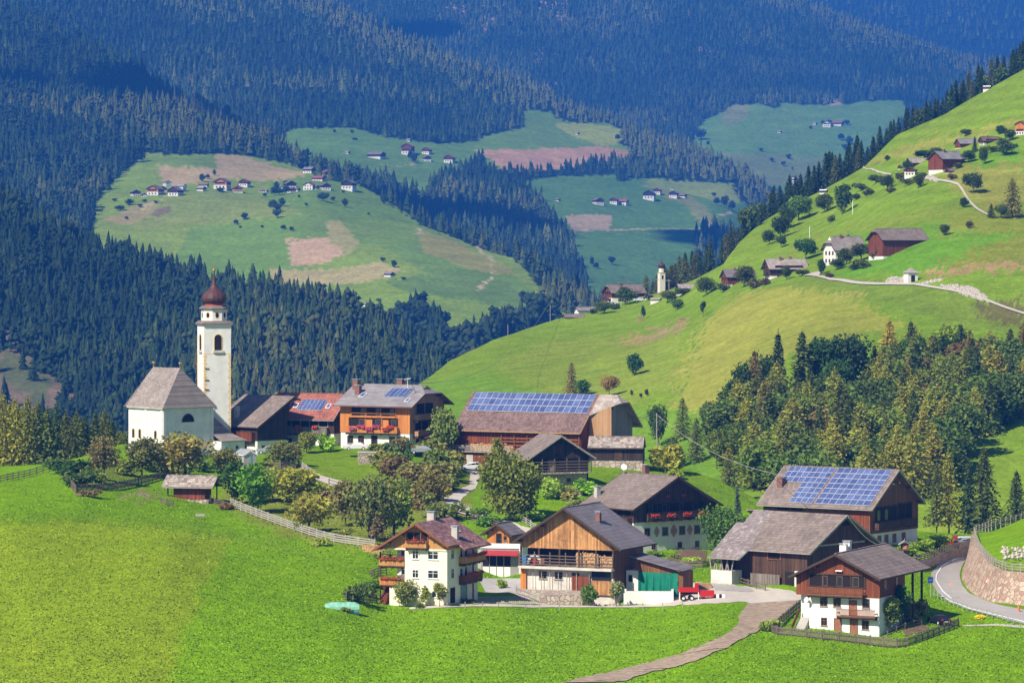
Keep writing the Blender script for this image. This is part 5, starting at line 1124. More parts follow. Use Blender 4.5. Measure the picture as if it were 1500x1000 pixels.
n1 = fill(B, [(1068,640),(1110,600),(1160,600),(1235,612),(1262,585),(1300,560),(1350,545),(1420,548),(1500,565),(1580,540),(1580,600),(1500,612),(1445,655),(1400,690),(1380,730),(1300,745),(1150,745),(1090,720),(1050,670)], 23, wood, 3)
print('wood', n1)
for (a, b, h_, w_, k, c) in ((1085,628,105,40,'broad',cDK),(1105,620,110,38,'larch',cBRN),(1140,600,118,42,'spruce',cSP),(1120,590,80,40,'broad',cDK),(1175,585,105,48,'spruce',cSP2),(1205,578,92,60,'broad',cDK),(1240,575,92,62,'broad',(.035,.075,.02)),(1225,600,80,45,'broad',cDK),
      (1303,560,92,44,'larch',cLB),(1335,560,72,46,'broad',cBR),(1290,590,80,40,'larch',cLA),(1395,535,58,42,'broad',cYG),(1420,550,66,36,'larch',cLA),(1450,556,70,38,'larch',cLA),(1480,560,76,36,'spruce',cSP2),(1500,560,84,44,'larch',cBRN),(1365,560,70,40,'larch',cLA),
      (1095,672,88,44,'larch',cLA),(1120,680,120,46,'larch',(.1,.095,.03)),(1075,700,70,40,'larch',cLA),(1068,745,75,40,'larch',(.09,.11,.03)),(1050,690,60,36,'broad',cOL)):
    px_tree(B, a, b, h_*1.05, w_*1.15, k, c, '%s standing out %s of the wood behind the right-hand barns' % ({'spruce': 'tall dark spruce', 'larch': 'tall tawny larch', 'broad': 'round-crowned broadleaf tree'}[k], 'at the left end' if a < 1180 else 'at the upper middle' if a < 1300 else 'at the upper right'), G1_)
# tall trees just behind the bend of the road
for (a, b, h_, w_, k, c, lb) in ((1441,778,128,78,'tallspruce',cSP2,'tall spruce with hanging boughs just above the stone retaining wall'),(1390,778,122,52,'larch',cLA,'tall olive larch right behind the gable of the solar barn'),(1372,776,100,40,'larch',(.08,.10,.025),'darker larch close to the solar barn gable, left of the tallest spruce'),
      (1489,776,90,60,'tallspruce',cSP,'spruce at the right picture edge above the retaining wall'),(1418,778,105,36,'spruce',cSP,'narrow dark spruce between larch and tall spruce behind the road bend'),(1340,765,85,44,'larch',cLA,'larch rising over the ridge of the right solar barn'),(1300,752,90,40,'larch',cLA,'yellowish larch just behind the solar panels of the right barn'),(1530,780,110,60,'spruce',cSP,'spruce beyond the right picture edge')):
    p = at(a, b, 735 if b > 770 else 790); s_ = F/p.y; H = h_/s_; tree(k, p, H, (w_/s_)/(H*{'tallspruce': .5, 'larch': .47, 'spruce': .34}[k]), c, lb, 'tree')
# left wood by the church
G2_ = 'trees of the small wood left of the church'
for i, (a, t_, w_, k, c) in enumerate(((-22,585,46,'larch',cLA),(4,572,48,'larch',cLA),(22,580,46,'larch',cLA),(40,577,44,'larch',(.12,.13,.022)),(57,585,40,'spruce',cSP2),(70,592,36,'spruce',cSP2),(83,590,34,'spruce',cSP),(97,600,40,'larch',(.08,.10,.022)),(112,598,42,'larch',(.07,.095,.022)),(126,606,34,'spruce',cSP),(140,598,38,'spruce',cSP2),(153,597,42,'larch',(.09,.12,.025)),(165,612,34,'spruce',cSP),(-45,580,50,'larch',cLA),(178,628,30,'broad',cOL))):
    for r_ in (0, 1):
        p = at(a+r_*9, 690, 722+r_*9); p.z -= r_*1.5; s_ = F/p.y; H = (690-t_)/s_*(1 if r_ == 0 else .97)
        tree(k, p, H, (w_/s_)/(H*{'larch': .47, 'spruce': .34, 'broad': .8}[k]), c, {'larch': ('olive larch in the small wood left of the church, '+('at the picture edge' if a < 50 else 'towards the church')), 'spruce': 'dark spruce in the small wood left of the church', 'broad': 'pale green broadleaf tree at the church end of the left wood'}[k], 'tree', G2_)
# garden and orchard trees, one by one: x, y of the foot, height, width in photo pixels
for r in ((152,703,72,46,'broad',(.10,.095,.035),'brownish tree at the left end of the church garden'),(208,698,64,54,'broad',(.085,.10,.03),'dull green tree right in front of the church nave windows'),(272,700,76,84,'apple',(.145,.13,.04),'wide fruit tree with ochre leaves in front of the church'),
      (345,738,68,48,'oval',cDK,'dark green tree at the lower left corner of the orchard'),(371,750,78,50,'oval',(.06,.15,.015),'bright green tree beside the dark one above the rail fence'),(399,735,58,50,'apple',cOL,'low spreading apple tree behind the bright green tree'),(433,738,62,70,'apple',(.17,.19,.025),'yellow-green apple tree in the middle of the orchard'),(452,780,66,62,'apple',(.15,.17,.03),'yellowish apple tree nearest the rail fence'),
      (541,792,108,66,'apple',(.075,.095,.028),'tall half-bare tree with twiggy lower branches in the orchard'),(577,785,98,70,'apple',(.085,.125,.025),'broad green tree left behind the cream house'),(506,770,74,48,'broad',(.09,.10,.03),'slender greyish tree left of the half-bare tree'),(414,684,44,52,'apple',(.09,.10,.03),'low round tree behind the greenhouse'),(330,700,50,46,'apple',(.10,.12,.03),'small tree below the greenhouse'),
      (480,662,30,24,'bush',(.15,.26,.02),'bright yellow-green little tree before the red-roofed farmhouse'),(449,664,34,32,'broad',(.14,.17,.03),'thin pale tree by the flower boxes of the red-roofed farmhouse'),(598,682,40,20,'spruce',cDK,'small dark spruce by the chalet entrance wall'),(648,668,78,50,'broad',(.075,.11,.025),'tree covering the right gable of the orange chalet'),
      (750,762,108,98,'round',(.085,.115,.022),'big round dense tree beside the gravel drive'),(728,690,56,24,'slim',(.12,.13,.03),'slender tree poking up before the barn firewood'),(1066,815,80,80,'round',(.045,.095,.018),'full round dark green tree beside the medallion farmhouse'),(593,888,46,40,'apple',(.10,.13,.035),'small tree with loose crown before the left corner of the cream house'),
      (620,888,34,18,'slim',(.13,.16,.04),'thin young tree in the middle of the cream house front'),(644,888,42,26,'slim',(.15,.17,.05),'pale young tree at the right front corner of the cream house'),(862,886,34,28,'oval',(.06,.11,.02),'small bright tree at the foot of the stone plinth'),(903,888,44,26,'slim',(.14,.17,.08),'thin silver-green tree beside the white pit wall'),
      (1296,926,58,50,'broad',(.09,.125,.025),'tree leaning over the corner of the right-hand farmhouse'),(1319,918,66,30,'oval',(.025,.06,.02),'dark slim tree against the side of the right-hand farmhouse'),(550,800,46,30,'slim',(.1,.09,.05),'bare twiggy tree under the half-bare orchard tree'),(630,742,58,46,'apple',(.10,.11,.03),'loose tree at the right edge of the orchard slope')):
    px_tree(A, r[0], r[1], r[2], r[3], r[4], tuple(c*1.4 for c in r[5]), r[6])
px = at(1080, 795, 640); tree('spruce', px, (795-708)/(F/640), .8, (.07, .10, .085), 'blue-grey spruce tip rising behind the round farmhouse tree', 'tree')
GB = 'shrubs of the orchard slope'
bushes = [(100,702,30,50,cDK),(118,712,26,40,(.04,.07,.02)),(88,692,24,30,(.045,.08,.02)),(140,706,26,36,(.07,.11,.02)),(178,694,24,36,(.09,.12,.025)),(232,690,20,34,(.10,.15,.02)),(130,728,12,26,(.09,.08,.04)),(330,745,12,20,(.10,.07,.03)),
 (575,700,34,46,(.10,.085,.035)),(603,706,36,44,(.09,.10,.03)),(628,712,38,44,(.105,.10,.03)),(644,718,32,36,(.10,.095,.035)),(664,716,18,22,(.09,.13,.025)),(640,690,40,44,(.07,.10,.025)),(652,700,28,30,(.09,.12,.03)),(618,668,26,34,(.10,.12,.03)),(560,668,20,30,(.10,.14,.02)),(545,676,16,34,(.13,.17,.03)),
 (598,740,34,46,(.11,.10,.03)),(520,725,22,36,(.13,.13,.035)),(490,742,26,34,(.14,.11,.05)),(470,722,18,30,(.14,.17,.03)),(650,760,26,40,(.07,.10,.025)),(560,820,16,30,(.12,.15,.03)),(500,790,16,28,(.13,.16,.03)),
 (806,730,36,36,(.12,.19,.025)),(832,732,20,30,(.14,.13,.04)),(862,726,28,34,(.11,.21,.02)),(842,742,12,30,(.12,.17,.03)),(770,762,18,40,(.08,.14,.02)),(700,758,18,30,(.08,.15,.02)),(720,768,18,34,(.07,.14,.02)),(975,692,44,44,(.17,.19,.03)),(990,700,16,20,(.12,.15,.02)),
 (521,882,30,34,(.045,.07,.02)),(508,896,10,20,(.09,.13,.02)),(536,872,20,22,(.07,.12,.02)),(735,862,18,14,(.10,.14,.03)),(545,858,12,26,(.09,.15,.02)),(688,884,10,20,(.05,.08,.02)),(614,890,10,14,(.07,.11,.02)),(1128,924,22,26,(.12,.16,.03)),(1345,902,26,26,(.12,.13,.03)),(1335,912,12,20,(.10,.14,.02)),(1435,905,8,14,(.50,.40,.02)),
 (1352,806,20,32,(.12,.19,.02)),(1374,803,22,34,(.14,.21,.02)),(1330,812,18,30,(.11,.17,.02)),(935,838,20,30,(.08,.12,.02)),(960,815,12,24,(.09,.14,.02)),(1010,824,10,20,(.16,.24,.02)),(985,818,10,20,(.12,.16,.03)),(575,676,30,24,(.06,.09,.03)),(408,700,16,44,(.10,.13,.03)),(440,700,14,30,(.10,.14,.03)),(380,690,18,36,(.11,.13,.03)),(300,690,16,30,(.07,.12,.02)),(640,776,20,40,(.10,.12,.03)),(470,800,14,20,(.13,.16,.03))]
rb = np.random.default_rng(31)
for _ in range(400):
    a, b = rb.uniform(555, 695), rb.uniform(655, 760)
    if len(bushes) > 90: break
    if inpoly(np.array([a]), np.array([b]), [(560,668),(600,660),(645,664),(668,690),(660,705),(640,735),(645,765),(600,745),(570,720),(558,690)])[0]: bushes.append((a, b, rb.uniform(16, 34), rb.uniform(24, 42), tuple(np.array([(.10,.085,.035),(.09,.11,.03),(.07,.10,.025),(.12,.13,.03)][rb.integers(4)]))))
def where(a, b):
    spots = (('under the church nave', 60, 240, 640, 735), ('beside the field hut', 240, 345, 640, 760), ('below the greenhouse', 345, 460, 640, 712), ('at the top of the orchard slope, just below the orange chalet', 460, 620, 640, 685), ('at the top of the orchard slope beside the drive car', 620, 700, 640, 695), ('halfway down the orchard slope on its left', 460, 600, 685, 720), ('halfway down the orchard slope on its right', 600, 700, 685, 728), ('at the foot of the orchard slope', 460, 700, 640, 800), ('round the old blackened barn', 700, 880, 640, 800), ('by the shingled shed', 940, 1010, 640, 720), ('before the cream house', 480, 750, 801, 910), ('in the medallion farmhouse garden', 900, 1040, 800, 850), ('at the right-hand farmhouse garden', 1100, 1345, 890, 930), ('along the wall before the right solar barn', 1320, 1390, 780, 820), ('beside the road below the retaining wall', 1345, 1500, 880, 930))
    for s_, x0, x1, y0, y1 in spots:
        if x0 <= a <= x1 and y0 <= b <= y1: return s_
    return 'in the village'
for (a, b, h_, w_, c) in bushes:
    tone = 'brownish' if c[0] > c[1] else 'dark green' if c[1] < .09 else 'bright green' if c[1] > .18 else 'yellow flowering' if c[0] > .4 else 'dull green'
    hh_ = 'tall' if h_ > 30 else 'low' if h_ < 18 else 'round'
    px_tree(A, a, b, h_, w_, 'bush', tuple(q*1.45 for q in c), '%s %s shrub %s' % (hh_, tone, where(a, b)), 'shrubs '+where(a, b), 'shrub')
# trees of the right-hand hillside
G3_ = 'conifers along the crest of the right-hand hillside'
rg3 = np.random.default_rng(9)
def crest(x): return float(B.T(x))
for i in range(78):
    x = 1088+(1500-1088)*(i/77)+rg3.uniform(-4, 4); y = crest(x)+rg3.uniform(2, 9); Yc = float(B.Y(x, crest(x)))+rg3.uniform(18, 60); p = at(x, y, Yc); s_ = F/Yc
    h_ = (52 if 1190 < x < 1270 else 46 if x < 1190 else 34 if x < 1400 else 44)*rg3.uniform(.75, 1.2)
    k, c = ('spruce', (.03, .055, .022)) if rg3.random() < .72 else ('larch', (.07, .085, .03)) if rg3.random() < .6 else ('wood', (.06, .10, .03))
    H = h_/s_; tree(k, p, H, (h_*.42/s_)/(H*{'spruce': .34, 'larch': .47, 'wood': .8}[k])*(1.7 if k == 'wood' else 1), c, {'spruce': ('dark spruce on the crest line of the right-hand hillside, '+('lowest stretch near the little tower' if x < 1180 else 'in the tallest group' if x < 1275 else 'in the middle stretch' if x < 1390 else 'on the topmost stretch')), 'larch': 'brownish larch on the crest line of the right-hand hillside', 'wood': 'broadleaf tree on the crest line of the right-hand hillside'}[k], 'tree', G3_)
G4_ = 'conifers behind the small onion-domed tower'
for i in range(46):
    x = rg3.uniform(945, 1100); tx = crest(x); y = tx+rg3.uniform(-6, 8); Yc = 1400+rg3.uniform(0, 70); p = at(x, y+6, Yc); s_ = F/Yc; up = np.interp(x, [945, 965, 985, 1010, 1040, 1075, 1100], [395, 390, 372, 355, 338, 318, 312])
    h_ = max(24, (y-up)*rg3.uniform(.7, 1.05)); h_ = min(h_, 62); k = 'spruce' if rg3.random() < .6 else 'larch'
    H = h_/s_; tree(k, p, H, (min(h_*.42, 20)/s_)/(H*.36), (.032, .06, .022) if k == 'spruce' else (.08, .095, .03), {'spruce': 'dark spruce in the stand behind the small onion-domed tower', 'larch': 'olive larch in the stand behind the small onion-domed tower'}[k], 'tree', G4_)
for r in ((837,580,50,26,'larch',(.16,.13,.04),'brownish larch alone on the meadow above the long solar barn'),(853,580,24,26,'oval',(.05,.11,.02),'green tree at the foot of the brownish larch'),(893,582,34,26,'broad',(.19,.14,.045),'ochre tree right of the brownish larch'),(929,551,34,26,'oval',(.035,.085,.02),'dark oval tree alone on the steep meadow'),
      (925,582,10,6,'slim',cDK,'tiny dark sapling, left of three on the meadow'),(939,585,9,6,'slim',cDK,'tiny dark sapling, middle of three on the meadow'),(948,582,12,8,'slim',cDK,'tiny dark sapling, right of three on the meadow'),(1030,462,26,10,'slim',(.04,.07,.02),'ivy-clad dead trunk on the meadow below the hillside houses'),(943,466,22,9,'slim',(.04,.08,.02),'slim dark tree above the wooden box on the meadow'),
      (992,452,18,22,'broad',(.08,.14,.02),'little light green tree with a long shadow on the meadow'),(978,444,20,26,'broad',(.07,.10,.03),'dull green tree left of the little light green one'),(1035,430,30,32,'broad',(.07,.11,.025),'round tree right of the small grey barn'),(1090,418,34,34,'broad',(.07,.09,.03),'wide dull tree before the violet-roofed house'),
      (1152,408,22,16,'broad',(.05,.09,.02),'dark small tree before the balconied farmhouse'),(1180,378,34,36,'broad',(.045,.10,.02),'round tree behind the balconied farmhouse'),(916,450,30,34,'broad',(.06,.10,.025),'wide tree before the farm on the lower spur'),(885,462,20,32,'broad',(.07,.12,.025),'low tree left of the farm on the lower spur'),
      (1240,388,26,30,'broad',(.06,.09,.025),'tree covering the right corner of the white manor'),(1262,384,28,34,'broad',(.065,.09,.03),'tree between white manor and big barn'),(1203,405,24,14,'oval',cDK,'dark tree at the road corner'),(1226,398,18,26,'broad',(.05,.09,.03),'low tree above the road corner'),
      (1383,347,18,18,'broad',(.06,.09,.03),'small tree behind the big hillside barn'),(1425,282,34,30,'broad',(.045,.08,.025),'full tree beside the winding road'),(1412,302,16,14,'oval',(.035,.07,.02),'round dark bush-like tree inside the road curve'),(1483,318,60,38,'larch',(.13,.12,.03),'feathery larch at the right picture edge on the hillside'),
      (1452,320,22,16,'spruce',cSP2,'small spruce left of the feathery larch'),(1466,320,22,20,'broad',(.07,.10,.03),'low tree under the feathery larch'),(1421,336,12,14,'broad',(.08,.09,.03),'tiny tree left below the feathery larch'),(1155,335,34,30,'broad',(.04,.08,.02),'dark tree in the hillside copse, lowest left'),(1143,350,34,34,'broad',(.04,.075,.02),'dark tree at the foot of the hillside copse'),
      (1170,325,40,40,'broad',(.065,.13,.02),'big light green tree in the hillside copse'),(1127,360,24,22,'broad',(.05,.09,.025),'small tree below the hillside copse'),(1208,312,30,30,'broad',(.06,.09,.025),'tree left of the tall hillside tree'),(1234,314,46,28,'oval',(.04,.08,.02),'tall tree alone above the meadow slope'),(1144,362,20,16,'broad',(.05,.08,.02),'small dark tree right below the copse'),
      (1300,278,24,22,'broad',(.04,.07,.02),'dark tree by the upper track'),(1345,275,22,20,'broad',(.06,.08,.025),'tree left under the upper farm'),(1330,250,16,18,'broad',(.05,.09,.03),'tree above the upper farm barn, left'),(1414,198,12,18,'broad',(.05,.09,.025),'round tree above the upper barns'),(1466,195,14,16,'oval',(.035,.08,.02),'dark round tree among the upper houses'),
      (1300,238,9,8,'oval',(.04,.07,.02),'small bush-like tree on the upper meadow'),(1440,240,28,16,'broad',(.05,.09,.025),'slim tree before the violet upper roof'),(1428,222,24,12,'spruce',cSP,'dark spruce between the two upper roofs'),(1470,228,30,30,'broad',(.05,.09,.025),'tree below the upper houses'),(1418,238,20,24,'broad',(.05,.09,.025),'wide tree below the upper barn'),(1480,205,18,20,'broad',(.06,.1,.03),'tree by the upper right house'),
      (1355,232,14,34,'broad',(.045,.085,.025),'clipped-looking broad tree before the upper farm'),(1370,228,14,24,'broad',(.05,.09,.03),'low tree beside the red-boarded farm'),(1378,250,10,14,'broad',(.06,.09,.03),'small tree under the red-boarded farm'),
      (965,650,66,34,'broad',(.06,.11,.03),'pale tree on the slope behind the shingled shed'),(1000,640,66,36,'larch',(.09,.12,.03),'light larch on the slope right of the shingled shed'),(1020,680,70,36,'larch',(.08,.11,.03),'larch beside the pole on the slope'),(1040,640,60,34,'broad',(.07,.10,.03),'broadleaf tree at the left end of the mixed wood'),(985,690,50,30,'broad',(.05,.09,.025),'dark tree right behind the shingled shed')):
    px_tree(B, r[0], r[1], r[2], r[3], r[4], r[5], r[6])
GH = 'shrubs along the hillside banks'
for (a, b, h_, w_) in ((1285,268,14,20),(1262,280,12,18),(1240,282,12,14),(1320,265,14,16),(1305,282,10,12),(1330,272,12,14),(1275,285,12,14),(1255,292,10,12),(1218,325,12,10),(1265,395,14,20),(1290,380,14,18),(1250,398,10,16),(1215,410,8,14),(1175,402,10,16),(1105,420,16,22),(1120,416,12,14),(1060,425,14,18),(1000,432,12,18),(900,456,12,16),(870,462,8,10),(1395,262,10,12),(1456,222,10,14),(1485,215,8,14),(1405,246,9,12),(1128,292,10,12),(1350,262,10,12),(1440,232,9,12),(1130,405,10,14)):
    px_tree(B, a, b, h_, w_, 'bush', random.choice([(.07,.10,.03),(.09,.11,.03),(.06,.09,.025),(.11,.10,.04)]), 'dull green shrub on a bank of the right-hand hillside', GH, 'shrub')
# lone trees on the hamlet hill and beyond
G5_ = 'lone trees on the far hamlet meadows'
for (a, b, h_, w_) in ((345,325,9,9),(358,319,11,10),(361,317,8,7),(352,330,4,5),(384,330,5,6),(415,333,9,9),(427,335,8,8),(400,308,20,14),(405,310,16,14),(413,302,14,10),(402,286,16,14),(409,285,14,14),(420,284,16,14),(474,293,17,17),(488,292,8,8),(505,300,13,9),(388,288,8,7),(503,281,6,5),(407,317,14,14),(296,262,12,9),(304,258,8,8),(314,254,10,5),(405,275,15,8),(323,278,8,16),(265,272,7,9),(176,306,10,14),(190,300,10,12),(205,303,7,9),(212,297,6,8),(228,298,5,8),(185,318,5,7),(168,294,6,8),
      (563,298,16,12),(577,388,12,9),(560,380,8,9),(555,436,6,8),(590,402,5,9),(540,312,4,5),(766,433,12,12),(575,396,5,8),(448,300,6,6),(420,268,9,10),(438,290,6,5)):
    px_tree(D, a, b, h_, w_, 'oval' if h_ > 9 and w_ < 14 else 'wood', (.035, .065, .022), 'small dark tree standing on the far hamlet meadow', G5_)
for (a, b, h_, w_) in ((490,200,8,5),(515,200,6,7),(636,212,16,14),(600,235,20,8),(607,237,18,9),(1037,210,8,6),(905,208,12,8),(1040,335,6,6),(1050,300,14,10),(1062,305,22,14),(1072,310,20,12),(1045,285,8,8),(867,392,18,8),(895,388,14,12),(873,395,12,9),(755,265,5,9),(520,210,5,8)):
    px_tree(E, a, b, h_, w_, 'wood', (.03, .055, .022), 'dark tree on the hazy clearings beyond the hamlet', 'lone trees on the hazy clearings')
for (a, b, h_, w_) in ((1028,205,18,20),(1115,218,7,6),(1130,230,8,7),(1155,225,9,9),(1148,235,9,8),(1161,240,5,4),(1205,178,10,5),(1215,177,10,8),(1240,178,10,10),(1232,200,14,10),(1245,205,16,12),(1238,212,12,10),(1188,182,5,6),(1195,275,8,8)):
    px_tree(G1, a, b, h_, w_, 'wood', (.03, .055, .022), 'blue-looking tree on the farthest green clearing', 'lone trees on the farthest clearing')
# ------------------------------------------------------------ roads, paths and yards as thin sheets on the ground
def resample(pts, n):
    P = np.array(pts, float); d = np.r_[0, np.cumsum(np.hypot(*np.diff(P, axis=0).T))]; t = np.linspace(0, d[-1], n)
    return np.stack([np.interp(t, d, P[:, i]) for i in range(P.shape[1])], -1)
def strip(name, sheet, L_, R_, mat, dz=.06, n=60, m=8, kind='structure', rag=0.):
    a = resample(L_, n); b = resample(R_, n)
    if rag:
        r1 = fbm(np.arange(n)*.45, np.zeros(n)+3.3, 3, 7); r2 = fbm(np.arange(n)*.45, np.zeros(n)+9.1, 3, 8); a[:, 1] += rag*r1; b[:, 1] += rag*r2; a[:, 0] += rag*r2; b[:, 0] -= rag*r1
    t = np.linspace(0, 1, m)[:, None, None]; G = a[None]*(1-t)+b[None]*t; V = sheet.g(G[..., 0], G[..., 1]); V[..., 2] += dz
    i = np.arange(m-1)[:, None]*n+np.arange(n-1)[None]; T = np.stack([i, i+1, i+1+n, i+n], -1).reshape(-1, 4); V = V.reshape(-1, 3)
    nn = np.cross(V[T[0, 1]]-V[T[0, 0]], V[T[0, 2]]-V[T[0, 0]])
    if nn[2] < 0: T = T[:, ::-1]
    o = np_mesh(name, V, T, mat, quads=True, smooth=True); return tag(o, kind=kind)
strip('drive', A, [(668,684),(688,693),(688,709),(664,722),(650,729),(646,738)], [(704,688),(703,698),(697,714),(684,725),(675,733),(678,745)], M['gravel'], rag=1.2)
strip('drive', A, [(646,738),(672,750),(700,759),(732,770),(768,786),(796,806)], [(678,738),(700,748),(725,757),(748,764),(780,776),(806,796)], M['gravel'], .07, rag=.8)
strip('path', A, [(436,687),(462,702),(485,711),(548,727)], [(442,682),(468,695),(492,702),(550,716)], M['gravel'])
strip('path', A, [(600,892),(690,888),(780,890),(860,889),(930,890),(990,888)], [(600,889),(690,884.5),(780,886.5),(860,885.5),(930,886),(985,884)], M['gravel'], .07, rag=.4)
strip('path', A, [(752,866),(760,874),(780,884),(815,890)], [(768,868),(782,876),(800,883),(830,886)], M['gravel'], .08)
strip('yard', A, [(1000,857),(1020,853),(1050,853),(1090,859),(1130,862),(1160,866),(1176,872)], [(955,888),(1000,886),(1050,884),(1090,882),(1125,886),(1150,884),(1180,879)], M['gravel'], .06, rag=1.5)
strip('yard', A, [(1040,854),(1070,857),(1100,862)], [(1048,864),(1070,866),(1105,868)], M['asphalt'], .10, rag=1.2)
strip('yard', A, [(700,847),(764,847),(790,862)], [(712,868),(760,868),(790,872)], M['concrete'], .07)
strip('track', A, [(1095,884),(1085,900),(1080,915),(1060,930),(1020,948),(980,962),(900,983),(820,1001)], [(1180,879),(1160,893),(1130,912),(1108,925),(1060,950),(1010,972),(960,983),(900,1001)], M['dirt'], .13, rag=2.5, m=14, n=90)
strip('road', A, [(1560,812),(1440,806),(1412,812),(1392,818),(1374,826),(1364,838),(1364,852),(1374,868),(1390,880),(1420,892),(1460,903),(1500,914),(1600,938)], [(1560,822),(1440,816),(1416,820),(1410,828),(1406,838),(1406,845),(1410,858),(1420,868),(1440,878),(1465,886),(1500,893),(1560,903),(1700,925)], M['asphalt'], .08, n=110)
strip('road_marking', A, [(1412,816.5),(1392,822),(1378,829),(1371,840),(1370,850),(1380,866),(1393,877)], [(1412,817.6),(1394,822.8),(1380,829.6),(1373,840.6),(1372,850),(1382,865.6),(1395,876.4)], M['white'], .13)
strip('road_marking', A, [(1378,872),(1392,881.5),(1420,891),(1460,901.5),(1500,912)], [(1379,871.2),(1393,880.6),(1421,890.2),(1461,900.6),(1501,911)], M['white'], .13)
strip('path', A, [(1410,915),(1460,913),(1520,918)], [(1410,917),(1460,916),(1520,922)], M['gravel'], .06)
strip('path', A, [(1340,940),(1375,930)], [(1350,944),(1385,934)], M['gravel'], .06) if False else None
strip('garden_bed', A, [(985,820),(1010,826),(1034,820)], [(990,806),(1015,804),(1035,806)], M['soil'], .07)
strip('garden_bed', A, [(1326,932),(1345,928),(1362,922)], [(1322,924),(1340,918),(1352,914)], M['soil'], .07)
cl = [(1180,403),(1195,408),(1215,413),(1260,416),(1300,417),(1340,419),(1400,430),(1450,443),(1500,462),(1600,490)]
strip('road', B, [(x, y-1.3) for x, y in cl], [(x, y+1.9) for x, y in cl], M['gravel'], .3, m=4)
strip('yard', B, [(1176,404),(1185,401),(1200,398)], [(1195,409),(1200,408),(1202,404)], M['gravel'], .35)
cl = [(1350,262),(1372,263),(1392,266),(1404,270),(1412,280),(1420,293),(1432,305),(1448,316)]
strip('road', B, [(x, y-1.2) for x, y in cl], [(x-1.5, y+1.5) for x, y in cl], M['gravel'], .3, m=4)
cl = [(1264,244),(1270,249),(1285,254),(1305,256)]
strip('path', B, [(x, y-1) for x, y in cl], [(x, y+1.2) for x, y in cl], M['gravel'], .3, m=4)
# ------------------------------------------------------------ fences
def fence(label, sheet, pts, mat='fence', h=1.15, rails=3, gap=2.6, picket=False, cat='fence', name='fence', rh=.12, pr=.09, group=None):
    P = [sheet.p(a, b) for a, b in pts] if len(pts[0]) == 2 else [Vector(q) for q in pts]
    c = P[0].copy(); e = empty(name, c, 0, label, cat, group); Q = []; acc = 0
    seg = [(P[i], P[i+1]) for i in range(len(P)-1)]; total = sum((b-a).length for a, b in seg); n = max(2, min(95, int(total/gap))); S = total/n; t = 0
    for i in range(n+1):
        d = S*i; k = 0
        while k < len(seg)-1 and d > (seg[k][1]-seg[k][0]).length+1e-6: d -= (seg[k][1]-seg[k][0]).length; k += 1
        L = (seg[k][1]-seg[k][0]).length; Q.append(seg[k][0].lerp(seg[k][1], min(1, d/L))-c)
    for q in Q:
        mb = MB(); j = random.uniform(-.05, .05); mb.box(q.x-pr, q.x+pr, q.y-pr, q.y+pr, q.z-.5, q.z+h+.12+j); mb.build('post', M[mat], e)
    if picket:
        mb = MB()
        for a, b in zip(Q[:-1], Q[1:]):
            k = max(2, int((b-a).length/.22))
            for i in range(k):
                p = a.lerp(b, (i+.5)/k); z = h+random.uniform(-.06, .06); w_ = .07
                d = (b-a).normalized()*w_; mb.hexa([p-d+Vector((0,0,.05)), p+d+Vector((0,0,.05)), p+d+Vector((0,.03,.05)), p-d+Vector((0,.03,.05)), p-d+Vector((0,0,z)), p+d+Vector((0,0,z)), p+d+Vector((0,.03,z)), p-d+Vector((0,.03,z))])
        mb.build('picket_panel', M[mat], e)
    for r in range(rails):
        z = h*(r+1)/rails-.08 if not picket else h*(.25+.55*r); mb = MB()
        for a, b in zip(Q[:-1], Q[1:]): j = random.uniform(-.03, .03); mb.bar(a+Vector((0, -.1, z+j)), b+Vector((0, -.1, z-j)), .05, rh)
        mb.build('rail', M[mat], e)
    return e
M['lightfence'] = mat_plain('sun-bleached fence wood', (.40, .37, .34), .85, .25, 2)
fence('long sun-bleached rail fence running down the meadow below the orchard', A, [(338,741),(380,758),(430,777),(480,793),(520,800),(549,804)], 'lightfence', 1.35, 4, 2.8, rh=.18)
fence('dark three-rail fence in the far left meadow', A, [(-60,726),(5,706),(42,697),(82,685)], 'fence', 1.2, 3, 3.4)
fence('dark board fence bounding the shrubby garden below the church', A, [(93,702),(111,723),(170,717),(215,707),(262,692)], 'fence', 1.3, 2, 2.4, picket=True)
fence('short board fence under the church sacristy', A, [(282,672),(318,668),(345,668)], 'greybeam', 1.2, 2, 2.2, picket=True)
fence('dark board fence behind the orchard below the greenhouse', A, [(373,690),(400,689),(433,686)], 'fence', 1.5, 2, 2.2, picket=True)
fence('pale rail fence at the top of the orchard path', A, [(437,683),(448,690),(461,699)], 'lightfence', 1.2, 4, 2.8, rh=.18)
fence('post and rail fence along the orchard path', A, [(482,711),(510,718),(548,728)], 'fence', 1.1, 2, 3.2)
fence('weathered rail fence along the lower side of the gravel drive', A, [(640,748),(668,756),(684,760),(705,764),(732,774),(760,786)], 'fence', 1.15, 3, 2.6)
fence('short rail fence section between big round tree and hay barn', A, [(764,764),(778,773),(792,784)], 'lightfence', 1.1, 3, 2.6)
fence('picket fence round the garden of the right-hand farmhouse', A, [(1186,880),(1158,902),(1129,928),(1200,936),(1262,943),(1322,949),(1345,941),(1378,928),(1404,917)], 'fence', 1.2, 2, 2.3, picket=True)
fence('grey metal guard fence along the lower edge of the road', A, [(1368,872),(1388,883),(1412,892),(1448,902),(1484,914)], 'metal', .95, 2, 1.9, name='guard_rail', rh=.06, pr=.05)
fence('low wire fence with thin posts along the path at the meadow edge', A, [(655,892),(720,891),(790,893),(860,892),(930,893),(1000,891)], 'greybeam', .9, 1, 3.0, rh=.02, pr=.05)
fence('dark picket fence round the medallion farmhouse vegetable garden', A, [(980,826),(1005,830),(1032,832),(1060,822)], 'fence', 1.0, 2, 2.0, picket=True)
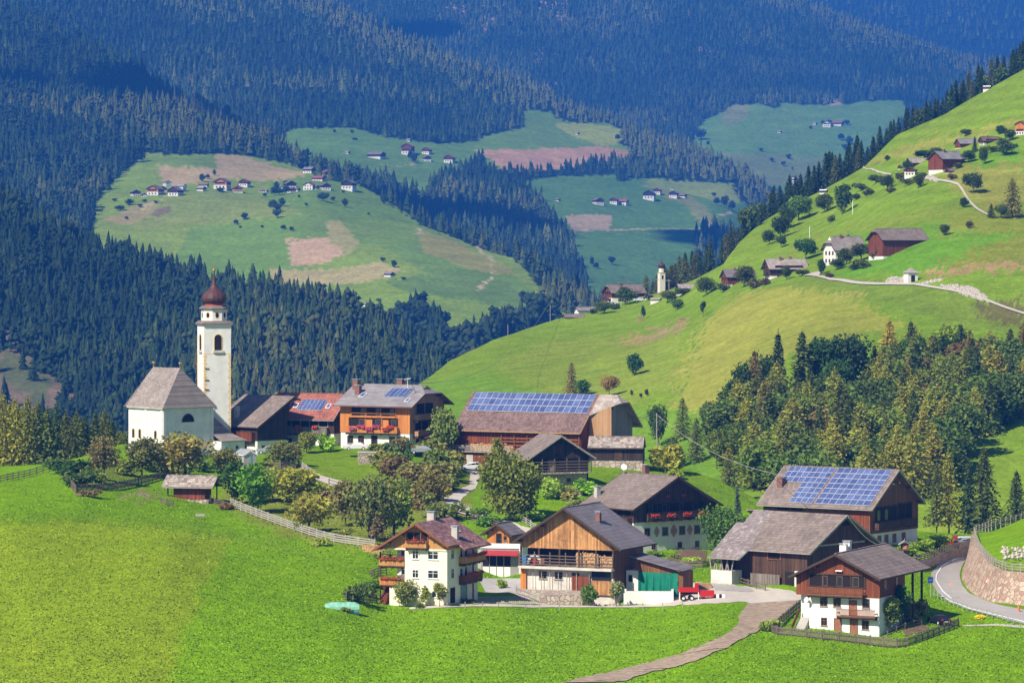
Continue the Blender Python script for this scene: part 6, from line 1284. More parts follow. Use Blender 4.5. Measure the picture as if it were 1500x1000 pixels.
fence('rail fence in the grass left of the long brown barn', A, [(1050,845),(1076,852),(1099,860),(1121,866)], 'fence', 1.0, 2, 3.0)
fence('low pale picket fence before the hay barn yard', A, [(756,868),(775,872),(794,876)], 'lightfence', 1.1, 2, 2.0, picket=True)
fence('small rail fence in the kitchen garden of the right-hand farmhouse', A, [(1300,934),(1318,926),(1334,920),(1350,916)], 'fence', .9, 2, 2.2)
fence('rail fence left of the little field hut', A, [(236,737),(246,740),(254,741)], 'fence', .9, 3, 1.5)
fence('rail fence right of the little field hut', A, [(314,738),(326,740),(340,744)], 'fence', .9, 3, 1.8)
fence('grey board fence left of the cream house', A, [(507,880),(530,880),(552,882)], 'fence', 1.3, 2, 1.8, picket=True)
fence('dark short rail fence in the grass left of the cream house balconies', A, [(543,846),(552,842),(566,842)], 'fence', 1.1, 3, 1.6)
p = A.p(548, 812); e = empty('firewood_stack', p, R(-18), 'long stack of split firewood in the grass behind the left eave of the cream house', 'firewood'); mb = MB(); mb.box(-1.9, 1.9, 0, .6, -.5, 1.2); mb.build('core', M['tanwood'], e); mb = MB()
for i in range(160): x = random.uniform(-1.85, 1.85); z = random.uniform(.0, 1.3); mb.box(x-.11, x+.11, -random.uniform(.02, .12), .2, z-.09, z+.09)
mb.build('logs', M['hay'], e)
# hairpin retaining wall with the mound on top
WB = [(1421,806,640),(1413,818,614),(1407,830,600),(1405,843,590),(1412,859,577),(1427,871,566),(1450,882,557),(1480,888,552),(1560,896,546),(1720,915,536)]
WT = [(1450,778,642),(1423,783,616),(1425,792,602),(1429,803,592),(1438,816,579),(1452,829,568),(1470,836,560),(1495,838,556),(1560,843,551),(1720,850,541)]
wb = [at(*q) for q in WB]; wt = [at(*q) for q in WT]
def densify(P, k=4):
    out = []
    for a, b in zip(P[:-1], P[1:]): out += [a.lerp(b, i/k) for i in range(k)]
    return out+[P[-1]]
wbd, wtd = densify(wb), densify(wt)
mb = MB()
for i in range(len(wbd)-1):
    a, b, c, d = wbd[i]-Vector((0,0,1.5)), wbd[i+1]-Vector((0,0,1.5)), wtd[i+1], wtd[i]; inn = Vector((.9, .9, 0))
    mb.hexa([a, b, b+inn, a+inn, d, c, c+inn*.7, d+inn*.7])
o = mb.build('retaining_wall', M['redstone']); tag(o, 'high curved reddish stone retaining wall inside the road bend', 'wall')
CR = [(1470,772,650),(1440,781,640),(1446,781,636),(1456,776,632),(1470,770,628),(1484,764,626),(1500,757,625),(1525,746,625),(1620,715,630),(1860,650,640)]
cr_ = densify([at(*q) for q in CR]); rows = []
for t in np.linspace(0, 1, 14): rows.append([wtd[i].lerp(cr_[i], t)+Vector((.4, .4, -.05+1.6*math.sin(t*math.pi)*.5)) for i in range(len(wtd))])
for q in (1, 2, 3): rows.append([v+Vector((4*q, 22*q, -5.*q)) for v in rows[13]])
V = np.array([[tuple(v) for v in r] for r in rows]); h_, w_ = V.shape[:2]; i = np.arange(h_-1)[:, None]*w_+np.arange(w_-1)[None]; T = np.stack([i, i+1, i+1+w_, i+w_], -1).reshape(-1, 4)
c_ = np.empty((h_*w_, 3)); c_[:] = GR
o = np_mesh('embankment', V.reshape(-1, 3), T, gmA, c_, smooth=True, quads=True); tag(o, kind='structure')
fence('brown rail fence on top of the curved stone wall', A, [tuple(v+Vector((.5,.5,0))) for v in [at(1500,762,640), at(1474,768,634), at(1450,772,628)]+wt[1:9]], 'greybeam', 1.2, 3, 2.1)
mb = MB(); P = [A.p(1340,836), A.p(1362,829), A.p(1385,822), A.p(1408,815), A.p(1440,806)]
for a, b in zip(P[:-1], P[1:]): mb.hexa([a-Vector((0,0,1)), b-Vector((0,0,1)), b+Vector((0,.5,-1)), a+Vector((0,.5,-1)), a+Vector((0,0,1.3)), b+Vector((0,0,1.5)), b+Vector((0,.5,1.5)), a+Vector((0,.5,1.3))])
tag(mb.build('stone_wall', M['stone']), 'low dark stone wall on the outer side of the road bend', 'wall')
fence('dark rail fence on the low wall at the outer road bend', A, [tuple(p+Vector((0,.6,1.2))) for p in P], 'fence', 1.2, 4, 2.2)
def rocks(name, label, spots, r, mat='stone', cat='boulders', kind='stuff'):
    mb = MB()
    for p in spots:
        q = r*random.uniform(.5, 1.3); V = []
        for d in ((1,0,0),(0,1,0),(-1,0,0),(0,-1,0),(0,0,1),(0,0,-1)): V.append(p+Vector(d)*q*random.uniform(.7, 1.2)+Vector((random.uniform(-.2,.2),)*3)*q)
        for a, b in ((0,1),(1,2),(2,3),(3,0)): mb.face([V[a], V[b], V[4]]); mb.face([V[b], V[a], V[5]])
    o = mb.build(name, M[mat]); return tag(o, label, cat, kind=kind)
M['palerock'] = mat_plain('pale limestone', (.50, .44, .39), .9, .4, 1.2)
def inq(poly, n, sheet, dz=0):
    P = np.array(poly); out = []
    while len(out) < n:
        a, b = random.uniform(P[:,0].min(), P[:,0].max()), random.uniform(P[:,1].min(), P[:,1].max())
        if inpoly(np.array([a]), np.array([b]), poly)[0]: out.append(sheet.p(a, b, dz))
    return out
rocks('boulders', 'slope of pale boulders above the hillside road', inq([(1378,421),(1400,420),(1425,424),(1445,436),(1448,444),(1420,438),(1395,430)], 560, B), .42, 'palerock')
rocks('boulders', 'pale boulders left of the little white chapel', inq([(1296,416),(1300,408),(1325,405),(1324,416)], 170, B), .42, 'palerock')
rocks('boulders', 'streak of pale stones right of the little white chapel', inq([(1345,418),(1360,414),(1380,411),(1382,413),(1350,420)], 80, B), .45, 'palerock')
rocks('boulders', 'boulder bank below the upper red-boarded farm', inq([(1348,256),(1360,256),(1376,262),(1374,266),(1352,262)], 110, B), .5, 'palerock')
rocks('boulders', 'pale boulders on the mound above the stone wall', [wt[7].lerp(at(1500,757,625), random.uniform(.14, .32))+Vector((random.uniform(-3, 3), 0, random.uniform(.7, 1.))) for i in range(90)], .33, 'palerock')
rocks('stone_heap', 'heap of stones and logs below the old blackened barn', inq([(825,722),(850,718),(853,726),(830,729)], 70, A), .35, 'stone')
# stone terrace under the hay barn
tt = [at(790, 871, 557), at(853, 871, 557)]; bb = [at(798, 866, 566), at(862, 866, 564)]
mb = MB(); z_ = tt[0].z; mb.hexa([Vector((tt[0].x,tt[0].y,z_-3)), Vector((tt[1].x,tt[1].y,z_-3)), Vector((bb[1].x,bb[1].y,z_-3)), Vector((bb[0].x,bb[0].y,z_-3)), Vector((tt[0].x,tt[0].y,z_)), Vector((tt[1].x,tt[1].y,z_)), Vector((bb[1].x,bb[1].y,z_)), Vector((bb[0].x,bb[0].y,z_))])
tag(mb.build('stone_terrace', M['stone']), 'rubble stone terrace wall under the front of the hay barn', 'wall')
rocks('stone_heap', 'heap of dark rubble between stone terrace and white pit wall', inq([(862,873),(905,871),(908,884),(866,884)], 90, A), .35, 'stone')
# planted stone bank right of the cream house
e = empty('planted_bank', A.p(735,880), 0, 'sloping bank of pale lattice stones beside the cream house', 'stone bank')
mb = MB(); c = A.p(735,880)
for r in range(5):
    for i in range(30):
        p = A.p(696+i*2.9+(r % 2)*1.4, 884-r*2.2)-c; mb.box(p.x-.1, p.x+.1, p.y-.15, p.y+.15, p.z-.2, p.z+.18)
mb.build('lattice_stones', M['palerock'], e)
mb = MB(); a = A.p(694,886); b = A.p(783,887); mb.hexa([a-c-Vector((0,0,.5)), b-c-Vector((0,0,.5)), b-c+Vector((0,.3,-.5)), a-c+Vector((0,.3,-.5)), a-c+Vector((0,0,.25)), b-c+Vector((0,0,.25)), b-c+Vector((0,.3,.25)), a-c+Vector((0,.3,.25))]); mb.build('kerb', M['concrete'], e)
# white pit wall
p = A.p(950, 885); e = empty('pit_wall', p, R(-3), 'low white concrete pit wall in front of the green tarpaulin', 'wall')
mb = MB(); mb.box(-3.7, 3.7, 0, .35, -1, 2.0); mb.box(-3.7, -3.35, .35, 4, -1, 2.0); mb.box(3.35, 3.7, .35, 4, -1, 2.0); mb.build('wall', M['plaster'], e); mb = MB(); mb.box(-3.3, 3.3, .4, 4, -1, 1.7); mb.build('filling', M['soil'], e)
# ------------------------------------------------------------ vehicles
def car(p, rz, label, paint_, estate=True, scale=1., group=None):
    e = empty('parked_car', p, rz, label, 'car', group); e.scale = (scale,)*3; L, W = 4.5, 1.75
    prof = [(-2.2,.35),(-2.25,.75),(-2.05,.92),(-1.0,1.0),(-.45,1.42),(1.5 if estate else .9,1.45),(2.1 if estate else 1.75,.98 if estate else 1.0),(2.22,.85),(2.22,.35)]
    mb = MB(); n = len(prof); hw = W/2
    for s_ in (-1, 1):
        q = [(x, s_*(hw-(.16 if z > 1.1 else 0)), z) for x, z in prof]; mb.face(q if s_ < 0 else q[::-1])
    for i in range(n):
        a, b = prof[i], prof[(i+1) % n]; ya = hw-(.16 if a[1] > 1.1 else 0); yb = hw-(.16 if b[1] > 1.1 else 0)
        mb.face([(a[0], ya, a[1]), (b[0], yb, b[1]), (b[0], -yb, b[1]), (a[0], -ya, a[1])])
    body = mb.build('body', paint_, e); mb = MB()
    for s_ in (-1, 1):
        y = s_*(hw-.06); xr = 1.8 if estate else 1.3
        for x0, x1 in ((-.75, .05), (.12, .85), (.92, xr)):
            mb.face([(x0, s_*(hw+.005), .98), (x1, s_*(hw+.005), .98), (min(x1, xr-.15), s_*(hw-.135), 1.36), (max(x0, -.42), s_*(hw-.135), 1.36)])
    mb.face([(-1.0,-.68,1.02),(-1.0,.68,1.02),(-.5,.6,1.40),(-.5,-.6,1.40)]); xr = (2.08, 1.55) if estate else (1.72, .95); mb.face([(xr[0]+.03,-.66,1.0),(xr[0]+.03,.66,1.0),(xr[1]+.04,.58,1.40),(xr[1]+.04,-.58,1.40)])
    mb.build('windows', M['glass'], e)
    for x in (-1.4, 1.35):
        for y in (-hw, hw):
            mb = MB(); mb.tube((x, y-.1, .32), (x, y+.1, .32), .32, n=14); wh = mb.build('wheel', M['tyre'], e); mb = MB(); mb.tube((x, y-.11, .32), (x, y+.11, .32), .19, n=10); mb.build('rim', M['alu'], wh)
    for y in (-.62, .62):
        mb = MB(); mb.box(-2.27, -2.1, y-.18, y+.18, .62, .78); mb.build('headlight', M['metal'], e)
        mb = MB(); mb.box(2.12, 2.25, y-.14, y+.14, .72, .95); mb.build('tail_light', M['red'], e)
    mb = MB(); mb.box(2.2, 2.26, -.26, .26, .5, .62); mb.build('number_plate', M['white'], e)
    return e
Pw = mat_plain('white car paint', (.75, .76, .78), .25, .04, 1, spec=.5); Pb = mat_plain('black car paint', (.015, .015, .018), .25, .1, 1, spec=.5); Pg = mat_plain('silver car paint', (.42, .45, .48), .3, .05, 1, spec=.5, metal=.3)
car(A.p(688, 689, .1), R(12), 'white estate car parked at the top of the gravel drive', Pw)
car(at(521, 659, 703), R(8), 'white car standing before the ground floor of the orange chalet', Pw, False)
car(at(393, 664, 703), R(5), 'silver car before the grey-roofed farmhouse by the church tower', Pg)
car(A.p(1376, 914, .05), R(-68), 'small black car seen from behind at the right-hand farmhouse porch', Pb, False, .92)
car(at(1412, 799, 655), R(15), 'silver-blue car parked beyond the road bend by the timber stacks', Pg)
car(at(616, 664, 700), R(10), 'silver car half hidden by shrubs below the orange chalet gable', Pg, False)
car(B.p(937, 446, .3), R(10), 'white car parked in front of the farm on the lower spur', Pw)
car(B.p(950, 443, .3), R(60), 'dark car parked right of the white one at the lower spur farm', Pb)
# red tipping trailer and red implement
p = A.p(1008, 880, .05); e = empty('trailer', p, R(4), 'red tipping trailer with front board parked beside the white pit wall', 'trailer'); e.scale = (.9, .9, .85); mb = MB(); mb.box(-1.6, 1.7, -.9, .9, 1.5, 2.2); mb.build('load_box', M['red'], e)
mb = MB(); mb.box(1.0, 1.6, -.9, -.8, 2.2, 3.1); mb.build('front_board', M['red'], e); mb = MB(); mb.box(-1.5, 2.4, -.4, .4, 1.1, 1.45); mb.build('chassis', M['tyre'], e)
for x in (-.9, .5):
    for y in (-.85, .85): mb = MB(); mb.tube((x, y-.15, .45), (x, y+.15, .45), .45, n=14); w__ = mb.build('wheel', M['tyre'], e); mb = MB(); mb.tube((x, y-.16, .45), (x, y+.16, .45), .22, n=10); mb.build('rim', M['white'], w__)
for x in (-1.5, 1.6): mb = MB(); mb.box(x-.06, x+.06, -.95, -.83, 0, 1.5); mb.build('prop', M['white'], e)
p = A.p(1037, 877, .05); e = empty('implement', p, R(2), 'low red farm implement right of the red trailer', 'farm machine'); mb = MB(); mb.box(-1.2, .9, -.5, .5, .3, 1.2); mb.build('frame', M['red'], e)
for i in range(4):
    mb = MB(); mb.lathe([(.05, -.05), (.32, -.02), (.32, .02), (.05, .05)], 12, (0, 0, 0)); d_ = mb.build('disc', M['white' if i % 2 else 'tyre'], e); d_.location = (1.0+i*.42, -.3, .35); d_.rotation_euler = (R(90), 0, 0)
p = A.p(1030, 862, .05); e = empty('timber_stack', p, R(-8), 'stack of sawn boards behind the red trailer', 'timber stack')
for i in range(7): mb = MB(); mb.box(-1.2+.05*i, 1.6-.1*i, -.5, .6, .12*i, .12*i+.1); mb.build('board', M['tanwood'], e)
# timber stacks beyond the bend
for k, (a, lab) in enumerate(((1386, 'left stack of timber under a pale cover beyond the road bend'), (1400, 'right stack of timber under a pale cover beyond the road bend'))):
    p = at(a, 802, 662-k*3); e = empty('timber_stack', p, R(5), lab, 'timber stack')
    for i in range(5): mb = MB(); mb.box(-2.2, 2.4, -.6, .6, .35*i, .35*i+.28); mb.build('board', M['tanwood'], e)
    mb = MB(); mb.box(-2.5, 2.7, -.9, .9, 1.8, 1.95); mb.build('cover', M['white'], e)
p = at(1392, 802, 645); e = empty('tractor', p, R(20), 'little red tractor between the timber stacks beyond the road bend', 'tractor'); mb = MB(); mb.box(-1.3, .2, -.4, .4, .6, 1.2); mb.build('bonnet', M['red'], e); mb = MB(); mb.box(.2, 1.2, -.5, .5, .8, 2.1); mb.build('cab', M['rooftin'], e)
for x, r in ((-.9, .4), (.8, .65)):
    for y in (-.7, .7): mb = MB(); mb.tube((x, y-.15, r), (x, y+.15, r), r, n=14); mb.build('wheel', M['tyre'], e)
# green covered roll, bench, parasols, white low wall, cellar
p = A.p(501, 893, .2); e = empty('covered_heap', p, R(4), 'low heap under a pale green sheet at the meadow edge left of the cream house', 'covered heap'); mb = MB(); n = 22
for i in range(n):
    for j in range(8):
        f_ = lambda i_, j_: (-2.4+4.8*i_/n, -.75*math.cos(math.pi*j_/8), (1.0+.03*math.sin(i_*1.7)+.03*math.sin(i_*.6+j_))*math.sin(math.pi*j_/8)*(1-.25*(abs(2*i_/n-1))**6)-.12)
        mb.face([f_(i, j), f_(i+1, j), f_(i+1, j+1), f_(i, j+1)])
mb.box(-2.35, 2.35, -.7, .7, -1.2, .02); mb.face([f_(0, j) for j in range(9)]); mb.face([f_(n, j) for j in reversed(range(9))])
mb.build('sheet', mat_plain('pale green sheet', (.22, .50, .38), .5, .3, 2, bmp=.6), e, smooth=True)
p = A.p(293, 760); e = empty('bench', p, R(3), 'small wooden bench alone in the meadow below the field hut', 'bench'); mb = MB(); mb.box(-.75, .75, -.2, .2, .45, .5); mb.build('seat', M['lightfence'], e); mb = MB(); mb.box(-.75, .75, .2, .25, .55, .85); mb.build('backrest', M['lightfence'], e)
for x in (-.65, .65): mb = MB(); mb.box(x-.05, x+.05, -.2, .25, -.2, .44); mb.build('leg', M['fence'], e)
for k, (a, b, lab) in enumerate(((298, 688, 'closed grey parasol left of its twin in the church garden'), (303, 690, 'closed grey parasol right of its twin in the church garden'))):
    p = A.p(a, b); e = empty('parasol', p, 0, lab, 'parasol'); mb = MB(); mb.tube((0,0,0), (0,0,.9), .03); mb.build('pole', M['metal'], e); mb = MB(); mb.lathe([(.06, .5), (.24, .6), (.18, 1.2), (.05, 1.9)], 8); mb.build('canopy', mat_plain('grey blue cloth', (.22, .25, .33), .8), e)
p = A.p(481, 737); e = empty('low_wall', p, R(-4), 'low whitewashed wall between the orchard trees', 'wall'); mb = MB(); mb.box(-2.6, 2.6, 0, .4, -1, .75); mb.build('wall', M['oldplaster'], e); mb = MB(); mb.box(-2.7, 2.7, -.05, .45, .752, .85); mb.build('coping', M['stone'], e)
p = A.p(546, 678); e = empty('earth_cellar', p, R(5), 'stone earth cellar dug into the grass bank under the orange chalet', 'cellar'); mb = MB(); mb.box(-2.6, 3.4, 0, 3, -1, 1.9); mb.build('wall', M['stone'], e); mb = MB(); mb.box(1.0, 2.0, -.05, 0, -.4, 1.4); mb.build('door', M['dark'], e); mb = MB(); mb.box(-2.7, 3.5, -.1, 3.1, 1.902, 2.05); mb.build('coping', M['palerock'], e)
# signs
def post(e, h_, r=.05, mat='metal'): mb = MB(); mb.tube((0,0,-.3), (0,0,h_), r); return mb.build('pole', M[mat], e)
p = A.p(1363, 874); e = empty('bus_stop_sign', p, R(-5), 'dark blue stop board on a pole at the road bend left', 'sign'); post(e, 3.1); mb = MB(); mb.box(-.4, .4, -.1, -.04, 2.2, 3.1); mb.build('board', mat_plain('dark blue sign', (.02, .05, .16), .4), e); mb = MB(); mb.box(-.28, .28, -.12, -.1, 2.55, 2.7); mb.build('panel', M['blue'], e)
p = at(1447, 862, 566); p.z -= 1.6; e = empty('warning_sign', p, R(-10), 'red-rimmed triangular warning sign before the stone wall', 'sign'); post(e, 3.4)
mb = MB(); mb.face([(-.55,-.08,2.5),(.55,-.08,2.5),(0,-.08,3.45)]); mb.face([(-.55,-.05,2.5),(0,-.05,3.45),(.55,-.05,2.5)]); bd = mb.build('border', M['red'], e); mb = MB(); mb.face([(-.38,-.1,2.6),(.38,-.1,2.6),(0,-.1,3.27)]); mb.build('plate', M['white'], e); mb = MB(); mb.box(-.05, .05, -.13, -.11, 2.8, 3.08); mb.box(-.05, .05, -.13, -.11, 2.66, 2.75); mb.build('symbol', M['tyre'], e)
p = A.p(1392, 876); e = empty('road_sign', p, R(-5), 'thin pole with small pale sign and orange rim at the guard fence', 'sign'); post(e, 2.2, .04); mb = MB(); mb.face([(0,-.08,1.75),(.3,-.08,2.3),(-.3,-.08,2.3)]); mb.build('plate', mat_plain('faded orange', (.70, .32, .16), .6), e)
p = A.p(1492, 896); e = empty('traffic_cone', p, 0, 'orange cone-shaped marker at the right picture edge by the road', 'marker'); mb = MB(); mb.lathe([(.42, 0), (.4, .06), (.28, .08), (.05, 1.2)], 10); mb.build('cone', mat_plain('dull orange', (.55, .20, .10), .7), e); mb = MB(); mb.box(-.5, .5, -.5, .5, -.1, .0); mb.build('base', M['tyre'], e)
p = A.p(1324, 810, .0); p = at(1325, 806, 596); e = empty('wayside_shrine', p, R(0), 'little roofed wooden shrine with red front between the two right-hand farm buildings', 'shrine'); mb = MB(); mb.box(-.55, .55, 0, .6, 0, 1.1); mb.build('case', M['redwood'], e); mb = MB(); slab(mb, [(-1.0,-.5,.95),(0,-.5,1.6),(0,.9,1.6),(-1.0,.9,.95)], .08); slab(mb, [(1.0,-.5,.95),(0,-.5,1.6),(0,.9,1.6),(1.0,.9,.95)], .08); mb.build('roof', M['greybeam'], e); mb = MB(); mb.tube((0,-.3,1.5), (0,-.3,2.0), .03); mb.build('cross', M['metal'], e); mb = MB(); mb.tube((0,.3,-2), (0,.3,0), .1); mb.build('post', M['beam'], e); mb = MB(); mb.box(-.3, .3, -.03, 0, .25, .85); mb.build('niche', M['fresco1'], e)
# ------------------------------------------------------------ poles and wires
def upole(p, h_, label, cross=True, mat='greybeam', r=.11):
    e = empty('utility_pole', p, 0, label, 'utility pole'); post(e, h_, r, mat)
    if cross: mb = MB(); mb.bar((-.8, 0, h_-.4), (.8, 0, h_-.4), .1); mb.build('crossarm', M[mat], e)
    return p+Vector((0, 0, h_-.3))
def wire(a, b, label, sag=1.5, r=.035):
    mb = MB(); n = 24
    for i in range(n):
        f_ = lambda t: a.lerp(b, t)-Vector((0, 0, 4*sag*t*(1-t)))
        mb.tube(f_(i/n), f_((i+1)/n), r, n=4, cap=False)
    o = mb.build('wire', M['lightfence']); tag(o, label, 'cable'); return o
w1 = upole(at(962, 652, 745), 6.4, 'wooden pole carrying the cable on the slope right of the shingled shed', False); wire(w1, at(1152, 697, 604), 'cable sagging from the slope pole down to the right solar barn', 2.0, .045); wire(w1, at(925, 612, 712), 'short cable from the slope pole to the long solar barn gable', .2)
w2 = at(598, 560, 712); u1 = upole(B.p(963, 436), 6., 'pole with white insulators before the farm on the lower spur'); u2 = upole(B.p(980, 432), 4.6, 'slanting pole right of the insulator pole near the small tower'); wire(u1, u2, 'cable between the two poles near the small tower', .3, .08); wire(w2, B.p(805, 470, 6), 'long cable rising from the orange chalet roof over the valley', 8, .05); wire(u1, B.p(905, 448, 5), 'cable from the insulator pole to the lower spur farm', .5, .06)
upole(B.p(806, 474), 6, 'pole on the meadow crest carrying the valley cable', False); upole(B.p(1186, 349), 4.2, 'pale pole on the hillside above the balconied farmhouse', False, 'white', .12); upole(B.p(1249, 313), 4.5, 'pale pole beside the tall hillside tree', False, 'white', .12); upole(B.p(744, 494), 4, 'short pole on the meadow crest above the orange chalet', False)
p = at(597, 566, 712); e = empty('antenna', p, 0, 'white antenna on the ridge of the orange chalet', 'antenna'); post(e, 1.6, .05, 'white'); mb = MB(); mb.bar((-.6, 0, 1.3), (.6, -.3, 1.55), .07); mb.build('boom', M['white'], e)
for k in range(4): mb = MB(); mb.bar((-.5+.33*k, -.3, 1.3+.06*k), (-.5+.33*k, .3, 1.5+.06*k), .05); mb.build('rod', M['white'], e)
# wooden boxes and small things on the hillside
for a, b, lab in ((938, 469, 'wooden feed box under the slim tree on the meadow'), (998, 470, 'wooden feed box near the brown strip of earth')):
    e = empty('feed_box', B.p(a, b), R(10), lab, 'box'); mb = MB(); mb.box(-.9, .9, -.7, .7, -.3, 1.1); mb.build('box', M['tanwood'], e); mb = MB(); mb.box(-1.0, 1.0, -.8, .8, 1.1, 1.2); mb.build('lid', M['greybeam'], e)
p = B.p(1334, 414); e = empty('chapel', p, R(20), 'tiny white wayside chapel with pyramid roof beside the hillside road', 'chapel'); mb = MB(); mb.box(-1.5, 1.5, -1.5, 1.5, -1, 2.6); mb.build('wall', M['plaster'], e); mb = MB(); frust(mb, 1.9, 2.6, .05, 4.0, (0, 0)); mb.build('roof', M['lightroof'], e); mb = MB(); mb.box(-.6, .6, -1.54, -1.5, 0, 1.9); mb.build('niche', M['dark'], e)
# ------------------------------------------------------------ farms on the hillside and hamlets beyond
def far_house(sheet, px, py, wpx, rz, label, W=None, L=None, ratio=1.2, hw=5., pitch=27, h1=2.6, lower='plaster', upper='darkwood', roof='slate', cat='house', group=None, wins=True, ref='fl', gal=True, hip=0, ov=.8, chim=1, name=None, hpx=None, red=False):
    if sheet is D: wpx *= 1.08
    elif sheet is not B: wpx *= 1.05
    s = F/float(sheet.Y(px, py)); c, sn = abs(math.cos(R(rz))), abs(math.sin(R(rz))); tot = wpx/s; W = W or tot/(c+sn*ratio); L = W*ratio; k = W/9.
    h = House(name or ('barn' if cat == 'barn' else 'farmhouse'), label, cat, sheet, px, py, rz, W, L, hw*k, pitch, ref, h1=h1*k, lower=lower, upper=upper, roof=roof, ov=ov*k, of=.8*k, ob=.6*k, hip=hip*k, base=4, t=.2*k)
    if wins:
        for f, S_ in (('f', W), ('l' if rz > 0 else 'r', L)):
            for i in range(3):
                h.win(f, S_*(i+.8)/3.6, .8*k, .95*k, 1.0*k, sill=False, bars=1)
                if not gal: h.win(f, S_*(i+.8)/3.6, 3.3*k, .95*k, 1.1*k, sill=False, bars=1, d=.1 if h1 < 3 else 0)
            if gal: h.loggia(f, S_*.12, S_*.88, 3.5*k, 4.6*k, .1, 'redbeam', 3)
    for i in range(chim): h.chimney(.5*k*(-1)**i, L*(.35+.3*i), .8*k, .8*k, 1.0*k)
    return h
HB = 'farms strung along the right-hand hillside'
far_house(B, 897, 447, 60, -70, 'grey-roofed farm with red balcony at the lower end of the right-hand spur', ratio=1.5, hw=4.4, pitch=32, h1=2.2, upper='redwood', hip=1.2, chim=2, ref='fr')
far_house(B, 892, 447, 16, -20, 'dark wing with gable on the left of the lower spur farm', ratio=1.0, upper='darkwood', chim=0, ref='fr')
far_house(B, 848, 462, 34, -70, 'white low building with pale roof left of the lower spur farm', ratio=1.6, hw=2.4, h1=9, upper=None, roof='sheet', wins=False, chim=0, cat='barn', ref='fr')
far_house(B, 829, 470, 30, -78, 'rounded grey roof just over the meadow crest, lowest of the spur farm', ratio=1.6, hw=1.4, roof='slate', wins=False, chim=0, cat='barn', upper='palewood', h1=.4, ref='fr')
far_house(B, 996, 433, 31, -78, 'small barn with pale grey roof right of the small onion-domed tower', ratio=1.4, hw=4.6, pitch=33, h1=1.2, roof='lightroof', upper='redwood', chim=0, cat='barn', ref='fr')
far_house(B, 1066, 420, 49, -76, 'farmhouse with violet-grey roof between two wide trees on the hillside', ratio=1.4, hw=5.0, pitch=32, h1=1.6, roof='violet', upper='redwood', chim=2, ref='fr')
far_house(B, 1129, 407, 62, -79, 'farmhouse with pale brown roof and two rows of balconies at the road yard', ratio=1.4, hw=3.9, pitch=33, roof='lightroof', upper='darkwood', h1=1.3, chim=2, ref='fr')
mh = far_house(B, 1224, 386, 60, -68, 'white hillside manor with steep grey hipped roof and tall chimneys', ratio=1.25, hw=5.4, pitch=42, h1=99, upper=None, gal=False, roof='shingle', chim=2, hip=2.5, ref='fr')
far_house(B, 1294, 382, 85, -66, 'big red-brown barn with grey roof standing right of the white manor', ratio=1.7, hw=6.2, pitch=34, h1=.9, upper='redwood', roof='slate', wins=False, chim=0, cat='barn', hip=1.5, ref='fr')
far_house(B, 1277, 376, 14, -60, 'low link building between white manor and big barn', ratio=1.2, hw=6, roof='lightroof', chim=0, wins=False, cat='barn', lower='plaster', upper=None, h1=99, ref='fr')
far_house(B, 1381, 252, 52, -56, 'upper barn with bright red-brown gable boards and broad grey roof', ratio=1.3, hw=5.8, pitch=33, h1=1., upper='redwood', roof='sheet', cat='barn', chim=1, wins=False, ref='fr')
far_house(B, 1335, 246, 34, -74, 'grey-roofed barn left of the red-gabled upper barn', ratio=1.5, hw=3.8, pitch=33, h1=.6, roof='lightroof', chim=0, wins=False, cat='barn', ref='fr')
far_house(B, 1340, 257, 19, -16, 'little white gabled house at the left end of the upper farm', ratio=1.0, hw=4.8, h1=3.4, roof='slate', chim=0, ref='fr')
far_house(B, 1320, 247, 11, -60, 'dark shed behind the little white gabled house', ratio=1.2, hw=4, h1=.2, wins=False, chim=0, cat='barn', ref='fr')
far_house(B, 1392, 253, 20, -60, 'low roofed cart shed leaning on the red-gabled upper barn', ratio=1.4, hw=2.4, h1=.4, wins=False, chim=0, cat='shed', name='shed', ref='fr')
far_house(B, 1407, 217, 36, -74, 'wide grey-roofed barn behind trees in the upper village', ratio=1.6, hw=3.6, pitch=34, h1=.6, roof='sheet', wins=False, chim=0, cat='barn', upper='redwood', ref='fr')
far_house(B, 1441, 212, 30, -74, 'house with violet-red roof right of the wide upper barn', ratio=1.5, hw=3.6, pitch=33, roof='browntile', chim=1, h1=2, ref='fr')
far_house(B, 1487, 197, 16, -50, 'pale-roofed white house near the right picture edge', ratio=1.2, hw=4, roof='lightroof', chim=0, gal=False, ref='fr')
far_house(B, 1501, 196, 24, -40, 'tall house with orange balconies cut by the right picture edge', ratio=1.2, hw=9, h1=3, upper='orangewood', roof='redtile', chim=0, ref='fr')
for a, b, wp, lab in ((1450, 129, 12, 'lone white-roofed hut on the skyline of the hillside'), (1210, 284, 12, 'white-roofed hut at the crest beside the conifers')):
    far_house(B, a, b, wp, 70, lab, ratio=1.4, hw=3.4, h1=.2, roof='metal', wins=False, chim=0, cat='hut', name='hut')
# small onion-domed tower
p = at(969, 427, 1375); e = empty('bell_tower', p, R(20), 'distant small white bell tower with red onion dome before dark conifers', 'bell tower'); e.scale = (.7, .7, .74); mb = MB(); mb.box(-1.5, 1.5, -1.5, 1.5, -2, 9.4); mb.build('shaft', M['cream'], e)
mb = MB(); mb.lathe([(1.45, 9.4), (1.45, 11.4)], 8, rot=R(22)); mb.build('drum', M['cream'], e); mb = MB(); mb.lathe([(1.2, 11.4), (1.1, 11.7), (1.9, 12.3), (2.0, 12.9), (1.3, 13.7), (.5, 14.3), (.15, 15.2), (.03, 17)], 12); mb.build('onion_dome', M['copper'], e)
mb = MB(); mb.box(-.5, .5, -1.56, -1.5, 6.2, 8.0); mb.build('belfry_opening', M['dark'], e); mb = MB(); mb.box(-1.7, 1.7, -1.7, 1.7, 9.2, 9.4); mb.build('cornice', M['ochre'], e)
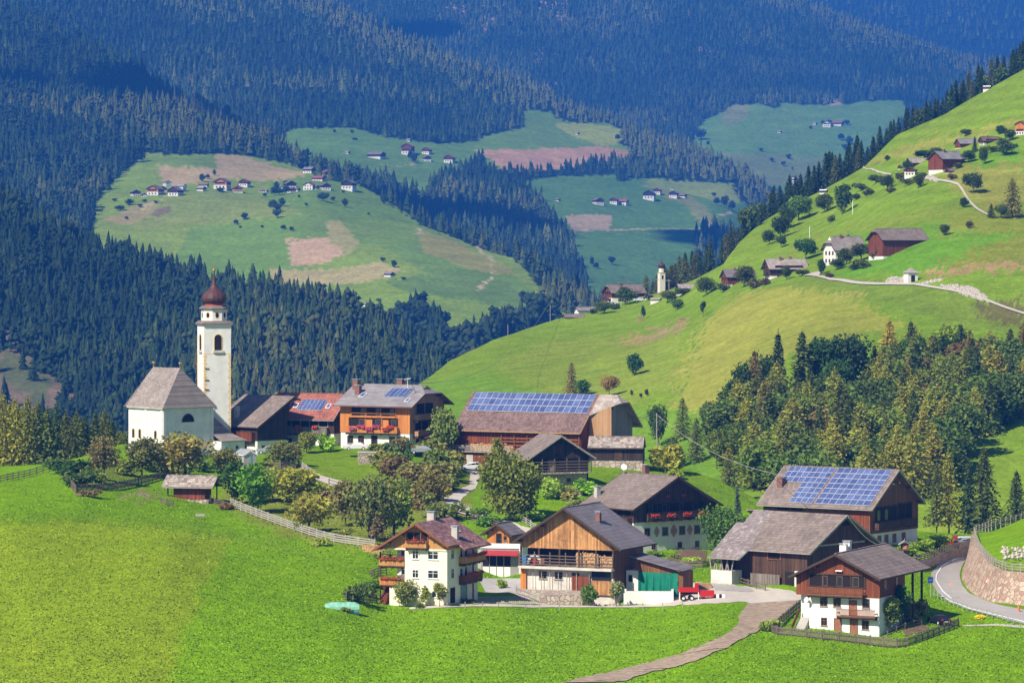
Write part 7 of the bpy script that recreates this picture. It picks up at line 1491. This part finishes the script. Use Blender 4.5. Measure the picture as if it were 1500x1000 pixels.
far_house(B, 966, 443, 16, 70, 'white nave roof half hidden at the foot of the small onion-domed tower', ratio=1.6, hw=2.4, h1=99, upper=None, roof='lightroof', wins=False, chim=0, cat='chapel', name='chapel')
# hamlet on the far hill: x, y (foot of the near corner), width in px, turn, roof, upper, look
for r in ((194,286,15,20,'slate','darkwood','dark-roofed house at the left end of the far hamlet',{}),(207,288,10,10,'lightroof',None,'low white annex beside the leftmost hamlet house',{'h1': 99, 'hw': 3}),(215,285,22,-18,'slate','orangewood','orange-boarded gabled house, second big one from the left in the hamlet',{}),(233,279,14,20,'slate','blackwood','black barn between orange-boarded house and white tower house',{'cat': 'barn'}),
          (243,270,12,30,'slate',None,'slim white house standing behind the black hamlet barns',{'h1': 99, 'hw': 7, 'gal': False}),(246,287,20,-20,'slate','darkwood','dark broad-gabled farmhouse with white base in the hamlet, left of the white block',{}),(268,279,20,70,'lightroof',None,'white three-bay house with pale roof and dormers in the hamlet',{'h1': 99, 'hw': 7, 'gal': False, 'ratio': 1.6}),
          (297,278,13,60,'lightroof','darkwood','small grey-roofed shed hidden by trees left of the orange-gabled barn',{'cat': 'barn', 'wins': False}),(303,270,14,72,'slate','redwood','long grey roof adjoining the orange-gabled hamlet barn',{'cat': 'barn', 'ratio': 2.}),(313,273,22,-12,'slate','orangewood','biggest hamlet barn with orange gable',{'cat': 'barn'}),(343,279,15,15,'redtile','tanwood','reddish boarded house right of the biggest hamlet barn',{'h1': .8}),
          (350,268,15,-15,'redtile','redwood','red-roofed white house uppermost in the hamlet middle',{}),(390,278,13,70,'lightroof',None,'pale-roofed low white house left of the dark conifer',{'h1': 99, 'hw': 3.4, 'ratio': 1.6}),(410,273,8,20,'lightroof',None,'tiny white chapel right of the dark conifer in the hamlet',{'h1': 99, 'hw': 5, 'cat': 'chapel', 'wins': False}),(420,272,18,20,'slate','blackwood','wide dark gabled barn behind the round hamlet trees',{'cat': 'barn'}),
          (425,280,13,30,'redtile','orangewood','small orange house in front of the wide dark barn',{}),(436,276,10,60,'slate','blackwood','black cart shed right of the small orange house',{'cat': 'barn', 'wins': False}),(444,274,18,-18,'redtile',None,'white gabled house with red-brown roof right in the hamlet',{'h1': 5.2, 'gal': False}),(463,274,12,60,'slate','darkwood','low brown barn right of the white gabled hamlet house',{'cat': 'barn', 'wins': False}),
          (472,275,15,15,'slate','blackwood','black-fronted house below the salmon roof',{}),(472,264,17,72,'redtile','redwood','salmon-red roofed house in the right part of the hamlet',{'ratio': 1.6}),(456,253,16,65,'sheet','darkwood','house with pale metal roof against the forest above the hamlet',{}),(476,257,15,30,'redtile','blackwood','dark house with reddish roof panels behind the salmon roof',{}),(500,275,20,-15,'slate','blackwood','dark broad barn alone at the right end of the hamlet',{'cat': 'barn'}),
          (572,398,13,60,'sheet','blackwood','dark barn with blue-grey roof alone on the lower meadow',{'cat': 'barn', 'wins': False}),(536,443,9,60,'lightroof','darkwood','tiny hay hut on the lowest meadow',{'cat': 'hut', 'wins': False})):
    kw = dict(r[7]); cat = kw.pop('cat', 'house'); far_house(D, r[0], r[1], r[2], r[3], r[6], roof=r[4], upper=r[5], cat=cat, chim=1 if cat == 'house' else 0, ref='fl' if r[3] > 0 else 'fl', group=None, name={'hut': 'hut', 'chapel': 'chapel'}.get(cat), **kw)
for r in ((510,227,8,60,'lightroof','darkwood','pale-roofed hut at the left of the hazy clearing',{'cat': 'hut', 'wins': False}),(557,233,26,60,'slate','darkwood','long dark barn at the left of the hazy farm cluster',{'cat': 'barn', 'ratio': 1.6, 'wins': False}),(588,227,18,-15,'redtile','redwood','red-gabled house, tallest of the hazy farm cluster',{'hw': 7}),(604,232,10,50,'slate','darkwood','low shed right of the tallest hazy house',{'cat': 'barn', 'wins': False}),(618,226,14,-20,'redtile','redwood','red-roofed house behind the dark-framed one',{}),
          (622,234,12,15,'slate','blackwood','dark-framed white house in the hazy farm cluster',{}),(650,235,16,-15,'redtile','redwood','red-roofed house alone right of the hazy cluster',{}),(600,212,8,60,'lightroof','darkwood','small pale roof above the hazy cluster',{'cat': 'hut', 'wins': False}),(846,198,7,50,'lightroof','darkwood','tiny hut on the sunlit far clearing',{'cat': 'hut', 'wins': False}),
          (818,293,8,60,'slate','darkwood','dark hut left on the lower hazy meadow',{'cat': 'hut', 'wins': False}),(873,296,16,20,'slate','redwood','leftmost red-brown house in the row of the lower hazy farm',{}),(893,294,13,-15,'redtile','redwood','second house from the left in the lower hazy farm row',{}),(917,297,20,70,'redtile',None,'white wide house with pinkish roof in the lower hazy farm row',{'h1': 99, 'ratio': 1.5}),(942,290,18,-10,'slate','blackwood','black-gabled white-based barn in the lower hazy farm row',{'cat': 'barn'}),
          (957,284,12,-15,'redtile','redwood','red-brown house just right behind the black-gabled barn',{}),(980,289,14,-15,'slate','blackwood','dark gabled house, second from right in the lower hazy row',{}),(983,275,5,20,'lightroof',None,'tiny white chapel above the lower hazy farm row',{'h1': 99, 'cat': 'chapel', 'wins': False}),(1003,290,11,60,'slate','blackwood','low dark barn at the right end of the lower hazy row',{'cat': 'barn', 'wins': False})):
    kw = dict(r[7]); cat = kw.pop('cat', 'house'); far_house(E, r[0], r[1], r[2], r[3], r[6], roof=r[4], upper=r[5], cat=cat, chim=0, name={'hut': 'hut', 'chapel': 'chapel'}.get(cat), **kw)
for r in ((1143,189,7,60,'lightroof','darkwood','pale-roofed hut left on the farthest clearing',{'cat': 'hut', 'wins': False}),(1205,180,14,-15,'redtile',None,'white house of the farthest farm',{'h1': 99}),(1232,179,18,60,'redtile','darkwood','long dark barn of the farthest farm',{'cat': 'barn', 'wins': False, 'ratio': 1.7}),(1195,176,7,60,'lightroof','darkwood','small shed left of the farthest white house',{'cat': 'hut', 'wins': False}),(1155,262,16,-15,'slate',None,'white house low in the valley behind the crest conifers',{'h1': 99}),(1170,266,14,70,'metal',None,'pale flat-looking roof right of the low valley house',{'h1': 99, 'hw': 3, 'ratio': 1.8})):
    kw = dict(r[7]); cat = kw.pop('cat', 'house'); far_house(G1, r[0], r[1], r[2], r[3], r[6], roof=r[4], upper=r[5], cat=cat, chim=0, name={'hut': 'hut'}.get(cat), **kw)
# ------------------------------------------------------------ unseen clouds, added so that their shade falls on the far slopes
cm, cn, cb = new_mat('shade_cloud', 1, 0); cb.inputs['Base Color'].default_value = (.9, .9, .9, 1)
def shade_cloud(cx, cy, rx, ry, n, seed, H=1900.):
    """cx, cy: where its shade falls"""
    rg = np.random.default_rng(seed); d = H/math.tan(SUN_EL); x = cx-math.cos(SUN_AZ)*d; y = cy-math.sin(SUN_AZ)*d; mb = MB()
    for i in range(n):
        a = rg.random()*6.28; q = rg.random()**.5; r = min(rx, ry)*(.30+.25*rg.random())*(1.15-.5*q); c = (x+math.cos(a)*rx*q*.8, y+math.sin(a)*ry*q*.8, H)
        mb.lathe([(r*math.cos(t), r*.45*math.sin(t)+r*.1) for t in np.linspace(-1.2, 1.5, 9)], 16, c)
    o = mb.build('shade_cloud', cm, smooth=True); return tag(o, kind='structure')
shade_cloud(-190, 4330, 300, 200, 14, 1)
shade_cloud(-160, 7700, 520, 280, 12, 2)
shade_cloud(330, 4420, 170, 110, 9, 4)
# ------------------------------------------------------------ grass tufts on the near meadows
rg = np.random.default_rng(77); n = 150000
gx = rg.uniform(-60, 1560, n); gy = 690+315*rg.random(n)**.75
k = gy > A.T(gx)+2
bare = [plan((548,1000),(800,1001),(960,984),(1095,930),(1110,895),(1180,878),(1180,850),(700,845),(690,892),(560,890)), plan((1360,800),(1440,800),(1500,835),(1580,840),(1580,925),(1500,914),(1400,888),(1364,860)), plan((640,684),(705,684),(700,745),(810,790),(800,806),(640,745))]
bare[0] = plan((600,893),(1000,890),(1090,884),(1085,900),(1060,930),(980,962),(820,1001),(900,1001),(1010,972),(1108,925),(1160,893),(1182,878),(1180,850),(1000,852),(700,845),(600,884))
k &= ~in_any(gx, gy, bare); gx = gx[k]; gy = gy[k]; n = len(gx)
P = A.g(gx, gy); C = colA(gx[None], gy[None], P[None])[0]*(1.0+.2*rg.random((n, 1)))*(1+.22*fbm(gx/26, gy/9, 4, 4))[:, None]*np.array([1.02, 1, 1.2])
h = .05+.10*rg.random(n)**1.5; a = rg.random(n)*6.283; wd = .07+.10*rg.random(n); d = np.stack([np.cos(a), np.sin(a)], -1)*wd[:, None]; l = rg.normal(0, .06, (n, 2))
V = np.empty((n, 4, 3)); V[:, 0] = P; V[:, 0, :2] -= d; V[:, 1] = P; V[:, 1, :2] += d; V[:, 2] = P; V[:, 2, :2] += l+d*.7; V[:, 2, 2] += h; V[:, 3] = P; V[:, 3, :2] += l*1.5-d*.6; V[:, 3, 2] += h*.85; V[:, :2, 2] -= .03
o = np_mesh('grass', V.reshape(-1, 3), np.arange(n*4).reshape(-1, 4), fm_far, np.repeat(C, 4, 0), quads=True); tag(o, 'short meadow grass in tufts on the village meadows', 'grass', kind='stuff')
# ------------------------------------------------------------ the valley air
hz = MB(); hz.box(-4500, 5500, -60, 15500, -260, 1500)
hm = bpy.data.materials.new('valley air'); hm.use_nodes = True; hn = hm.node_tree
for n_ in list(hn.nodes):
    if n_.type == 'BSDF_PRINCIPLED': hn.nodes.remove(n_)
pv = hn.nodes.new('ShaderNodeVolumePrincipled'); pv.inputs['Color'].default_value = (.04, .25, 1.0, 1)
pv.inputs['Density'].default_value = 1.22e-4; pv.inputs['Anisotropy'].default_value = 0.0
hn.links.new(pv.outputs[0], hn.nodes['Material Output'].inputs['Volume'])
hz.build('haze', hm).__setitem__('kind', 'stuff')
